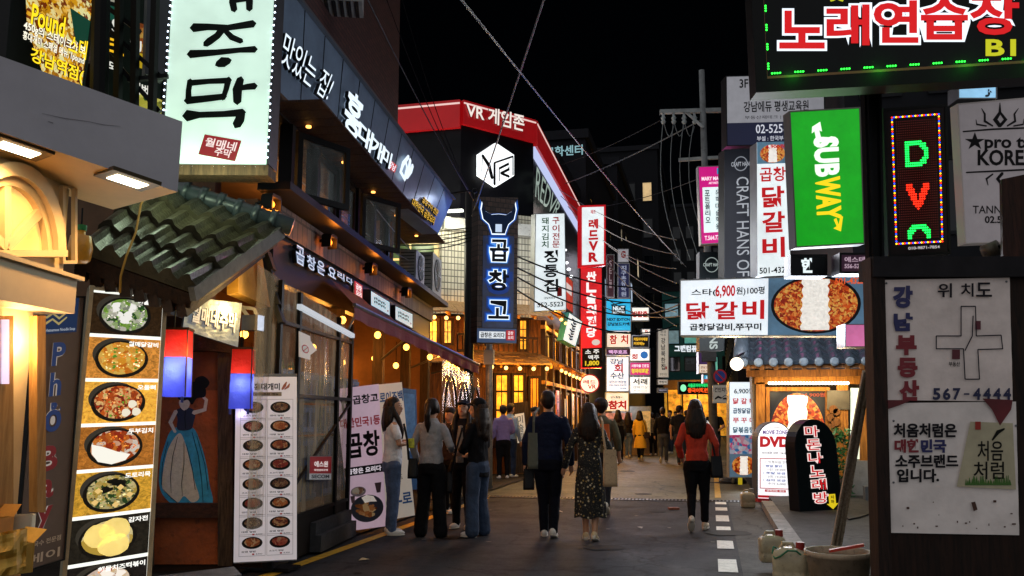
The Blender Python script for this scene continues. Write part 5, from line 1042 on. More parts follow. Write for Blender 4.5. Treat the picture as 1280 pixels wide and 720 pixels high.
def nx(s):
    s.panel((.22, .2, .8, .5), ink('#10202c'), .004); s.mesh(lambda m, f: m.stroke(f, [(.2, .19), (.5, .14), (.8, .1)], .05, .004), 'clapper', ink('#10202c'))
lb('sky blue sign with black clapperboard box and cafe lettering', 757, 373, 789, 414, 34, backlit('#27a8dc', .95, .3, 1.5), [([('NEXT', .27, .23, .75, .36), ('EDITION', .27, .38, .75, .46)], E('#e6f6ff', 1.1), .04, .008), ([('NEXT EDITION', .03, .6, .97, .7), ('강남보드카페', .04, .74, .96, .86)], K, .04)], extra=nx)
lb('cream tuna sign with bold red letters below the sky blue sign', 758, 416, 789, 434.5, 34.2, WHW, [([('참', .1, .1, .42, .8), ('치', .58, .1, .9, .8)], RD, .035)])
lb('narrow dark purple sign with pink letters in the sign stack', 757, 435.5, 788, 444.5, 34.3, mat('#3a1238', .5, es=.2), [([('맥주호프', .1, .15, .9, .85)], E('#f0b8e8', 1), .04)])
lb('large white sashimi sign with black and red brush letters', 757.5, 445.5, 786.5, 489.5, 33.8, backlit('#d9e3f6', 1.0, .12), [([('강남', .14, .04, .78, .2), ('수산', .16, .46, .8, .64)], K, .02), ([('회', .34, .2, .74, .46)], RD, .03), ([('자연산 전문점', .1, .7, .9, .78), ('02) 565-5673', .1, .81, .9, .88), ('강남점', .6, .9, .9, .96)], ink('#1a2a6a'), .02)])
lb('white tuna sign with heavy red letters, lowest in the sign stack', 757, 490.5, 786, 514, 33.4, WHW, [([('참치', .08, .42, .92, .95)], RD, .05), ([('순도특별시', .2, .15, .75, .32)], ink('#2a3a4a'), .02)], case=mat('#c9b98a', .5, es=.3))
lb('cream escape room sign with red letters behind the sky blue sign', 789.5, 384, 811.5, 401, 37, WHW, [([('방탈출', .0, .25, .95, .78)], RD, .04)])
lb('tiny cream sign with a red letter above the black yellow sign', 802, 411, 813, 418.5, 36, WHW, [([('차', .3, .1, .75, .9)], RD, .05)])
lb('black sign with two rows of yellow letters', 790, 419, 811.5, 434.5, 36, ink('#15110a'), [([('치킬리아매장', .05, .15, .95, .45), ('커피메뉴', .05, .55, .75, .85)], E('#f0b41a', 1), .05)])
lb('white raw fish sign with red letters and a blue round mark', 787, 435.5, 812.5, 451.5, 35.8, WHW, [([('회', .06, .42, .38, .95)], RD, .035)], extra=lambda s: s.mesh(lambda m, f: m.disc(f, .73, .52, .2, .33, .004, 16), 'blue_mark', E('#2a7ac8', .8)))
lb('bright pink sign with two rows of white and yellow letters', 787, 452.5, 813, 469.5, 35.7, backlit('#b3145a', .8, .2), [([('사랑마을 전문점', .05, .12, .95, .38)], E('#ffe6f0', 1.1), .04), ([('청마리회관', .05, .48, .95, .88)], E('#f4e03a', 1), .05)])
lb('cream sign with black brush letters under the pink sign', 787, 470.5, 813, 492, 35.6, WHW, [([('서래', .12, .08, .88, .48)], K, .03), ([('갈매기살', .12, .56, .9, .74), ('추가고기', .15, .8, .85, .95)], ink('#3a3030'), .0)])
S = lb('tall pale grey vertical sign of a korean restaurant over the street', 822, 411, 836, 472, 40, mat('#b9b6aa', .5, es=.38), [([('황금', .2, .02, .8, .07), ('억조', .2, .09, .8, .14), ('한정식집', .15, .92, .85, .97)], K, .0)]); S.vtext('강남북한집', (.28, .17, .7, .86), K, .02); S.panel((.72, .78, .88, .84), mat('#a83a34', .5), name='red_seal')
lb('small white plate under the tall grey vertical sign', 822, 474, 835, 481, 40, mat('#c9c9c4', .5, es=.3), [([('한정식', .1, .2, .9, .8)], K)])
lb('small dark plate with pale letters under the white plate', 822, 485, 835, 491, 40, ink('#23202a'), [([('화로구이', .1, .2, .9, .8)], E('#c9c2d6', .6))])
q = Q(843, 431.5, 878, 440, 60); r_ = root('channel_letters', q.base(), 'small white computer shop letters on a far wall', 'sign'); mb = MB(); put(mb, q, '그랜컴퓨터', 0, 0, 1, 1, 0, .05, .05); mb.build('letter', E('#e6eef4', 1), r_)
S = lb('black led sign with green and orange academy lettering in the distance', 848, 477, 886, 493, 58, ink('#0a0d0a'), [([('서울공자아카데미', .3, .12, .98, .45)], E('#21d66a', 1.3), .05), ([('중국어학원', .3, .5, .98, .9)], E('#ff5a1e', 1.2), .05)]); S.mesh(lambda m, f: m.disc(f, .15, .5, .1, .3, .004, 16), 'green_emblem', E('#8af0b0', 1.3))
lb('purple and cream slanted sign behind the dark craft shop sign', 873, 440, 890, 467, 30, backlit('#e6d6c4', .75, .1), [([('Mo', .3, .1, .9, .4)], E('#e8d8f0', .9), .03), ([('강남고시', .1, .66, .9, .8), ('536-752', .15, .86, .85, .96)], ink('#4a1a14'), .02)], extra=lambda s: s.panel((0, 0, 1, .58), mat('#4a3470', .5, es=.35), .003))
lb('small blue and red sign above the towing plate', 879, 468, 891, 479, 31, backlit('#2a9ac8', .9, .1), [([('3호', .2, .1, .8, .45)], E('#e6f6ff', 1.1))], extra=lambda s: s.panel((0, .55, 1, 1), E('#c8452a', .8), .003))
# ac units and shop clutter at the foot of the stacked signs
r_ = root('food_stall', at(800, 560, 34), 'cream lit stall front with grey outdoor units under the stacked signs', 'stall'); c = at(798, 545, 34.5)
MB().box((c.x, c.y, .6), (1.6, .6, 1.2)).build('counter', mat('#8a7048', .6, var=.4, vs=3), r_); MB().box((c.x + .1, c.y + .1, 1.55), (.8, .5, .62)).box((c.x - .75, c.y + .15, 1.45), (.5, .4, .45)).build('outdoor_unit', mat('#8d9088', .5, var=.25), r_); MB().slab(Q(757, 516, 790, 545, 33.6), -.1, 0).build('poster_wall', backlit('#c08a80', .4, .7, 5), r_); MB().slab(Q(797, 514, 813, 545, 33.7), -.05, 0).build('lit_panel', backlit('#d0b070', .4, .7, 4), r_)
# left pub front: little stand board and lamp
bd = root('menu_stand', gnd(652, 590), 'old wooden a-board with a white strip of brush letters by the pub door', 'signboard'); q = Q4((640, 504), (660, 502), (664, 590), (642, 592), 22.0, 22.2); MB().slab(q, -.25, 0).build('board', wood('#4c3a28', '#17100a', 5), bd); k = pxq4(q, [(643.5, 518), (655, 516), (658.5, 552), (647, 554)], .01); MB().sheet(k).build('paper_strip', mat('#d6d2c6', .6, es=.3), bd); mb = MB(); vput(mb, k, '미술관', .22, .05, .8, .95, .005, .0); mb.build('lettering', K, bd)
# ---------------------------------------------------------------- RIGHT
# utility pole with cross arms
up = root('utility_pole', at(891, 590, 22), 'tall concrete utility pole with cross arms and dangling cables', 'pole'); b = at(889, 590, 22); b.z = 0; t = at(880, 88, 22); t.x, t.y = b.x, b.y; b = Vector((at(884, 300, 22).x, at(884, 300, 22).y, 0)); t = Vector((b.x, b.y, t.z))
MB().tube([b, t], [.115, .075], 14).build('shaft', mat('#6d7072', .6, var=.35, vs=4, wear='#3c3d40'), up, True)
mb = MB(); z1 = at(880, 140, 22).z; z2 = at(880, 198, 22).z; xl = at(825, 145, 22); xr = at(903, 140, 22)
mb.bar((xl.x, xl.y, z1), (xr.x, xr.y, z1 + .05), .12, .1); mb.bar((at(848, 198, 22).x, b.y, z2), (at(905, 198, 22).x, b.y, z2), .08, .08); mb.bar((at(858, 145, 22).x, b.y - .08, z1), (b.x, b.y - .08, z1 - .45), .06); mb.build('cross_arm', mat('#8a8f90', .5, .4, var=.3, vs=5), up)
mb = MB()
for px in (829, 842, 855, 868): k = at(px, 142, 22); mb.lathe(Vector((k.x, k.y, z1 - .32)), [(.04, 0), (.07, .06), (.04, .1), (.07, .16), (.04, .2), (.03, .3)], 8)
mb.build('insulator', mat('#9aa3a6', .3), up)
mb = MB()
for px, ex, ey in ((829, 852, 330), (842, 863, 325), (855, 872, 318), (868, 880, 300)):
    s_ = at(px, 150, 22); e_ = at(ex, ey, 21.5); mb.tube([s_.lerp(e_, i / 8) + Vector((-.25 * math.sin(math.pi * i / 8), 0, 0)) for i in range(9)], .01, 5)
for px, ex in ((829, 842), (842, 855), (855, 868)):
    s_ = at(px, 150, 22); e_ = at(ex, 158, 22); mb.tube([s_.lerp(e_, i / 6) - Vector((0, 0, .35 * math.sin(math.pi * i / 6))) for i in range(7)], .011, 5)
mb.build('drop_cable', mat('#6a7074', .5), up)
MB().box((b.x - .05, b.y - .25, 3.1), (.36, .3, .6)).box((b.x + .2, b.y - .1, 2.2), (.25, .25, .5)).build('junction_box', mat('#3d4146', .5, .3, var=.3), up)
# academy billboard 3F
q = Q4((907, 95), (1030, 92), (1032, 180), (908, 183), 17.2, 17.4)
S = Sign('billboard', 'grey white academy billboard with a navy lower strip and phone number', q, .3, mat('#8f8f96', .5, es=.2, ec='#d8d8e0', var=.1), DARKM, .02); S.panel((0, .68, 1, 1), mat('#11183e', .5, es=.12), .003); S.text([('3F', .13, .04, .22, .17), ('강남에듀 평생교육원', .17, .37, .84, .53)], K, .02); S.text([('부동산재테크 | 경매 | 공인', .18, .58, .85, .64)], ink('#2a2a30'), .0); S.text([('02-525-6388', .29, .71, .8, .84), ('부설 : 한국부동산아카데미', .3, .88, .85, .95)], E('#dfe2f0', .8), .01, .007)
# pink art school sign
q = Q4((872, 208), (906, 207), (906, 304), (876, 306), 19.6, 19.6); S = Sign('blade_sign', 'magenta vertical art school sign with white panel and phone number', q, .2, backlit('#c8147c', .8, .1), ALU, .02); S.panel((.12, .27, 1, .86), backlit('#dff0f0', .9, .1), .003); S.text([('MARY MARY', .1, .13, .98, .18), ('ART INSTITUTE', .38, .2, .98, .23), ('T.564.7777', .14, .9, .98, .96)], E('#ffe6f4', 1.1), .03); S.panel((.72, .02, .95, .1), E('#2a9ad0', .8), .003, 'blue_mark'); S.vtext('포트폴리오', (.2, .3, .42, .74), ink('#14304a'), .02); glow(q, 18, '#ff5ac0', S.root); S.vtext('유학미술학원', (.64, .3, .86, .83), ink('#14304a'), .02)
# craft shop signs
q = Q4((905, 187), (946, 185), (948, 347), (905, 349), 14.6, 14.7); S = Sign('blade_sign', 'dark navy vertical sign with sideways white serif lettering', q, .25, mat('#05070d', .6, es=.02, ec='#20305a', var=.2), DARKM, .01); mb = MB(); f = S.face; put(mb, f, 'CRAFT HANS OF', .36, .22, .74, .99, .006, .0, rot=True); put(mb, f, 'CRAFT HANS', .2, .1, .82, .135, .006, .02); mb.build('lettering', E('#c3c8d2', .6), S.root)
mb = MB(); [mb.stroke(f, [(.5 + .2 * math.cos(t), .115 + .055 * math.sin(t)), (.5 + .2 * math.cos(t + .35), .115 + .055 * math.sin(t + .35))], .03, .005) for t in [i * .314 for i in range(20)] if abs(math.sin(t + .15)) > .42]; mb.build('emblem', E('#aab0bc', .5), S.root)
q = Q4((874, 315), (905, 315), (905, 438), (874, 439), 15.4, 15.4); S = Sign('blade_sign', 'black lower vertical craft shop sign with pale rotated letters', q, .25, mat('#0d1416', .45, var=.2), DARKM, .01); f = S.face; mb = MB(); put(mb, f, 'CRAFT HANS', .4, .3, .75, .99, .006, .03, rot=True); put(mb, f, 'CRAFT HANS', .14, .11, .88, .145, .006, .02); mb.build('lettering', E('#c6d4d0', .7), S.root)
mb = MB(); [mb.stroke(f, [(.5 + .28 * math.cos(t), .128 + .075 * math.sin(t)), (.5 + .28 * math.cos(t + .35), .128 + .075 * math.sin(t + .35))], .035, .005) for t in [i * .314 for i in range(20)] if abs(math.sin(t + .15)) > .4]; mb.build('emblem', E('#b6c4c0', .6), S.root)
# chicken galbi: vertical and horizontal
SPICY = food('#9a1e04', '#f0601a', '#ffc05a', 30, 1.25); SPICY2 = food('#8a1a04', '#e8541a', '#ffae4a', 22, 1.1)
def platter(s, cu, cv, ru, rv, m, rice=.32, bowl=True, h=.004, sc=1.0):
    if bowl: s.mesh(lambda k, f: k.disc(f, cu, cv, ru, rv, h, 36), 'pan', mat('#2a2c33', .35))
    s.mesh(lambda k, f: k.disc(f, cu, cv, ru * .93, rv * .92, h + .003, 36), 'chicken_picture', m)
    def rc(k, f):
        n = 16; L_, R_ = [], []
        for i in range(n):
            t = -1 + 2 * (i + .5) / n; x = ru * rice * (1 + .1 * math.sin(i * 2.3) + .05 * math.sin(i * 5.9)); L_.append((cu - x, cv + rv * .93 * t)); R_.append((cu + x * (1 + .05 * math.sin(i * 3.1)), cv + rv * .93 * t))
        k.poly(f, L_ + R_[::-1], h + .006)
    s.mesh(rc, 'rice_picture', mat('#ece8e0', .5, es=.8, var=.35, vs=26))
q = Q4((946, 178), (984, 177), (988, 344), (947, 346), 13.4, 13.5); S = Sign('blade_sign', 'white vertical chicken restaurant sign with a round dish photo on top', q, .25, WHT, ALU, .0); S.panel((0, 0, 1, .165), mat('#5f8aa6', .5, es=.4, var=.3, vs=5), .002); platter(S, .5, .09, .44, .075, SPICY, .3, False); S.text([('6,900원', .28, .02, .9, .055)], RD, .03, .014); S.text([('곱창', .08, .19, .92, .3)], RD, .02); S.text([('닭', .14, .335, .86, .495), ('갈', .14, .525, .86, .68), ('비', .14, .715, .84, .865)], RD, .03); S.text([('501-4325', .05, .935, .95, .98)], K, .02)
glow(q, 60, '#f4f6ff', S.root, back=.3)
q = Q4((850, 350), (1086, 343), (1084, 420), (850, 420), 13.9, 13.0); S = Sign('billboard', 'wide white chicken restaurant sign with a long oval dish photo', q, .3, backlit('#e2ecf4', .92, .2, 1.6), ALU, .015); f = S.face
S.panel((.485, 0, 1, 1), backlit('#5a7f9c', .45, .4, 2), .002); platter(S, .735, .48, .235, .5, SPICY, .3)
S.text([('스타(', .06, .16, .2, .3), ('원)100평', .31, .14, .465, .3)], K, .02); S.text([('6,900', .195, .1, .305, .34)], RD, .03); S.text([('닭', .03, .4, .16, .72), ('갈', .19, .4, .32, .72), ('비', .345, .38, .465, .72)], RD, .03); S.text([('곱창닭갈비,쭈꾸미', .05, .79, .45, .93)], K, .03); S.text([('501-4325', .835, .03, .985, .14)], E('#e05a2a', 1), .03, .014)
glow(q, 130, '#eaf2ff', S.root, back=.35)
mb = MB(); [mb.bar(q.p(i / 14, -.02, -.1), q.p(i / 14 + .02, -.02, -.1), .03) for i in range(15)]; mb.bar(q.p(0, -.02, -.2), q.p(1, -.02, -.2), .03); mb.build('top_rail', STEEL, S.root)
# green sandwich sign
q = Q4((986, 139), (1075, 134), (1081, 305), (994, 310), 10.6, 10.75); S = Sign('blade_sign', 'bright green vertical sign with sideways white and yellow lettering', q, .16, backlit('#12a01c', .8, .25, 1.5), mat('#6f6d68', .5), .018); f = S.face
mb = MB(); put(mb, f, 'SUB', .31, .20, .68, .50, .006, .045, rot=True); mb.poly(f, [(.3, .12), (.42, .085), (.44, .16), (.4, .15), (.42, .2), (.62, .21), (.64, .25), (.36, .24), (.33, .155), (.29, .17)], .007)
mb.build('lettering', E('#f4fff0', 1.15), S.root); mb = MB(); put(mb, f, 'WAY', .31, .50, .68, .82, .006, .045, rot=True); mb.poly(f, [(.66, .8), (.7, .8), (.66, .91), (.55, .885), (.6, .87), (.56, .82), (.6, .81), (.63, .86)], .007); mb.build('yellow_lettering', E('#ffd81c', 1.1), S.root)
glow(q, 22, '#58ff5a', S.root)
# smaller signs in behind
lb('black sign with one big white syllable between the vertical signs', 988, 318, 1034, 345, 12.6, ink('#10151a'), [([('한', .26, .1, .64, .95)], E('#e6f4f6', 1.1), .05)], case=DARKM)
lb('dark purple spa sign with pale phone number', 1049, 316, 1084, 342, 12.2, mat('#43183a', .5, es=.14), [([('에스테', .12, .12, .98, .45), ('556-5237', .12, .55, .98, .82)], E('#d8b8cc', .7), .02)], case=DARKM)
lb('small magenta glowing box under the right end of the wide sign', 1056, 405, 1086, 434, 11.8, backlit('#c86a9c', .8, .3, 3), [], case=STEEL, border=.012)
# big karaoke sign top right
q = Q4((948, -90), (1320, -130), (1320, 78), (957, 100), 7.5, 7.5); S = Sign('billboard', 'big black karaoke sign with red outlined letters and green led dots', q, .16, mat('#080b0f', .35, var=.3), mat('#060607', .6, var=.3), 0); f = S.face
mb = MB(); [mb.slab(s_, -.16, .05) for s_ in (q.sub(-.04, -.02, -.0, 1.09), q.sub(0, 1.005, 1, 1.09))]; mb.build('frame', BLACK, S.root)
mb = MB(); mb.slab(q.sub(0, .985, 1, 1.0), .0, .03); mb.slab(q.sub(.0, 0, .004, .985), .0, .03); mb.build('trim', mat('#7a4a24', .5, es=.04), S.root)
W3 = E('#e9f4ff', 1.3); RR = E('#d8141c', 1.0)
L5 = [('노', 976, 15, 1029, 59), ('래', 1035, 7, 1085, 55), ('연', 1094, 2, 1146, 52), ('습', 1153, -3, 1208, 48), ('장', 1215, -8, 1272, 42)]
for g, m, h in ((.075, W3, .008), (.03, RR, .012)):
    mb = MB()
    for ch, *r in L5:
        k = pxq(q, *r, h); put(mb, k, ch, 0, 0, 1, 1, 0, .0, 0, 3, g)
    mb.build('lettering', m, S.root)
mb = MB(); put(mb, pxq(q, 1232, 49, 1270, 70, .01), 'B1', 0, 0, 1, 1, 0, .03); put(mb, pxq(q, 1036, -20, 1056, 2, .01), '굿', 0, 0, 1, 1, 0, .03); mb.build('yellow_lettering', E('#c8c81e', 1), S.root)
mb = MB(); rr = random.Random(8)
for i in range(14):
    u = .02 + i * .079
    for k in range(4): mb.ball(q.p(u + .009 * k, .968, .03), .0085, 6, 4)
for i in range(8):
    v = .03 + i * .125
    for k in range(3): mb.ball(q.p(.008, v + .016 * k, .03), .0085, 6, 4)
mb.build('green_leds', E('#28ff3a', 5), S.root)
for u in (.1, .4, .7, .95): lamp(q.p(u, .97, .15), 1.0, '#2aff3a', .05, S.root)
mb = MB(); [mb.ball(q.p(rr.random(), rr.uniform(.4, .95), .004), rr.uniform(.001, .003), 4, 3) for _ in range(60)]; mb.build('dust_specks', mat('#c9d4dc', .6), S.root)
# black column under it
cq_ = Q4((1080, 96), (1101, 96), (1105, 330), (1087, 330), 8.0, 8.05); r_ = root('steel_column', cq_.base(), 'black steel column between the karaoke sign and the poster kiosk', 'column'); MB().slab(cq_, -.06, 0).build('shaft', BLACK, r_); MB().slab(cq_.sub(.1, 0, .25, 1), .001, .03).slab(cq_.sub(.75, 0, .9, 1), .001, .03).build('flange', DARKM, r_)
# led dvd sign
q = Q4((1103, 136), (1183, 130), (1188, 318), (1110, 322), 9.0, 9.1); S = Sign('led_sign', 'black vertical led matrix sign with coloured dot border and green red letters', q, .16, mat('#15090c', .4), BLACK, .03); f = S.face
def dots(uvs, m, name, r=.0085):
    mb = MB()
    for u, v in uvs: mb.ball(f.p(u, v, .004), r, 6, 4)
    mb.build(name, m, S.root)
nx_, ny_ = 23, 54; g = lambda i, j: (.1 + .8 * i / (nx_ - 1), .05 + .88 * j / (ny_ - 1))
on = {}
def glyph(rows, c0, r0, k):
    for r, row in enumerate(rows):
        for c, x in enumerate(row):
            if x == '1': on[(c0 + c, r0 + r)] = k
glyph(["11111111000", "11111111110", "11000001110", "11000000111"] + ["11000000011"] * 3 + ["11000000111", "11000001110", "11111111110", "11111111000"], 6, 11, 0)
glyph(["11100000111", "11100000111", "11110001111", "01110001110", "01111011110", "00111011100", "00111011100", "00011111000", "00011111000", "00001110000", "00000100000"], 6, 29, 1)
glyph(["00111111100", "01111111110", "11110001111", "11100000111", "11000000011", "11000000011"], 6, 46, 0)
dots([g(*k) for k, v in on.items() if v == 0], E('#1dff5a', 2.6), 'green_dots', .0105); dots([g(*k) for k, v in on.items() if v == 1], E('#ff2a14', 2.6), 'red_dots', .0105)
dots([g(i, j) for i in range(2, nx_ - 2) for j in range(2, ny_ - 2) if (i, j) not in on], mat('#4a2620', .4, es=.4, ec='#8a2a22'), 'dim_dots', .0055)  # dots that are off, given faint red emission to stay visible
bd_ = [(i, j) for i in range(nx_) for j in (0, ny_ - 1)] + [(i, j) for i in (0, nx_ - 1) for j in range(1, ny_ - 1)]
for c, (m, nm) in enumerate(((E('#ff2a1a', 3), 'red_border_dots'), (E('#2a4aff', 3), 'blue_border_dots'), (E('#ffc81e', 3), 'yellow_border_dots'))): dots([g(*k) for n_, k in enumerate(bd_) if (k[0] + k[1]) % 3 == c], m, nm, .0095)
mb = MB(); put(mb, f, '010-9871-7854', .3, .955, .85, .975, .005, .02); mb.build('lettering', E('#d8d0d0', .8), S.root)
# tanning sign
q = Q4((1196, 130), (1330, 118), (1332, 300), (1206, 305), 8.6, 8.7); S = Sign('blade_sign', 'pale tanning salon sign with black flame ornament', q, .12, mat('#8f888c', .5, es=.16, ec='#d8cdd2', var=.1), mat('#b3aaa8', .5, es=.1), .012); f = S.face
puts_ = [('★pro tan', 1206, 165, 1300, 190), ('KOREA', 1222, 187, 1296, 207), ('TANNING', 1216, 257, 1274, 267), ('02.5', 1231, 270, 1252, 279)]; mb = MB()
for t, *r in puts_: put(mb, pxq(q, *r, .012), t, 0, 0, 1, 1, 0, .03 if 'T' not in t else .01)
brush(mb, q, [([(1203, 165), (1240, 162), (1290, 160)], 2.4), ([(1207, 216), (1250, 214), (1290, 212)], 2.4), ([(1249, 158), (1243, 150), (1249, 141), (1249, 129)], [5, 6, 4, 1]), ([(1249, 158), (1256, 150), (1250, 142)], [4, 5, 3]), ([(1240, 158), (1230, 152), (1230, 143), (1226, 136)], [2, 3.4, 2.6, .8]), ([(1258, 158), (1268, 152), (1267, 143), (1272, 136)], [2, 3.4, 2.6, .8]), ([(1232, 158), (1220, 156), (1219, 150)], [2, 2.4, .8]), ([(1266, 158), (1278, 156), (1279, 149)], [2, 2.4, .8]), ([(1252, 217), (1246, 224), (1252, 232), (1250, 242)], [4, 5, 4, 1]), ([(1240, 218), (1232, 224), (1234, 232)], [2, 3, 1])], .012); mb.build('lettering', mat('#121014', .5), S.root)
lb('cool lit sign panel behind the karaoke billboard', 1197, 105, 1246, 124, 12.5, backlit('#8fc4e8', .75, .3, 3), [([('♪', .7, .3, .9, .95)], ink('#2a3a4a'))], case=STEEL, border=.02)
sp = root('security_camera', at(1232, 312, 7.9), 'dark barrel shaped spotlight on a bracket below the tanning sign', 'lamp'); d = (at(1246, 305, 7.7) - at(1228, 314, 7.9)).normalized(); a_ = at(1228, 315, 7.9); b_ = at(1248, 309, 7.8); MB().tube([a_, b_], [.055, .07], 14).build('barrel', mat('#4a4238', .45, .3, var=.3), sp, True); MB().bar(b_, at(1262, 302, 7.9), .03).build('bracket', BLACK, sp)
rr_ = root('plank', at(1275, 240, 7.4), 'dark red brown timber post before the pale tanning salon sign', 'post'); MB().slab(Q4((1252, 224), (1300, 214), (1300, 330), (1254, 330), 7.5, 7.4), -.12, 0).build('board', wood('#3c1f16', '#140806', 4), rr_)
# ================================================================ RIGHT FOREGROUND
# tile roofed restaurant
RS = root('tile_roof_restaurant', (1.95, 16.9, .1), 'little restaurant with grey tile roof and bright food window', 'building')
def YQ(x0, y0, x1, y1, Y): return Quad([ony(x0, y0, Y), ony(x1, y0, Y), ony(x1, y1, Y), ony(x0, y1, Y)])
def metre(x0, z1, x1, z0, Y): return Quad([(x0, Y, z1), (x1, Y, z1), (x1, Y, z0), (x0, Y, z0)])
xa = ony(941, 500, 16.6).x; xb = 3.2; zr = 2.78
GOLD = wood('#c07f30', '#6b3c12', 4); GOLDD = wood('#8a5724', '#3c220d', 4)
mb = MB()
mb.slab(metre(xa, 2.3, xb, .1, 17.55), -.05, 0); mb.slab(Quad([(xa, 16.62, 2.3), (xa, 17.5, 2.3), (xa, 17.5, .1), (xa, 16.62, .1)]), 0, .06); mb.build('wall', mat('#6b5637', .7, var=.3, vs=3), RS)
pq = YQ(961, 488, 1033, 560, 16.7); w = MB().frame(YQ(957, 484, 1037, 566, 16.66), .07, -.06, .03).build('window', GOLD, RS); MB().sheet(pq, .0).build('window_photo', mat('#24262c', .4, es=.06), w)
class _S: pass
ws = _S(); ws.face = pq
def wmesh(fn, name, m): b_ = MB(); fn(b_, pq); return b_.build(name, m, w)
ws.mesh = wmesh; platter(ws, .5, .8, .52, .82, SPICY2, .33)
mb = MB(); put(mb, pq, '6,900원', .62, .04, .98, .12, .02, .03); mb.build('lettering', E('#e0502a', 1), w)
mb = MB()
for x0, x1 in ((945, 956), (1046, 1060), (1075, 1087)): mb.slab(YQ(x0, 478, x1, 614, 16.6), -.09, .02)
mb.slab(YQ(943, 466, 1090, 480, 16.58), -.1, .0); mb.pieces('post', GOLD, RS)
lg = MB()
for (px, py, r) in ((1041, 512, 5), (1037, 522, 4.5), (1044, 527, 5), (1038, 535, 5), (1045, 541, 4.5), (1040, 548, 4), (1045, 515, 4)): k = ony(px, py, 16.62); lg.lathe(k, [(r / 66, 0), (r / 66, .08)], 14, Matrix.Rotation(R(90), 3, 'X'))
lg.pieces('log_end', GOLDD, RS); MB().slab(YQ(1034, 488, 1062, 512, 16.55), -.12, 0).build('hanging_box', mat('#4a4230', .6, var=.3), RS)
q = YQ(1063, 485, 1075, 574, 16.65); MB().sheet(q).build('side_pane', backlit('#d8e6cf', 1.0, .2, 2), RS); MB().slab(YQ(1062, 576, 1090, 625, 16.5), -.2, 0).slab(YQ(957, 568, 1034, 625, 16.62), -.1, 0).build('plinth', mat('#8c8a84', .8, var=.3, vs=4, bump=.3), RS)
lgt = MB(); 
for i in range(26): k = ony(962 + i * 3.9, 479, 16.35); lgt.ball(k, .028, 6, 4)
lgt.build('led_strip', E('#fff2d8', 9), RS)
for px in (970, 1010, 1050): lamp(ony(px, 486, 16.2), 16, '#ffe2ae', .1, RS)
lamp(ony(1035, 500, 16.0) , 10, '#ffdf9a', .1, RS)
# roof: tiles seen from the front
za = ony(955, 455, 15.6).z; eq_ = Quad([(xa - .1, 17.3, za + .78), (xb, 17.3, za + .78), (xb, 15.6, za), (xa - .25, 15.6, za)]); mb = MB(); tileroof(mb, eq_, 11, 6, .09, .035); mb.build('roof_tiles', mat('#2c343c', .35, var=.3, vs=4, bump=.2, coat=.25), RS)
mb = MB()
for i in range(11): k = eq_.p((i + .3) / 11, 1.0, .03); mb.lathe(k + Vector((0, 0, 0)), [(.075, -.02), (.075, .03), (.05, .045)], 12, Matrix.Rotation(R(90), 3, 'X'))
mb.build('tile_ends', mat('#59636a', .5, var=.3), RS)
MB().tube([(xa - .22, 15.6, za + .1), (xa - .15, 16.4, za + .5), (xa - .08, 17.3, za + .95)], .13, 10).build('verge_ridge', mat('#3a424a', .4, var=.3), RS, True)
rf = MB()
for i in range(14): x = xa - .1 + i * .23; rf.bar((x, 15.62, za - .06), (x, 17.2, za + .4), .07, .09)
rf.bar((xa - .3, 15.68, za - .04), (xb, 15.68, za - .04), .05, .06); rf.bar((xa - .1, 16.5, za - .12), (xb, 16.5, za - .12), .1, .12); rf.pieces('rafter', GOLDD, RS)
# globe lamp
gl = root('globe_lamp', ony(921, 455, 15.2), 'round white globe lamp at the left corner of the tile roof', 'lamp'); k = ony(921, 455, 15.2); MB().ball(k, .11, 16, 10).build('globe', E('#ffe8c8', 3), gl, True); MB().bar(k + Vector((0, .0, .12)), Vector((xa - .1, 15.75, k.z + .25)), .03).build('bracket', BLACK, gl); lamp(k - Vector((.1, .2, .12)), 40, '#ffd9a0', .14, gl)
# plant beside the window
pt = root('potted_plant', ony(1052, 600, 16.2), 'leafy green potted plant in front of the restaurant wall', 'plant'); rr = random.Random(2); mb = MB(); c = ony(1050, 572, 16.2)
for _ in range(420):
    a, b_, r = rr.uniform(0, 6.28), rr.uniform(-1, 1), rr.random() ** .5; p = c + Vector((math.cos(a) * .2 * r, math.sin(a) * .18 * r, b_ * .6 - .1)); d = Vector((rr.uniform(-1, 1), rr.uniform(-1, 1), rr.uniform(-.3, 1))).normalized(); s_ = d.cross(Vector((rr.uniform(-1, 1), rr.uniform(-1, 1), .3))).normalized() * .022; mb.add([p - s_, p + d * .07, p + s_, p - d * .03], [(0, 1, 2, 3)])
mb.build('foliage', mat('#1f5a24', .5, var=.5, vs=12), pt); MB().lathe(Vector((c.x, c.y, .1)), [(.12, 0), (.16, .3), (.15, .3)], 14).build('pot', mat('#4a3a30', .6), pt)
# standing lit menu sign
q = Q4((911, 477), (948, 477), (948, 597), (911, 597), 17.9, 17.95); S = Sign('standing_sign', 'tall white lit menu stand with coloured lines and a round dish photo', q, .14, backlit('#dceaf4', 1.0, .06), ALU, .012)
S.text([('6,900원', .16, .06, .86, .13)], K, .02); S.text([('닭 갈 비', .12, .17, .88, .235)], RD, .03); S.text([('곱창닭갈비', .12, .275, .88, .335)], ink('#175a8a'), .03); S.text([('쭈 꾸 미', .12, .375, .88, .435)], RD, .03); S.text([('닭볶음탕', .12, .475, .88, .54)], ink('#1a7aa0'), .03)
S.panel((0, .56, 1, .76), food('#e84a8a', '#e8e6f0', '#3a8ad0', 14, .75), .003, 'event_photo'); S.panel((0, .76, 1, 1), mat('#5a7a94', .5, es=.35), .003); platter(S, .5, .88, .45, .11, SPICY2, .3, False); S.panel((.3, 1.0, .45, 1.08), E('#e8c81e', .5), .0, 'yellow_tag')
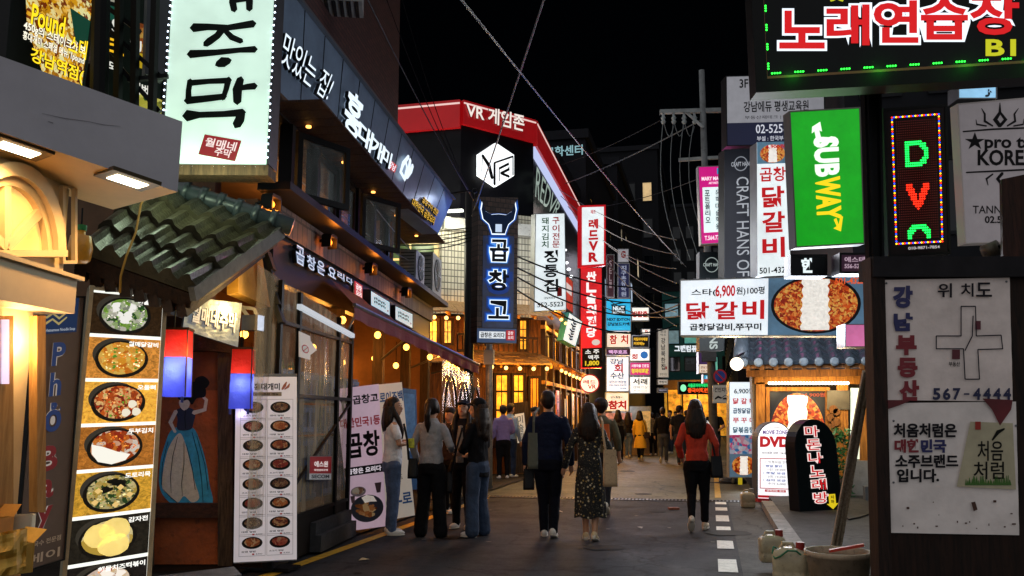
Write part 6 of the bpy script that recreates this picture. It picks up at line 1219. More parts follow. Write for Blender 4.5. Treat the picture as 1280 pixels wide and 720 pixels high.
g_ = gnd(916, 604); MB().tube([g_, q.p(.2, 1, -.07)], .025, 8).build('pole', ALU, S.root); MB().lathe(g_, [(.3, 0), (.3, .05), (.24, .11), (.06, .13)], 22).build('base', mat('#1c1c1e', .6), S.root)
glow(q, 14, '#eaf4ff', S.root)
# no parking disc and towing plate
k = at(900, 470, 21.2); r_ = root('road_sign', k, 'round blue and red no parking sign on the utility pole', 'road sign'); q = Q(891.5, 461.5, 908.5, 479, 21.2); MB().disc(q, .5, .5, .5, .5, 0, 28).build('rim', mat('#b3202a', .45, es=.12), r_); MB().disc(q, .5, .5, .38, .38, .006, 28).build('disc', mat('#1c3f8a', .45, es=.12), r_); MB().stroke(q, [(.24, .24), (.5, .5), (.76, .76)], .11, .012).build('slash', mat('#b3202a', .45, es=.12), r_); MB().slab(Q(898, 470, 901, 500, 21.35), -.03, 0).build('bracket', STEEL, r_)
S = Sign('towing_plate', 'white towing zone plate below the no parking disc', Q(891, 481, 912, 504, 21.2), .02, mat('#b3afa4', .5, es=.2), ALU, .012); S.text([('견인지역', .06, .12, .94, .4)], K, .03); S.mesh(lambda m, f: (m.stroke(f, [(.12, .78), (.3, .66), (.5, .74)], [.1, .14, .1], .004), m.stroke(f, [(.5, .74), (.7, .6), (.9, .56)], [.04, .04, .03], .004), m.stroke(f, [(.6, .78), (.76, .76), (.92, .8)], [.08, .12, .08], .004)), 'tow_emblem', K)
# dvd stand sign and karaoke stand sign with rounded tops
def archsign(name, label, tl, tr, br, bl, dl, dr, th, face, rim):
    q = Q4(tl, tr, br, bl, dl, dr); W_, H_ = q.size(); av = W_ * .5 / H_; r_ = root(name, Vector((*q.base().xy, gnd(*bl).z)), label, 'standing sign')
    def out(k): 
        pts = [(k, 1 - k * W_ / H_), (1 - k, 1 - k * W_ / H_)]
        for i in range(17): a = math.pi * i / 16; pts.append((.5 + (.5 - k) * math.cos(a), av - (av - k * W_ / H_) * math.sin(a)))
        return pts
    MB().poly(q, out(0), 0, th).build('casing', rim, r_); MB().poly(q, out(.03), .006).build('face', face, r_); s = Sign.__new__(Sign); s.q = q; s.face = q.shift(.006); s.root = r_; return s
S = archsign('standing_sign', 'white round topped video room stand sign with a red logo', (946, 527), (990, 527), (991, 626), (946, 624), 15.4, 15.5, .2, backlit('#e9e9ee', .95, .06), mat('#3a3c44', .5)); f = S.face
S.text([('DVD', .08, .19, .92, .33)], E('#c81420', .9), .06); S.text([('MOVIE ZONE', .16, .11, .86, .165)], E('#6a3a9a', .7), .03); S.text([('프리미엄영화관', .28, .065, .72, .09)], K, .0); S.text([('최신영화 상영 / 24시간', .14, .385, .88, .42)], K, .01)
S.mesh(lambda m, f: m.frame(f.sub(.08, .47, .92, .86), .012, .001, .004), 'red_border', mat('#c01a22', .5, es=.3)); S.text([('✓ 이용요금 안내', .2, .5, .88, .535), ('1인 10,000', .3, .6, .8, .63), ('2인 15,000', .3, .69, .8, .72), ('추가 5,000', .3, .78, .8, .81)], K, .0); S.text([('• 평일 할인', .16, .555, .7, .585), ('• 주말 요금', .16, .645, .8, .675), ('• 심야 요금', .16, .735, .8, .765)], ink('#1a5ac0'), .02); S.panel((.22, .87, .8, .9), E('#c81420', .8), .003); S.text([('영화관람 예약', .26, .874, .76, .896)], E('#fff0f0', 1), .02, .006)
S.panel((.03, .945, .97, .975), mat('#c81a24', .5, es=.3), .003, 'red_stripe'); b_ = S.q.base(); MB().slab(S.q.sub(-.03, .985, 1.03, 1.03), -.3, .1).build('base', mat('#a31c24', .5), S.root)
S = archsign('standing_sign', 'black round topped karaoke stand sign leaning with red letters', (991, 524), (1042, 524), (1054, 640), (1000, 645), 12.9, 13.25, .2, mat('#10181a', .35, var=.2), mat('#1c1e22', .4)); f = S.face
for g, m, h in ((.07, E('#f4dcd6', 1.1), .004), (.01, E('#d0141c', .9), .007)):
    mb = MB()
    for i, ch in enumerate('마돈나노래방'): put(mb, f, ch, .26 + .015 * i, .075 + i * .14, .58 + .015 * i, .185 + i * .14, h, .0, 0, 3, g)
    mb.build('lettering', m, S.root)
S.mesh(lambda m, f: m.poly(f, [(.68, .8), (.84, .8), (.84, .9), (.9, .9), (.76, .96), (.62, .9), (.68, .9)], .004), 'yellow_arrow', E('#e8cc1a', .9)); S.text([('지', .72, .815, .8, .85), ('하', .72, .86, .8, .9)], K, .03, .008); MB().slab(S.q.sub(-.04, .985, 1.05, 1.03), -.35, .12).build('base', mat('#7a1418', .5, var=.2), S.root)
cb = root('power_cable', gnd(1060, 646, .1), 'black power cable curling over the pavement behind the karaoke stand', 'cable'); MB().tube([Vector((*gnd(x, y, .11).xy, .115)) for x, y in ((1054, 645), (1062, 650), (1075, 647), (1095, 640))], .01, 6).build('cable', BLACK, cb)
bxx = root('utility_box', gnd(1092, 625, .1), 'small grey box on the pavement beside the restaurant plinth', 'box'); MB().box(gnd(1093, 625, .1) + Vector((0, 0, .11)), (.3, .25, .22)).build('shell', mat('#4a5054', .6, var=.3), bxx)
# poster kiosk
kq = Q4((1098, 348), (1284, 345), (1290, 800), (1113, 800), 6.3, 6.3); kq = Quad([kq.c[0], kq.c[1], Vector((*kq.c[2].xy, .0)), Vector((*kq.c[3].xy, .0))])
KS = root('poster_kiosk', kq.base(), 'dark wooden kiosk wall covered with peeling estate agency posters', 'kiosk'); MB().slab(kq, -.2, 0).build('wall', wood('#2c1a12', '#0d0806', 4), KS)
MB().slab(pxq(kq, 1088, 322, 1300, 347), -.22, .05).build('cap', mat('#211f22', .7, var=.4, vs=4), KS)
MB().slab(pxq4(kq, [(1086, 322), (1104, 346), (1114, 760), (1098, 760)]), -.12, .03).build('post', wood('#33211a', '#0d0907', 5), KS)
sd_ = Quad([at(1084, 326, 6.6), at(1097, 346, 6.31), at(1097, 455, 6.31), at(1086, 450, 6.6)]); MB().slab(sd_, -.02, .0).build('side_poster', mat('#6f8fb0', .5, es=.3, var=.3, vs=4), KS)
wr = lambda s: lambda u, v: .006 * noise.noise(Vector((u * 4 + s, v * 5, s))) + .003 * noise.noise(Vector((u * 14 + s, v * 11, s)))
def poster(name, px, m, label=None):
    q = pxq4(kq, px, .012); mb = MB(); mb.grid(q, 26, 26, wr(len(name))); o = mb.build(name, m, KS, True); return Quad([v + q.n * .011 for v in q.c])
PAP = mat('#cdbfba', .6, var=.2, vs=3, bump=.6, bs=5, es=.05); PAP2 = mat('#d0c6c2', .6, var=.16, vs=3, bump=.5, bs=5, es=.05)
q1 = poster('map_poster', [(1101, 350), (1262, 347), (1266, 502), (1106, 500)], PAP); q2 = poster('white_board', [(1105, 504), (1270, 502), (1274, 669), (1113, 666)], PAP2)
def kt(lines, m, q, bold=.03, name='lettering', h=.004): 
    mb = MB()
    for t, *r in lines: put(mb, pxq(q, *r, h), t, 0, 0, 1, 1, 0, bold)
    return mb.build(name, m, KS)
kt([('강', 1116, 357, 1141, 385), ('남', 1117, 391, 1141, 414)], mat('#26275c', .6), q1, .06); kt([('부', 1120, 419, 1146, 444), ('동', 1122, 447, 1147, 472), ('산', 1124, 475, 1149, 501)], mat('#7d1c28', .6), q1, .06)
kt([('위', 1172, 354, 1190, 372), ('치', 1201, 354, 1217, 371), ('도', 1220, 353, 1240, 371)], mat('#1d1a22', .6), q1, .02); kt([(c_, 1166 + i * 12.6, 485, 1166 + i * 12.6 + (9.6 if c_ != '-' else 7), 500) if c_ != '-' else (c_, 1166 + i * 12.6 + 1, 491.5, 1166 + i * 12.6 + 8, 493.5) for i, c_ in enumerate('567-4444')], mat('#1d2148', .6), q1, .04)
mp = MB()
for a_, b_ in (((1201, 383), (1201, 420)), ((1201, 420), (1170, 420)), ((1170, 420), (1170, 436)), ((1170, 436), (1204, 436)), ((1204, 436), (1206, 474)), ((1206, 474), (1224, 474)), ((1224, 474), (1222, 437)), ((1222, 437), (1253, 436)), ((1253, 436), (1251, 419)), ((1251, 419), (1220, 420)), ((1220, 420), (1219, 383)), ((1219, 383), (1201, 383)), ((1216, 395), (1215, 420)), ((1215, 420), (1206, 438))): mp.stroke(q1, [uvpx(q1, *a_), uvpx(q1, *b_)], .009, .004)
mp.build('street_map', mat('#22202c', .6), KS); MB().sheet(pxq(q1, 1219, 401, 1226, 412, .004)).sheet(pxq(q1, 1190, 437, 1200, 449, .004)).build('map_blocks', mat('#5a1c28', .6), KS); kt([('부동산', 1186, 452, 1200, 458)], ink(), q1, .02)
sc_ = MB()
for pts in ([(1108, 500), (1140, 500), (1126, 506), (1108, 512)], [(1228, 498), (1266, 500), (1264, 512), (1250, 532), (1240, 512)]): sc_.add([onpl(*p, kq.c[3] + kq.n * .03, kq.n) for p in pts], [tuple(range(len(pts)))[::-1]])
sc_.pieces('torn_red_edge', mat('#5c141c', .6, var=.3), KS)
kt([('처음처럼은', 1117, 529, 1196, 547), ('소주브랜드', 1119, 568, 1198, 585), ('입니다.', 1121, 586, 1174, 603)], ink('#16141a'), q2, .04); kt([('대한', 1118, 549, 1150, 566)], mat('#7d1c28', .6), q2, .05); kt([('민국', 1151, 549, 1183, 566)], mat('#22245c', .6), q2, .05)
q4_ = pxq4(q2, [(1213, 527), (1266, 529), (1270, 612), (1196, 608)], .006); MB().sheet(q4_).build('soju_poster', mat('#a39a80', .6, var=.25, vs=3, es=.05), KS); kt([('처음', 1222, 551, 1254, 576), ('처럼', 1217, 577, 1255, 599)], ink('#141410'), q4_, .01, h=.004); mb = MB(); brush(mb, q4_, [([(1240, 550), (1247, 540), (1255, 536)], [2, 5, 2])], .005); mb.build('bird_emblem', ink('#141410'), KS)
mb = MB(); rr = random.Random(5); [mb.stroke(q4_, [uvpx(q4_, 1207 + i * 1.8, 606), uvpx(q4_, 1207 + i * 1.8 + rr.uniform(-1, 1), 598 + rr.uniform(-4, 3))], [.03, .01], .004) for i in range(32)]; mb.build('green_grass_print', mat('#3f6a24', .6), KS); MB().sheet(pxq(q4_, 1219, 527, 1226, 537, .005)).build('red_mark', mat('#9a2a1c', .6), KS)
mb = MB(); [mb.sheet(pxq(q2, x, y, x + rr.uniform(1, 5), y + rr.uniform(1, 3), .004 + .0001 * i)) for i, (x, y) in enumerate((rr.uniform(1120, 1265), rr.uniform(620, 660)) for _ in range(16))]; mb.sheet(pxq4(q2, [(1214, 628), (1219, 627), (1222, 637), (1217, 639)], .007)); mb.build('scuff_marks', mat('#4a2c20', .7), KS)
mb = MB(); [mb.ball(onpl(x, y, kq.c[3] + kq.n * .016, kq.n), .008, 8, 5) for x, y in ((1117, 526), (1117, 603), (1108, 354), (1258, 352), (1270, 532))]; mb.build('screws', STEEL, KS)
# leaning sticks, bucket, jugs
ck = root('leaning_sticks', gnd(1046, 712, .1), 'bundle of long wooden sticks leaning against the poster kiosk', 'sticks'); mb = MB(); rr = random.Random(9)
for i in range(5): mb.bar(gnd(1036 + i * 2.6, 706, .15) + Vector((0, .03 * (i % 2), 0)), at(1080 + i * 2.0, 464, 6.75 + .02 * (i % 3)), .018, .03)
mb.pieces('stick', wood('#c4b4a0', '#7a6a58', 8), ck)
bu = root('bucket', gnd(1050, 735, .1), 'brown stained round bucket on the pavement at the foot of the sticks', 'bucket'); c = gnd(1050, 742, .1); MB().lathe(c, [(.2, 0), (.235, .28), (.25, .28), (.25, .32), (.235, .32), (.225, .26), (.18, .02)], 26).build('pail', mat('#a08c76', .6, var=.4, vs=6, wear='#4a3a2e'), bu, True); MB().bar(c + Vector((-.05, .1, .3)), c + Vector((.2, .05, .36)), .06, .02).build('red_scrap', mat('#b3301c', .5), bu)
def jug(px, py, label, s, rz, capc):
    c = gnd(px, py, 0.1 if px > 955 else .012); r_ = root('plastic_jug', c, label, 'jug', 'translucent plastic jugs along the kerb'); M = Matrix.Rotation(rz, 3, 'Z'); w, d, h = s
    mb = MB(); prof = [(.9, 0), (1, .06), (1, .3), (.96, .35), (1, .4), (1, .8), (.85, .92), (.5, 1)]; vs = []; n = 20
    for r, z in prof:
        for j in range(n): a = 2 * math.pi * j / n; x, y = math.cos(a), math.sin(a); e = .35; x = math.copysign(abs(x) ** e, x); y = math.copysign(abs(y) ** e, y); vs.append(c + M @ Vector((x * w / 2 * r, y * d / 2 * r, z * h)))
    N = len(prof); fs_ = [(i * n + j, i * n + (j + 1) % n, (i + 1) * n + (j + 1) % n, (i + 1) * n + j) for i in range(N - 1) for j in range(n)] + [tuple((N - 1) * n + j for j in range(n)), tuple(range(n))[::-1]]
    mb.add(vs, fs_).build('body', mat('#a89c80', .35, var=.25, vs=7, wear='#6a5f4c'), r_, True); MB().lathe(c + M @ Vector((w * .28, 0, h * .96)), [(.035, 0), (.035, .06)], 12).build('cap', mat(capc, .5), r_); MB().tube([c + M @ Vector((-w * .3, 0, h * .93)), c + M @ Vector((-w * .2, 0, h * 1.12)), c + M @ Vector((w * .05, 0, h * 1.12)), c + M @ Vector((w * .12, 0, h * .97))], .016, 8).build('handle', mat('#a89c80', .4), r_)
jug(966, 702, 'squat cream plastic jug on the kerb stone', (.24, .18, .24), .1, '#8a2a24'); jug(990, 729, 'cream plastic jug with green twine beside the brown bucket', (.28, .2, .28), -.3, '#8a1c1c')
jug(935, 634, 'white jug standing in the gutter before the video room stand', (.22, .2, .24), .1, '#8f8a80')
tw = root('twine', at(990, 712, 8.6), 'green twine tied round the cream jug near the bucket', 'twine'); c = gnd(990, 729, .1); MB().tube([c + Vector((.145 * math.cos(a), -.02 + .105 * math.sin(a), .24 + .04 * math.sin(a * 3))) for a in [i * .45 for i in range(15)]], .008, 5).build('strand', mat('#1d6a4a', .6), tw)
rub = root('drink_carton', gnd(842, 637), 'flattened brown drink carton lying on the road', 'litter'); MB().box(gnd(842, 637) + Vector((0, 0, .02)), (.16, .1, .03), Matrix.Rotation(.3, 3, 'Z')).build('carton', mat('#8a4a2c', .6, var=.4, vs=30), rub)
rr = random.Random(77); gs = MB(); gp = MB()
for i in range(150):
    y_ = rr.uniform(7.5, 30); x_ = rr.uniform(-3.8, .2); r = rr.uniform(.012, .045) if rr.random() < .9 else rr.uniform(.1, .3); n = 9; k = gs if rr.random() < .8 else gp
    if k is gp: r = min(r, .035)
    k.add([(x_ + r * math.cos(6.2832 * j / n) * rr.uniform(.7, 1.2), y_ + r * math.sin(6.2832 * j / n) * rr.uniform(.7, 1.2), .0085 + i * .00002) for j in range(n)], [tuple(range(n))])
tag(gs.build('road_stains', mat('#0d0d0d', .75)), kind='structure'); tag(gp.build('road_gum_spots', mat('#6a655c', .8)), kind='structure')
for px, py, c_, lb_ in ((700, 640, '#c9c2b4', 'scrap of pale paper lying on the road behind the couple'), (455, 700, '#b8a888', 'small crumpled tissue by the yellow line'), (800, 660, '#8f8a80', 'flattened grey cigarette packet on the road')):
    k = gnd(px, py, .012); r_ = root('litter', k, lb_, 'litter'); M = Matrix.Rotation(rr.uniform(0, 3), 3, 'Z'); MB().add([k + M @ Vector(v) for v in ((-.05, -.03, 0), (.04, -.035, .012), (.055, .03, .004), (-.03, .035, .018), (0, 0, .022))], [(0, 1, 4), (1, 2, 4), (2, 3, 4), (3, 0, 4)]).build('scrap', mat(c_, .8, var=.2, vs=40), r_)
# ---------------------------------------------------------------- overhead cables
CB = mat('#4a5058', .45); CB2 = mat('#1a1b1e', .5)
def cable(a, b, label, sag=.3, r=.014, m=CB, n=14):
    a, b = Vector(a), Vector(b); pts = [a.lerp(b, i / n) - Vector((0, 0, sag * 4 * (i / n) * (1 - i / n))) for i in range(n + 1)]
    r_ = root('overhead_cable', a, label, 'cable', 'overhead cables across the street'); MB().tube(pts, r, 5).build('strand', m, r_)
PT = at(884, 145, 22)
cable(at(560, -20, 8), at(855, 330, 30), 'thick twisted cable running from the top middle down to the right pole', .1, .009)
cable(at(572, -8, 8.2), at(858, 334, 30), 'second strand hugging the thick twisted cable', .12, .006)
cable(at(683, -10, 9), at(590, 270, 17.5), 'pale cable dropping steeply past the arcade red band', .02, .012, mat('#7a8088', .4))
cable(at(700, 232, 30), at(876, 150, 22), 'thin cable from the arcade roof to the cross arm', .1, .016)
cable(at(690, 210, 30), at(830, 148, 22), 'upper thin cable from the arcade roof to the cross arm', .1, .012, CB2)
cable(at(735, 260, 34), at(905, 210, 22), 'faint cable below the cross arm reaching the magenta sign', .2, .012, CB2)
cable(at(455, -10, 11), at(595, 255, 17), 'thin cable in front of the brown brick wall', .1, .009)
cable(at(480, -10, 12), at(600, 262, 17.2), 'hair thin cable right of the brick wall edge', .25, .007, CB2)
cable(at(500, -10, 13), at(598, 258, 17.3), 'hair thin cable left of the steep pale cable', .35, .007, CB2)
cable(at(330, 60, 9.2), at(520, 320, 15.5), 'cable strung along the open upper windows, higher one', .12, .008, mat('#8a9098', .4))
cable(at(300, 155, 9), at(520, 330, 15.5), 'cable strung along the open upper windows, lower one', .15, .008, mat('#8a9098', .4))
for i, (y0, y1, lbl) in enumerate(((300, 375, 'highest'), (310, 392, 'second'), (318, 405, 'third'), (330, 425, 'lowest'))):
    cable(at(600, y0 - 2, 17.5), at(848, y1 - 20, 26), '%s of four sagging cables from the blue sign to the wide white sign' % lbl, .45 + .1 * i, .02, mat('#23262b', .5))
for i, (y0, y1, lbl) in enumerate(((368, 415, 'upper'), (382, 400, 'lower'))):
    cable(at(752, y0, 30), at(850, y1 - 20, 22), '%s dark cable from the red banner to the wide white sign' % lbl, .3, .016, mat('#2a2e34', .5))
for i in range(7):
    cable(at(692 + 9 * i, 232 + 13 * i, 29), at(846, 300 + 18 * i, 24), '%s thin pale cable of the tangle behind the wide white sign' % ('topmost', 'second', 'third', 'fourth', 'fifth', 'sixth', 'lowest')[i], .25 + .12 * (i % 3), .012, mat('#5a6068', .5))
for i in range(5):
    cable(at(466, 292 + i * 3, 17.5), at(590, 284 + i * 4, 17.5), '%s dark cable by the white tiled storey' % ('first', 'second', 'third', 'fourth', 'fifth')[i], .05 + .03 * i, .012, CB2)
# ================================================================ PEOPLE
CLOUD = bpy.data.textures.new('cloth_folds', 'CLOUDS'); CLOUD.noise_scale = .11; CLOUD.noise_depth = 2
SKIN = mat('#b98a6c', .5, var=.06, vs=12); HAIRM = wood('#2a1d16', '#060404', 7, 'z', .5)
def loft(mb, rings, n=18):
    vs = [Vector((cx + rx * math.copysign(abs(math.cos(t)) ** .85, math.cos(t)), cy_ + ry * math.copysign(abs(math.sin(t)) ** .85, math.sin(t)), z)) for cx, cy_, z, rx, ry in rings for t in [2 * math.pi * j / n for j in range(n)]]
    N = len(rings); fs_ = [(i * n + j, i * n + (j + 1) % n, (i + 1) * n + (j + 1) % n, (i + 1) * n + j) for i in range(N - 1) for j in range(n)] + [tuple(range(n))[::-1], tuple((N - 1) * n + j for j in range(n))]
    return mb.add(vs, fs_)
def limb(mb, pts, rs, n=12):
    P = []; Rr = []; pts = [Vector(p) for p in pts]
    for i in range(len(pts) - 1):
        for k in range(4): t = k / 4; P.append(pts[i].lerp(pts[i + 1], t)); Rr.append(rs[i] * (1 - t) + rs[i + 1] * t)
    P.append(pts[-1]); Rr.append(rs[-1]); mb.tube(P, Rr, n); mb.ball(pts[0], rs[0], 12, 8); mb.ball(pts[-1], rs[-1], 12, 8)
    for p, r in zip(pts[1:-1], rs[1:-1]): mb.ball(p, r, 12, 8)
    return mb
def person(base, H, face, label, top, bottom, hair='long', legs='stand', arms=None, head=(0, 0), sleeve='long', cut='slim', shoe='#d8d4cc', skirt=False, fine=True, hair_end=.74, hem=.49, build=1.0, cap=None, face_on=False, heel=False, group=None, coat=False, skin=None, jack=None):
    r_ = root('person', base, label, 'person', group); M = Matrix.Rotation(face, 4, 'Z'); r_.rotation_euler.z = face; O = Vector((0, 0, 0)); skin = skin or SKIN
    def part(mb, name, m, vox, sm=3, fold=0.0, parent=None):
        me = bpy.data.meshes.new(name); me.from_pydata([v * H for v in mb.v], [], mb.f); me.materials.append(m); o = bpy.data.objects.new(name, me); COL.objects.link(o); o.parent = parent or r_
        if vox:
            k = o.modifiers.new('remesh', 'REMESH'); k.mode = 'VOXEL'; k.voxel_size = vox * (1 if fine else 2.0); k.use_smooth_shade = True
            k = o.modifiers.new('smooth', 'SMOOTH'); k.factor = .5; k.iterations = sm
            if fold: k = o.modifiers.new('folds', 'DISPLACE'); k.texture = CLOUD; k.strength = fold; k.mid_level = .5; k.texture_coords = 'LOCAL'
        else: me.polygons.foreach_set('use_smooth', [True] * len(me.polygons))
        return o
    b = build * (.88 if hair in ('long', 'pony') else 1); sx = .103 * b
    LG = {'stand': {-1: ((-.05, .008, .27), (-.055, -.005, .045), 0), 1: ((.05, .008, .27), (.055, -.005, .045), 0)},
          'wide': {-1: ((-.06, .008, .27), (-.078, -.005, .045), 0), 1: ((.058, .012, .27), (.08, .0, .045), 0)},
          'walk_l': {-1: ((-.045, .055, .275), (-.04, .075, .05), 5), 1: ((.05, .0, .272), (.045, -.115, .085), -38)},
          'walk_r': {1: ((.045, .055, .275), (.04, .075, .05), 5), -1: ((-.05, .0, .272), (-.045, -.125, .1), -50)},
          'walk_s': {-1: ((-.04, .03, .272), (-.035, .03, .045), 0), 1: ((.042, .005, .272), (.036, -.05, .055), -18)}}[legs]
    arms = arms or {}
    AD = {-1: ((-.142 * b, -.015, .645), (-.15 * b, .03, .5)), 1: ((.142 * b, -.015, .645), (.15 * b, .03, .5))}
    A = {s: arms.get(s, AD[s]) for s in (-1, 1)}
    SH_ = {s: Vector((s * sx * .97, -.005, .795)) for s in (-1, 1)}
    # --- body, one continuous surface
    mb = MB(); loft(mb, [(0, 0, .47, .085 * b, .06), (0, -.005, .53, .092 * b, .062), (0, 0, .61, .074 * b, .052), (0, .0, .70, .088 * b, .058), (0, -.004, .78, .1 * b, .056), (0, -.008, .82, .075 * b, .045), (0, -.006, .845, .035, .034)])
    limb(mb, [(0, -.008, .82), (0, .004, .885)], [.033, .031])
    hy, hp = head; HM = Matrix.Translation((0, .004, .875)) @ Matrix.Rotation(R(hy), 4, 'Z') @ Matrix.Rotation(R(hp), 4, 'X')
    def hd(p): return HM @ Vector(p)
    h3 = HM.to_3x3(); mb.ball(hd((0, .002, .06)), (.046, .057, .062), 18, 12, h3); mb.ball(hd((0, .022, .022)), (.036, .036, .034), 14, 10, h3)
    mb.ball(hd((0, .036, .0)), (.018, .016, .014), 10, 6, h3)
    limb(mb, [hd((0, .058, .056)), hd((0, .066, .034))], [.005, .0085], 8); mb.ball(hd((0, .056, .017)), (.014, .006, .007), 10, 6, h3)
    for s in (-1, 1): mb.ball(hd((s * .047, .0, .046)), (.007, .013, .02), 8, 6, h3)
    for s in (-1, 1):
        e, w = [Vector(p) for p in A[s]]; limb(mb, [SH_[s], e, w], [.032 * b, .025 * b, .0165]); d = (w - e).normalized(); side_ = d.cross(Vector((0, 1, 0))) ; side_ = side_.normalized() if side_.length > .1 else Vector((1, 0, 0)); fw_ = side_.cross(d).normalized()
        limb(mb, [w, w + d * .028, w + d * .048], [.0145, .019, .0185], 10)
        for i, L_ in enumerate((.038, .044, .041, .032)):
            o = w + d * .048 + fw_ * (.0145 - .0097 * i); k1 = o + d * L_ * .5 - side_ * s * .004; k2 = k1 + d * L_ * .42 - side_ * s * .012; limb(mb, [o - d * .012, k1, k2], [.0062, .0056, .0047], 7)
        t0 = w + d * .016 + fw_ * .014; limb(mb, [t0, t0 + d * .018 + fw_ * .012, t0 + d * .036 + fw_ * .013 - side_ * s * .006], [.0075, .0065, .005], 7)
        k, a, pt = LG[s]; limb(mb, [(s * .05, 0, .5), k, a], [.045, .031, .021]); skirt and mb.ball(Vector(k) * .6 + Vector(a) * .4 + Vector((0, -.006, .01)), (.026, .026, .05), 10, 8)
    part(mb, 'body', skin, .0085 if fine else .009, 2)
    if face_on:
        e = MB(); [e.ball(hd((s * .0185, .0545, .061)), (.0075, .004, .0032), 8, 6, h3) for s in (-1, 1)]; part(e, 'eyes', mat('#120c0a', .2), 0)
        e = MB(); [limb(e, [hd((s * .009, .058, .074)), hd((s * .028, .05, .075))], [.0022, .0015], 6) for s in (-1, 1)]; part(e, 'eyebrows', mat('#1c120e', .7), 0)
        e = MB(); e.ball(hd((0, .0605, .0185)), (.0125, .004, .0042), 10, 6, h3); part(e, 'lips', mat('#8a2f2c', .4), 0)
    # --- top
    if top:
        mb = MB(); w_ = 1.0 + (.05 if coat else 0); g = .008
        rings = [(0, -.002, hem, .098 * b * w_, .07 * w_), (0, -.002, hem + .05, .1 * b * w_, .071 * w_), (0, .0, .62, .089 * b * w_, .066 * w_), (0, 0, .70, .098 * b * w_, .067 * w_), (0, -.004, .78, .108 * b, .062), (0, -.008, .815, .088 * b, .05), (0, -.006, .838, .052, .046), (0, -.004, .857, .039, .038)]
        if coat: rings = [(0, -.005, .25, .135, .1), (0, -.005, .36, .118, .088)] + rings
        loft(mb, rings)
        for s in (-1, 1):
            e, w = [Vector(p) for p in A[s]]
            if sleeve == 'long': limb(mb, [SH_[s] + Vector((0, 0, -.002)), e, e.lerp(w, .95)], [.036 * b, .033 * b, .026])
            elif sleeve == 'short': limb(mb, [SH_[s] + Vector((0, 0, -.002)), SH_[s].lerp(e, .62)], [.036 * b, .039 * b])
            elif sleeve == 'three': limb(mb, [SH_[s] + Vector((0, 0, -.002)), e, e.lerp(w, .55)], [.036 * b, .034 * b, .031])
        o = part(mb, 'coat' if coat else ('dress_top' if skirt else 'top'), top, .0105, 3, .02)
        if jack: 
            mb = MB(); loft(mb, [(0, .004, hem + .02, .05, .075), (0, .006, .7, .045, .072), (0, .0, .8, .03, .062)]); part(mb, 'inner_top', jack, .01, 2, .008)
    # --- bottom
    if skirt:
        mb = MB(); n = 64; rg = []; N = 12
        for i in range(N + 1):
            t = i / N; z = .60 * (1 - t) + .17 * t; rx = (.085 + .03 * math.sin(min(t * 2.2, 1) * 1.57) + .018 * t) * b
            rg.append([Vector((rx * (1 + .06 * t * math.sin(9 * a_ + 1)) * math.cos(a_), rx * .78 * (1 + .07 * t * math.sin(9 * a_ + 1)) * math.sin(a_), z + .006 * math.sin(5 * a_) * t)) for a_ in [2 * math.pi * j / n for j in range(n)]])
        mb.add([v for r in rg for v in r], [(i * n + j, (i + 1) * n + j, (i + 1) * n + (j + 1) % n, i * n + (j + 1) % n) for i in range(N) for j in range(n)]); part(mb, 'skirt', bottom, 0)
    else:
        mb = MB(); loft(mb, [(0, -.004, .455, .094 * b, .068), (0, -.008, .51, .098 * b, .07), (0, -.002, .57, .086 * b, .062), (0, 0, .6, .08 * b, .058)])
        kr, ar_, end = {'slim': (.041, .033, .98), 'wide': (.05, .052, 1.0), 'reg': (.043, .038, 1.0), 'crop': (.038, .03, .86)}[cut]
        for s in (-1, 1): k, a, pt = LG[s]; k = Vector(k); a = Vector(a); limb(mb, [(s * .05, 0, .49), k, k.lerp(a, end)], [.061, kr, ar_])
        part(mb, 'trousers', bottom, .0105, 3, .016)
    # --- shoes
    for s in (-1, 1):
        k, a, pt = LG[s]; a = Vector(a); PM = Matrix.Translation(a) @ Matrix.Rotation(R(pt), 4, 'X') @ Matrix.Rotation(R(-6 * s), 4, 'Z'); p3 = PM.to_3x3(); mb = MB()
        mb.ball(PM @ Vector((0, .035, -.022)), (.026, .062, .022), 14, 8, p3); mb.ball(PM @ Vector((0, -.012, -.012)), (.024, .03, .03), 12, 8, p3); o = part(mb, 'shoe', mat(shoe, .5), .006, 1)
        mb = MB(); mb.ball(PM @ Vector((0, .03, -.036)), (.028, .07, .009), 14, 6, p3)
        if heel: mb.box(PM @ Vector((0, -.026, -.03)), (.028, .026, .03), p3)
        part(mb, 'sole', mat('#c9c2b4' if shoe != '#141414' else '#1c1c1c', .6), 0, parent=o)
    # --- hair
    hm = HAIRM; mb = MB()
    if hair != 'none':
        mb.ball(hd((0, -.012, .068)), (.0535, .056, .064), 18, 12, h3)
        if hair in ('short', 'puffy'):
            mb.ball(hd((0, .006, .092)), (.05, .056, .042), 16, 10, h3); mb.ball(hd((0, -.03, .045)), (.044, .034, .045), 14, 8, h3)
            if hair == 'puffy': mb.ball(hd((0, -.01, .078)), (.066, .068, .066), 16, 10, h3)
        if hair == 'long' or hair == 'pony':
            mb.ball(hd((0, -.004, .09)), (.05, .057, .043), 16, 10, h3)
            for s in (-1, 1): limb(mb, [hd((s * .044, .012, .075)), hd((s * .05, -.002, .03))], [.014, .013])
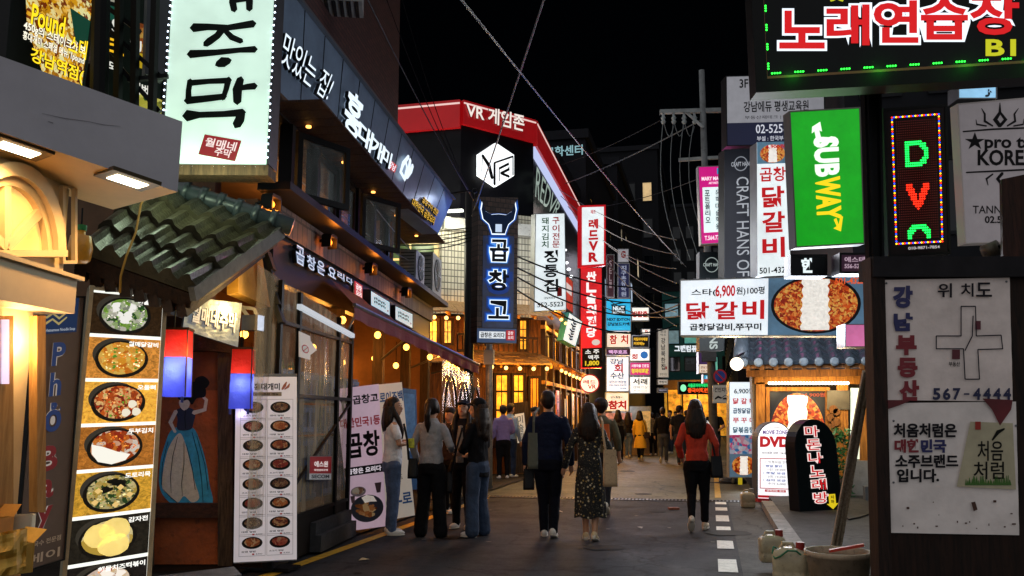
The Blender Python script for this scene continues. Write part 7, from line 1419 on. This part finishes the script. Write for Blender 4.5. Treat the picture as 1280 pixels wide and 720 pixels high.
        if hair == 'long':
            loft(mb, [(0, -.05, hair_end - .02, .02, .008), (.008, -.058, hair_end, .042, .016), (0, -.062, hair_end + .035, .06, .022), (0, -.058, .82, .068, .03), (0, -.045, .87, .068, .04), (0, -.03, .93, .052, .048)], 20)
            for s in (-1, 1): limb(mb, [hd((s * .046, .0, .03)), (s * .066, -.03, .83), (s * .06, -.05, hair_end + .03)], [.016, .02, .012])
            if face_on: [limb(mb, [hd((s * .046, .012, .05)), (s * .062, .03, .83), (s * .058, .055, .76), (s * .05, .06, .7)], [.013, .02, .019, .008]) for s in (-1, 1)]
        if hair == 'pony': limb(mb, [hd((0, -.06, .075)), (0, -.085, .88), (0, -.075, .81), (0, -.07, .755)], [.016, .024, .022, .006])
        part(mb, 'hair', hm, .009, 2, .014)
        if hair == 'long' and fine:
            rs = random.Random(int(H * 1000) + int(base.x * 100)); st = MB()
            for i in range(90):
                a_ = rs.uniform(-1.35, 1.35); x0 = math.sin(a_); y0 = -math.cos(a_); ze = hair_end + rs.uniform(-.035, .05) + .05 * abs(x0); w_ = rs.uniform(.97, 1.1)
                pts = [hd((x0 * .035, y0 * .04 - .012, .118)), hd((x0 * .055, y0 * .06 - .012, .075)), Vector((x0 * .066 * w_, -.034 + y0 * .048, .86)), Vector((x0 * .074 * w_, -.036 + y0 * .05, .81)), Vector((x0 * .066 * w_ + rs.uniform(-.008, .008), -.045 + y0 * .036, (ze + .81) / 2)), Vector((x0 * .045 * w_ + rs.uniform(-.012, .012), -.05 + y0 * .025, ze))]
                st.tube(pts, [.002, .0035, .004, .004, .0035, .001], 4)
            o = part(st, 'hair_strands', mat('#33231a', .42, var=.6, vs=40), 0); o['kind'] = 'stuff'
    if cap:
        mb = MB(); mb.ball(hd((0, -.008, .088)), (.056, .062, .048), 18, 10, h3); limb(mb, [hd((-.028, .05, .087)), hd((0, .062, .09)), hd((.028, .05, .087))], [.008, .01, .008]); loft_ = [hd((x, y, .084 + (.0 if y < .07 else -.004))) for x, y in ((-.045, .03), (-.04, .075), (0, .098), (.04, .075), (.045, .03))]
        mb.add(loft_ + [v + Vector((0, 0, .006)) for v in loft_], [(0, 1, 2, 3, 4), (9, 8, 7, 6, 5)] + [(i, i + 5, (i + 1) % 5 + 5, (i + 1) % 5) for i in range(5)]); part(mb, 'cap', mat(cap, .7), .008, 2)
    return r_
def fabric(c, var=.18, vs=30, bump=.7, bs=16): return mat(c, .85, var=var, vs=vs, bump=bump, bs=bs)
def floral():
    m, nt, b = newmat('floral_cloth'); L = nt.links.new; tc = nt.nodes.new('ShaderNodeTexCoord'); b.inputs['Roughness'].default_value = .85
    def vor(sc, th):
        v = nt.nodes.new('ShaderNodeTexVoronoi'); v.inputs['Scale'].default_value = sc; L(tc.outputs['Object'], v.inputs['Vector']); r = nt.nodes.new('ShaderNodeValToRGB'); r.color_ramp.elements[0].position = th; r.color_ramp.elements[1].position = th + .06; r.color_ramp.elements[0].color = (1,) * 4; r.color_ramp.elements[1].color = (0, 0, 0, 1); L(v.outputs['Distance'], r.inputs[0]); return v, r
    v1, r1 = vor(26, .28); v2, r2 = vor(60, .2); mx = nt.nodes.new('ShaderNodeMix'); mx.data_type = 'RGBA'; mx.inputs['A'].default_value = (.006, .006, .007, 1)
    cr = nt.nodes.new('ShaderNodeValToRGB'); e = cr.color_ramp.elements; e[0].color = (.3, .2, .05, 1); e[1].color = (.55, .48, .32, 1); cr.color_ramp.interpolation = 'CONSTANT'; e[1].position = .5; sp = nt.nodes.new('ShaderNodeSeparateColor'); L(v1.outputs['Color'], sp.inputs[0]); L(sp.outputs[0], cr.inputs[0]); L(cr.outputs[0], mx.inputs['B'])
    gt = nt.nodes.new('ShaderNodeMath'); gt.operation = 'GREATER_THAN'; gt.inputs[1].default_value = .35; L(sp.outputs[1], gt.inputs[0]); ml = nt.nodes.new('ShaderNodeMath'); ml.operation = 'MULTIPLY'; L(r1.outputs[0], ml.inputs[0]); L(gt.outputs[0], ml.inputs[1]); L(ml.outputs[0], mx.inputs['Factor'])
    m2 = nt.nodes.new('ShaderNodeMix'); m2.data_type = 'RGBA'; m2.inputs['B'].default_value = (.14, .12, .06, 1); L(mx.outputs['Result'], m2.inputs['A']); L(r2.outputs[0], m2.inputs['Factor']); L(m2.outputs['Result'], b.inputs['Base Color']); return m
def denim(c): return fabric(c, .35, 9, .7, 18)
BLKC = fabric('#0d0d10'); FL = floral()
AW_ = lambda s, e, w: (e, w)
p_man = person(gnd(686, 672), 1.75, R(4), 'man in a dark navy jacket and white trainers walking away with a shoulder bag', fabric('#131a30'), fabric('#0c0e18'), 'short', 'walk_s', {-1: ((-.15, -.03, .655), (-.158, .0, .50)), 1: ((.148, -.02, .65), (.155, .025, .5))}, (8, 0), build=1.05)
p_dress = person(gnd(738, 676), 1.6, R(2), 'woman in a long black floral dress and beige heels walking away', FL, FL, 'long', 'walk_s', {-1: ((-.15, -.01, .66), (-.19, .03, .53)), 1: ((.15, -.02, .655), (.155, .04, .52))}, (-10, 0), skirt=True, hem=.52, shoe='#c9b58e', heel=True, hair_end=.73)
p_red = person(gnd(874, 664), 1.66, R(-3), 'woman in an orange red sweater and black cropped trousers walking away', fabric('#b3321a', .15), BLKC, 'long', 'walk_r', {1: ((.145, -.02, .655), (.135, .05, .535)), -1: ((-.14, -.02, .655), (-.125, .07, .56))}, (0, 0), cut='crop', shoe='#c8b8a0', heel=True, hair_end=.71, hem=.53)
p_w1 = person(gnd(489, 669), 1.68, R(-62), 'woman in a white t-shirt and blue jeans standing with folded arms', fabric('#e6e4e6', .06), denim('#4a5c7c'), 'long', 'stand', {1: ((.125, .03, .66), (.03, .12, .665)), -1: ((-.125, .04, .66), (-.02, .135, .68))}, (-28, 6), 'short', 'slim', face_on=True, hair_end=.76, hem=.5, build=.95)
p_w2 = person(gnd(538, 672), 1.66, R(-6), 'woman in a grey sweatshirt and black wide trousers with a ponytail', fabric('#939295', .1), BLKC, 'pony', 'wide', {1: ((.15, -.005, .66), (.12, .09, .63)), -1: ((-.148, -.01, .655), (-.14, .06, .55))}, (0, 2), cut='wide', shoe='#141414', hem=.52)
p_w3 = person(gnd(578, 661), 1.66, R(172), 'woman in a dark cap looking up toward the signs beside her friends', fabric('#15141a'), BLKC, 'long', 'stand', {1: ((.13, .01, .655), (.06, .12, .62)), -1: ((-.13, .02, .655), (-.05, .12, .6))}, (8, 16), cap='#121a2c', face_on=True, jack=fabric('#8a8378'), hair_end=.72, shoe='#c8c4c0')
p_w4 = person(gnd(597, 671), 1.66, R(70), 'woman in a black jacket, black cap and wide blue jeans', fabric('#101014'), denim('#2a3a52'), 'long', 'wide', {1: ((.14, .02, .655), (.08, .1, .6)), -1: ((-.135, .03, .655), (-.04, .12, .62))}, (15, 0), cap='#0c0c10', cut='wide', hair_end=.7, hem=.43, shoe='#d6d0cc')
def far(px, d, H, face, label, top, bottom, **k): 
    b = at(px, 540, d); b.z = .005; k.setdefault('fine', False); return person(b, H, face, label, top, bottom, **k)
far(752, 13.6, 1.7, R(0), 'person with bushy hair in an olive shirt carrying an orange bag', fabric('#4c4a34'), fabric('#1b1d24'), hair='puffy', legs='walk_l', sleeve='three', fine=True)
far(629, 21.0, 1.72, R(20), 'man in a lilac shirt standing near the pub door', fabric('#7d6ea0', .1), BLKC, hair='short', legs='stand', sleeve='three', arms={1: ((.14, .02, .65), (.1, .1, .6))})
far(638, 21.5, 1.76, R(-30), 'man in a pale blue shirt half hidden behind the lilac shirt', fabric('#8fa8c4', .1), denim('#22304a'), hair='short')
far(670, 20.5, 1.68, R(140), 'man in a white shirt looking down by the pub window', fabric('#b9bdbd', .1), fabric('#23252c'), hair='short', head=(10, -18), sleeve='three', face_on=True, arms={1: ((.14, .02, .65), (.06, .12, .62)), -1: ((-.14, .02, .65), (-.05, .13, .63))})
far(773, 29, 1.68, R(0), 'woman in a black and white patterned top with a black backpack', fabric('#3a3a36', .9, 14), fabric('#15161c'), legs='walk_r', hair_end=.76)
far(785, 32, 1.64, R(5), 'long haired woman in a dark top and pale jeans in the crowd', fabric('#1a1718'), denim('#4a5f80'), legs='walk_s', hair_end=.68)
far(800, 30, 1.66, R(-4), 'woman in a long mustard yellow coat walking away', fabric('#d8a428', .12), BLKC, legs='walk_l', coat=True, hair_end=.8, shoe='#b89a2c')
far(829, 28.2, 1.74, R(0), 'man in a black sweater and grey jeans walking in the crowd', fabric('#101012'), denim('#3a3d44'), hair='short', legs='walk_r', build=1.04, shoe='#8a8a88')
far(850, 26.6, 1.78, R(-8), 'man in a dark short sleeved shirt looking to the right', fabric('#15181f'), denim('#1c2836'), hair='short', legs='walk_l', sleeve='short', build=1.04, head=(-40, 0), shoe='#5a2f24')
far(893, 27, 1.76, R(0), 'man in a navy t-shirt standing with hands behind his back', fabric('#10131c'), denim('#1b3350'), hair='short', legs='stand', sleeve='short', build=1.05, arms={1: ((.16, -.05, .66), (.05, -.09, .58)), -1: ((-.16, -.05, .66), (-.03, -.09, .575))}, shoe='#3a3a3c')
far(816, 34, 1.6, R(10), 'short person in a patterned shirt far back in the crowd', fabric('#6a5a44', .6, 18), BLKC, hair='short', legs='stand')
far(838, 36, 1.72, R(170), 'person in a tan shirt facing the camera far back in the crowd', fabric('#7a6448'), denim('#2a3444'), hair='short', legs='walk_s', face_on=True)
far(859, 33, 1.7, R(-60), 'grey haired person in a pale shirt beyond the dark shirted man', fabric('#8a8278'), fabric('#2a2a30'), hair='short', legs='stand')
for i, (px, d, H, fc, lb_, tp, hr) in enumerate(((765, 38, 1.7, 0, 'grey top', '#55555a', 'short'), (792, 40, 1.62, 175, 'cream top', '#b8a98c', 'long'), (808, 43, 1.72, 10, 'dark green top', '#1f2a22', 'short'), (822, 46, 1.66, -10, 'brown top', '#4a3424', 'long'), (845, 45, 1.74, 180, 'white top', '#b9b9b6', 'short'), (868, 41, 1.7, 0, 'black top', '#101013', 'short'), (878, 37, 1.63, 15, 'beige top', '#8a7a5c', 'long'))):
    far(px, d, H, R(fc), 'distant walker in a %s at the far end of the crowd' % lb_, fabric(tp), BLKC if i % 2 else denim('#2a3444'), hair=hr, legs=('walk_l', 'walk_r', 'walk_s')[i % 3], group='distant walkers at the end of the street')
far(563, 13.6, 1.58, R(150), 'person with dark hair behind the group by the terrace screen', fabric('#2a2024'), BLKC, hair='short', legs='stand', face_on=True)
# ---------------------------------------------------------------- carried things
def bag(px, y0, y1, w, d, label, m, strap=None, dp=.1, cat='bag', taper=.9, name='handbag', tilt=0.0):
    t, b = at(px, y0, d), at(px, y1, d); h = t.z - b.z; W_ = w / F * d; r_ = root(name, b, label, cat); M = Matrix.Rotation(YAW + tilt, 3, 'Z'); mb = MB(); N = 8
    rings = []
    for i in range(N + 1):
        v = i / N; ww = W_ / 2 * (taper + (1 - taper) * math.sin(math.pi * min(v * .8 + .35, 1))) * (1 if v < .95 else .96); dd = dp / 2 * (1 - .75 * v) * (.75 + .25 * math.sin(math.pi * min(1, v + .3))); rings.append((v * h, ww, dd))
    vs = [b + M @ Vector((ww * math.copysign(abs(math.cos(a)) ** .5, math.cos(a)), dd * math.copysign(abs(math.sin(a)) ** .6, math.sin(a)), z)) for z, ww, dd in rings for a in [2 * math.pi * j / 20 for j in range(20)]]
    mb.add(vs, [(i * 20 + j, i * 20 + (j + 1) % 20, (i + 1) * 20 + (j + 1) % 20, (i + 1) * 20 + j) for i in range(N) for j in range(20)] + [tuple(range(20))[::-1]]); mb.build('pouch', m, r_, True)
    if strap: MB().tube([at(x, y, dd) for x, y, dd in strap], .014, 6).build('strap', m, r_)
    return r_
bag(666, 541, 586, 13, 10.3, 'olive grey shoulder bag hanging at the navy jacket man', fabric('#55564a', .1), [(667, 542, 10.3), (667, 528, 10.28), (668, 517, 10.35), (673, 510, 10.6)])
bag(661, 586, 612, 14, 10.4, 'little black bag carried low at the left side of the navy jacket man', mat('#0b0b0d', .4), [(657, 588, 10.4), (661, 574, 10.4), (665, 588, 10.4)], .12)
bag(763, 562, 608, 18, 10.2, 'cream printed tote bag on the right shoulder of the floral dress woman', mat('#b59a78', .8, var=.1, vs=20, wear='#5a4634'), [(757, 563, 10.2), (754, 545, 10.22), (753, 527, 10.3), (751, 522, 10.5)])
bag(896, 570, 597, 15, 11.4, 'black and cream handbag at the side of the orange sweater woman', mat('#14171a', .4), [(894, 572, 11.4), (890, 552, 11.42), (887, 533, 11.5), (884, 527, 11.7)], .12); 
bag(889, 572, 595, 7, 11.5, 'cream fabric pouch behind the black handbag', fabric('#a38f6c', .1), None, .06)
bag(516, 573, 598, 13, 10.5, 'black shoulder bag on the white t-shirt woman', mat('#0e0e11', .4), [(511, 575, 10.5), (509, 550, 10.5), (505, 530, 10.6)], .1)
bag(514, 548, 560, 8, 10.6, 'bright yellow green pack held by the white t-shirt woman', mat('#b8b81c', .4, var=.6, vs=20), None, .05)
bag(562, 590, 616, 8, 10.9, 'black crossbody bag beside the black jacket woman', mat('#101013', .45), [(564, 592, 10.9), (571, 560, 10.8), (578, 535, 10.9)], .08)
bag(756, 530, 552, 13, 13.3, 'orange backpack on the bushy haired person', fabric('#b8561c', .1), [(750, 535, 13.35), (748, 525, 13.4)], .14, name='backpack', cat='backpack')
bag(774, 532, 548, 13, 28.6, 'black backpack on the woman with the patterned top', fabric('#0e0e10'), None, .2, name='backpack', cat='backpack')
bag(809, 540, 548, 8, 29.6, 'small dark shoulder bag on the yellow coat woman', mat('#2a1c12', .5), [(808, 541, 29.6), (806, 530, 29.6), (803, 524, 29.7)], .12)
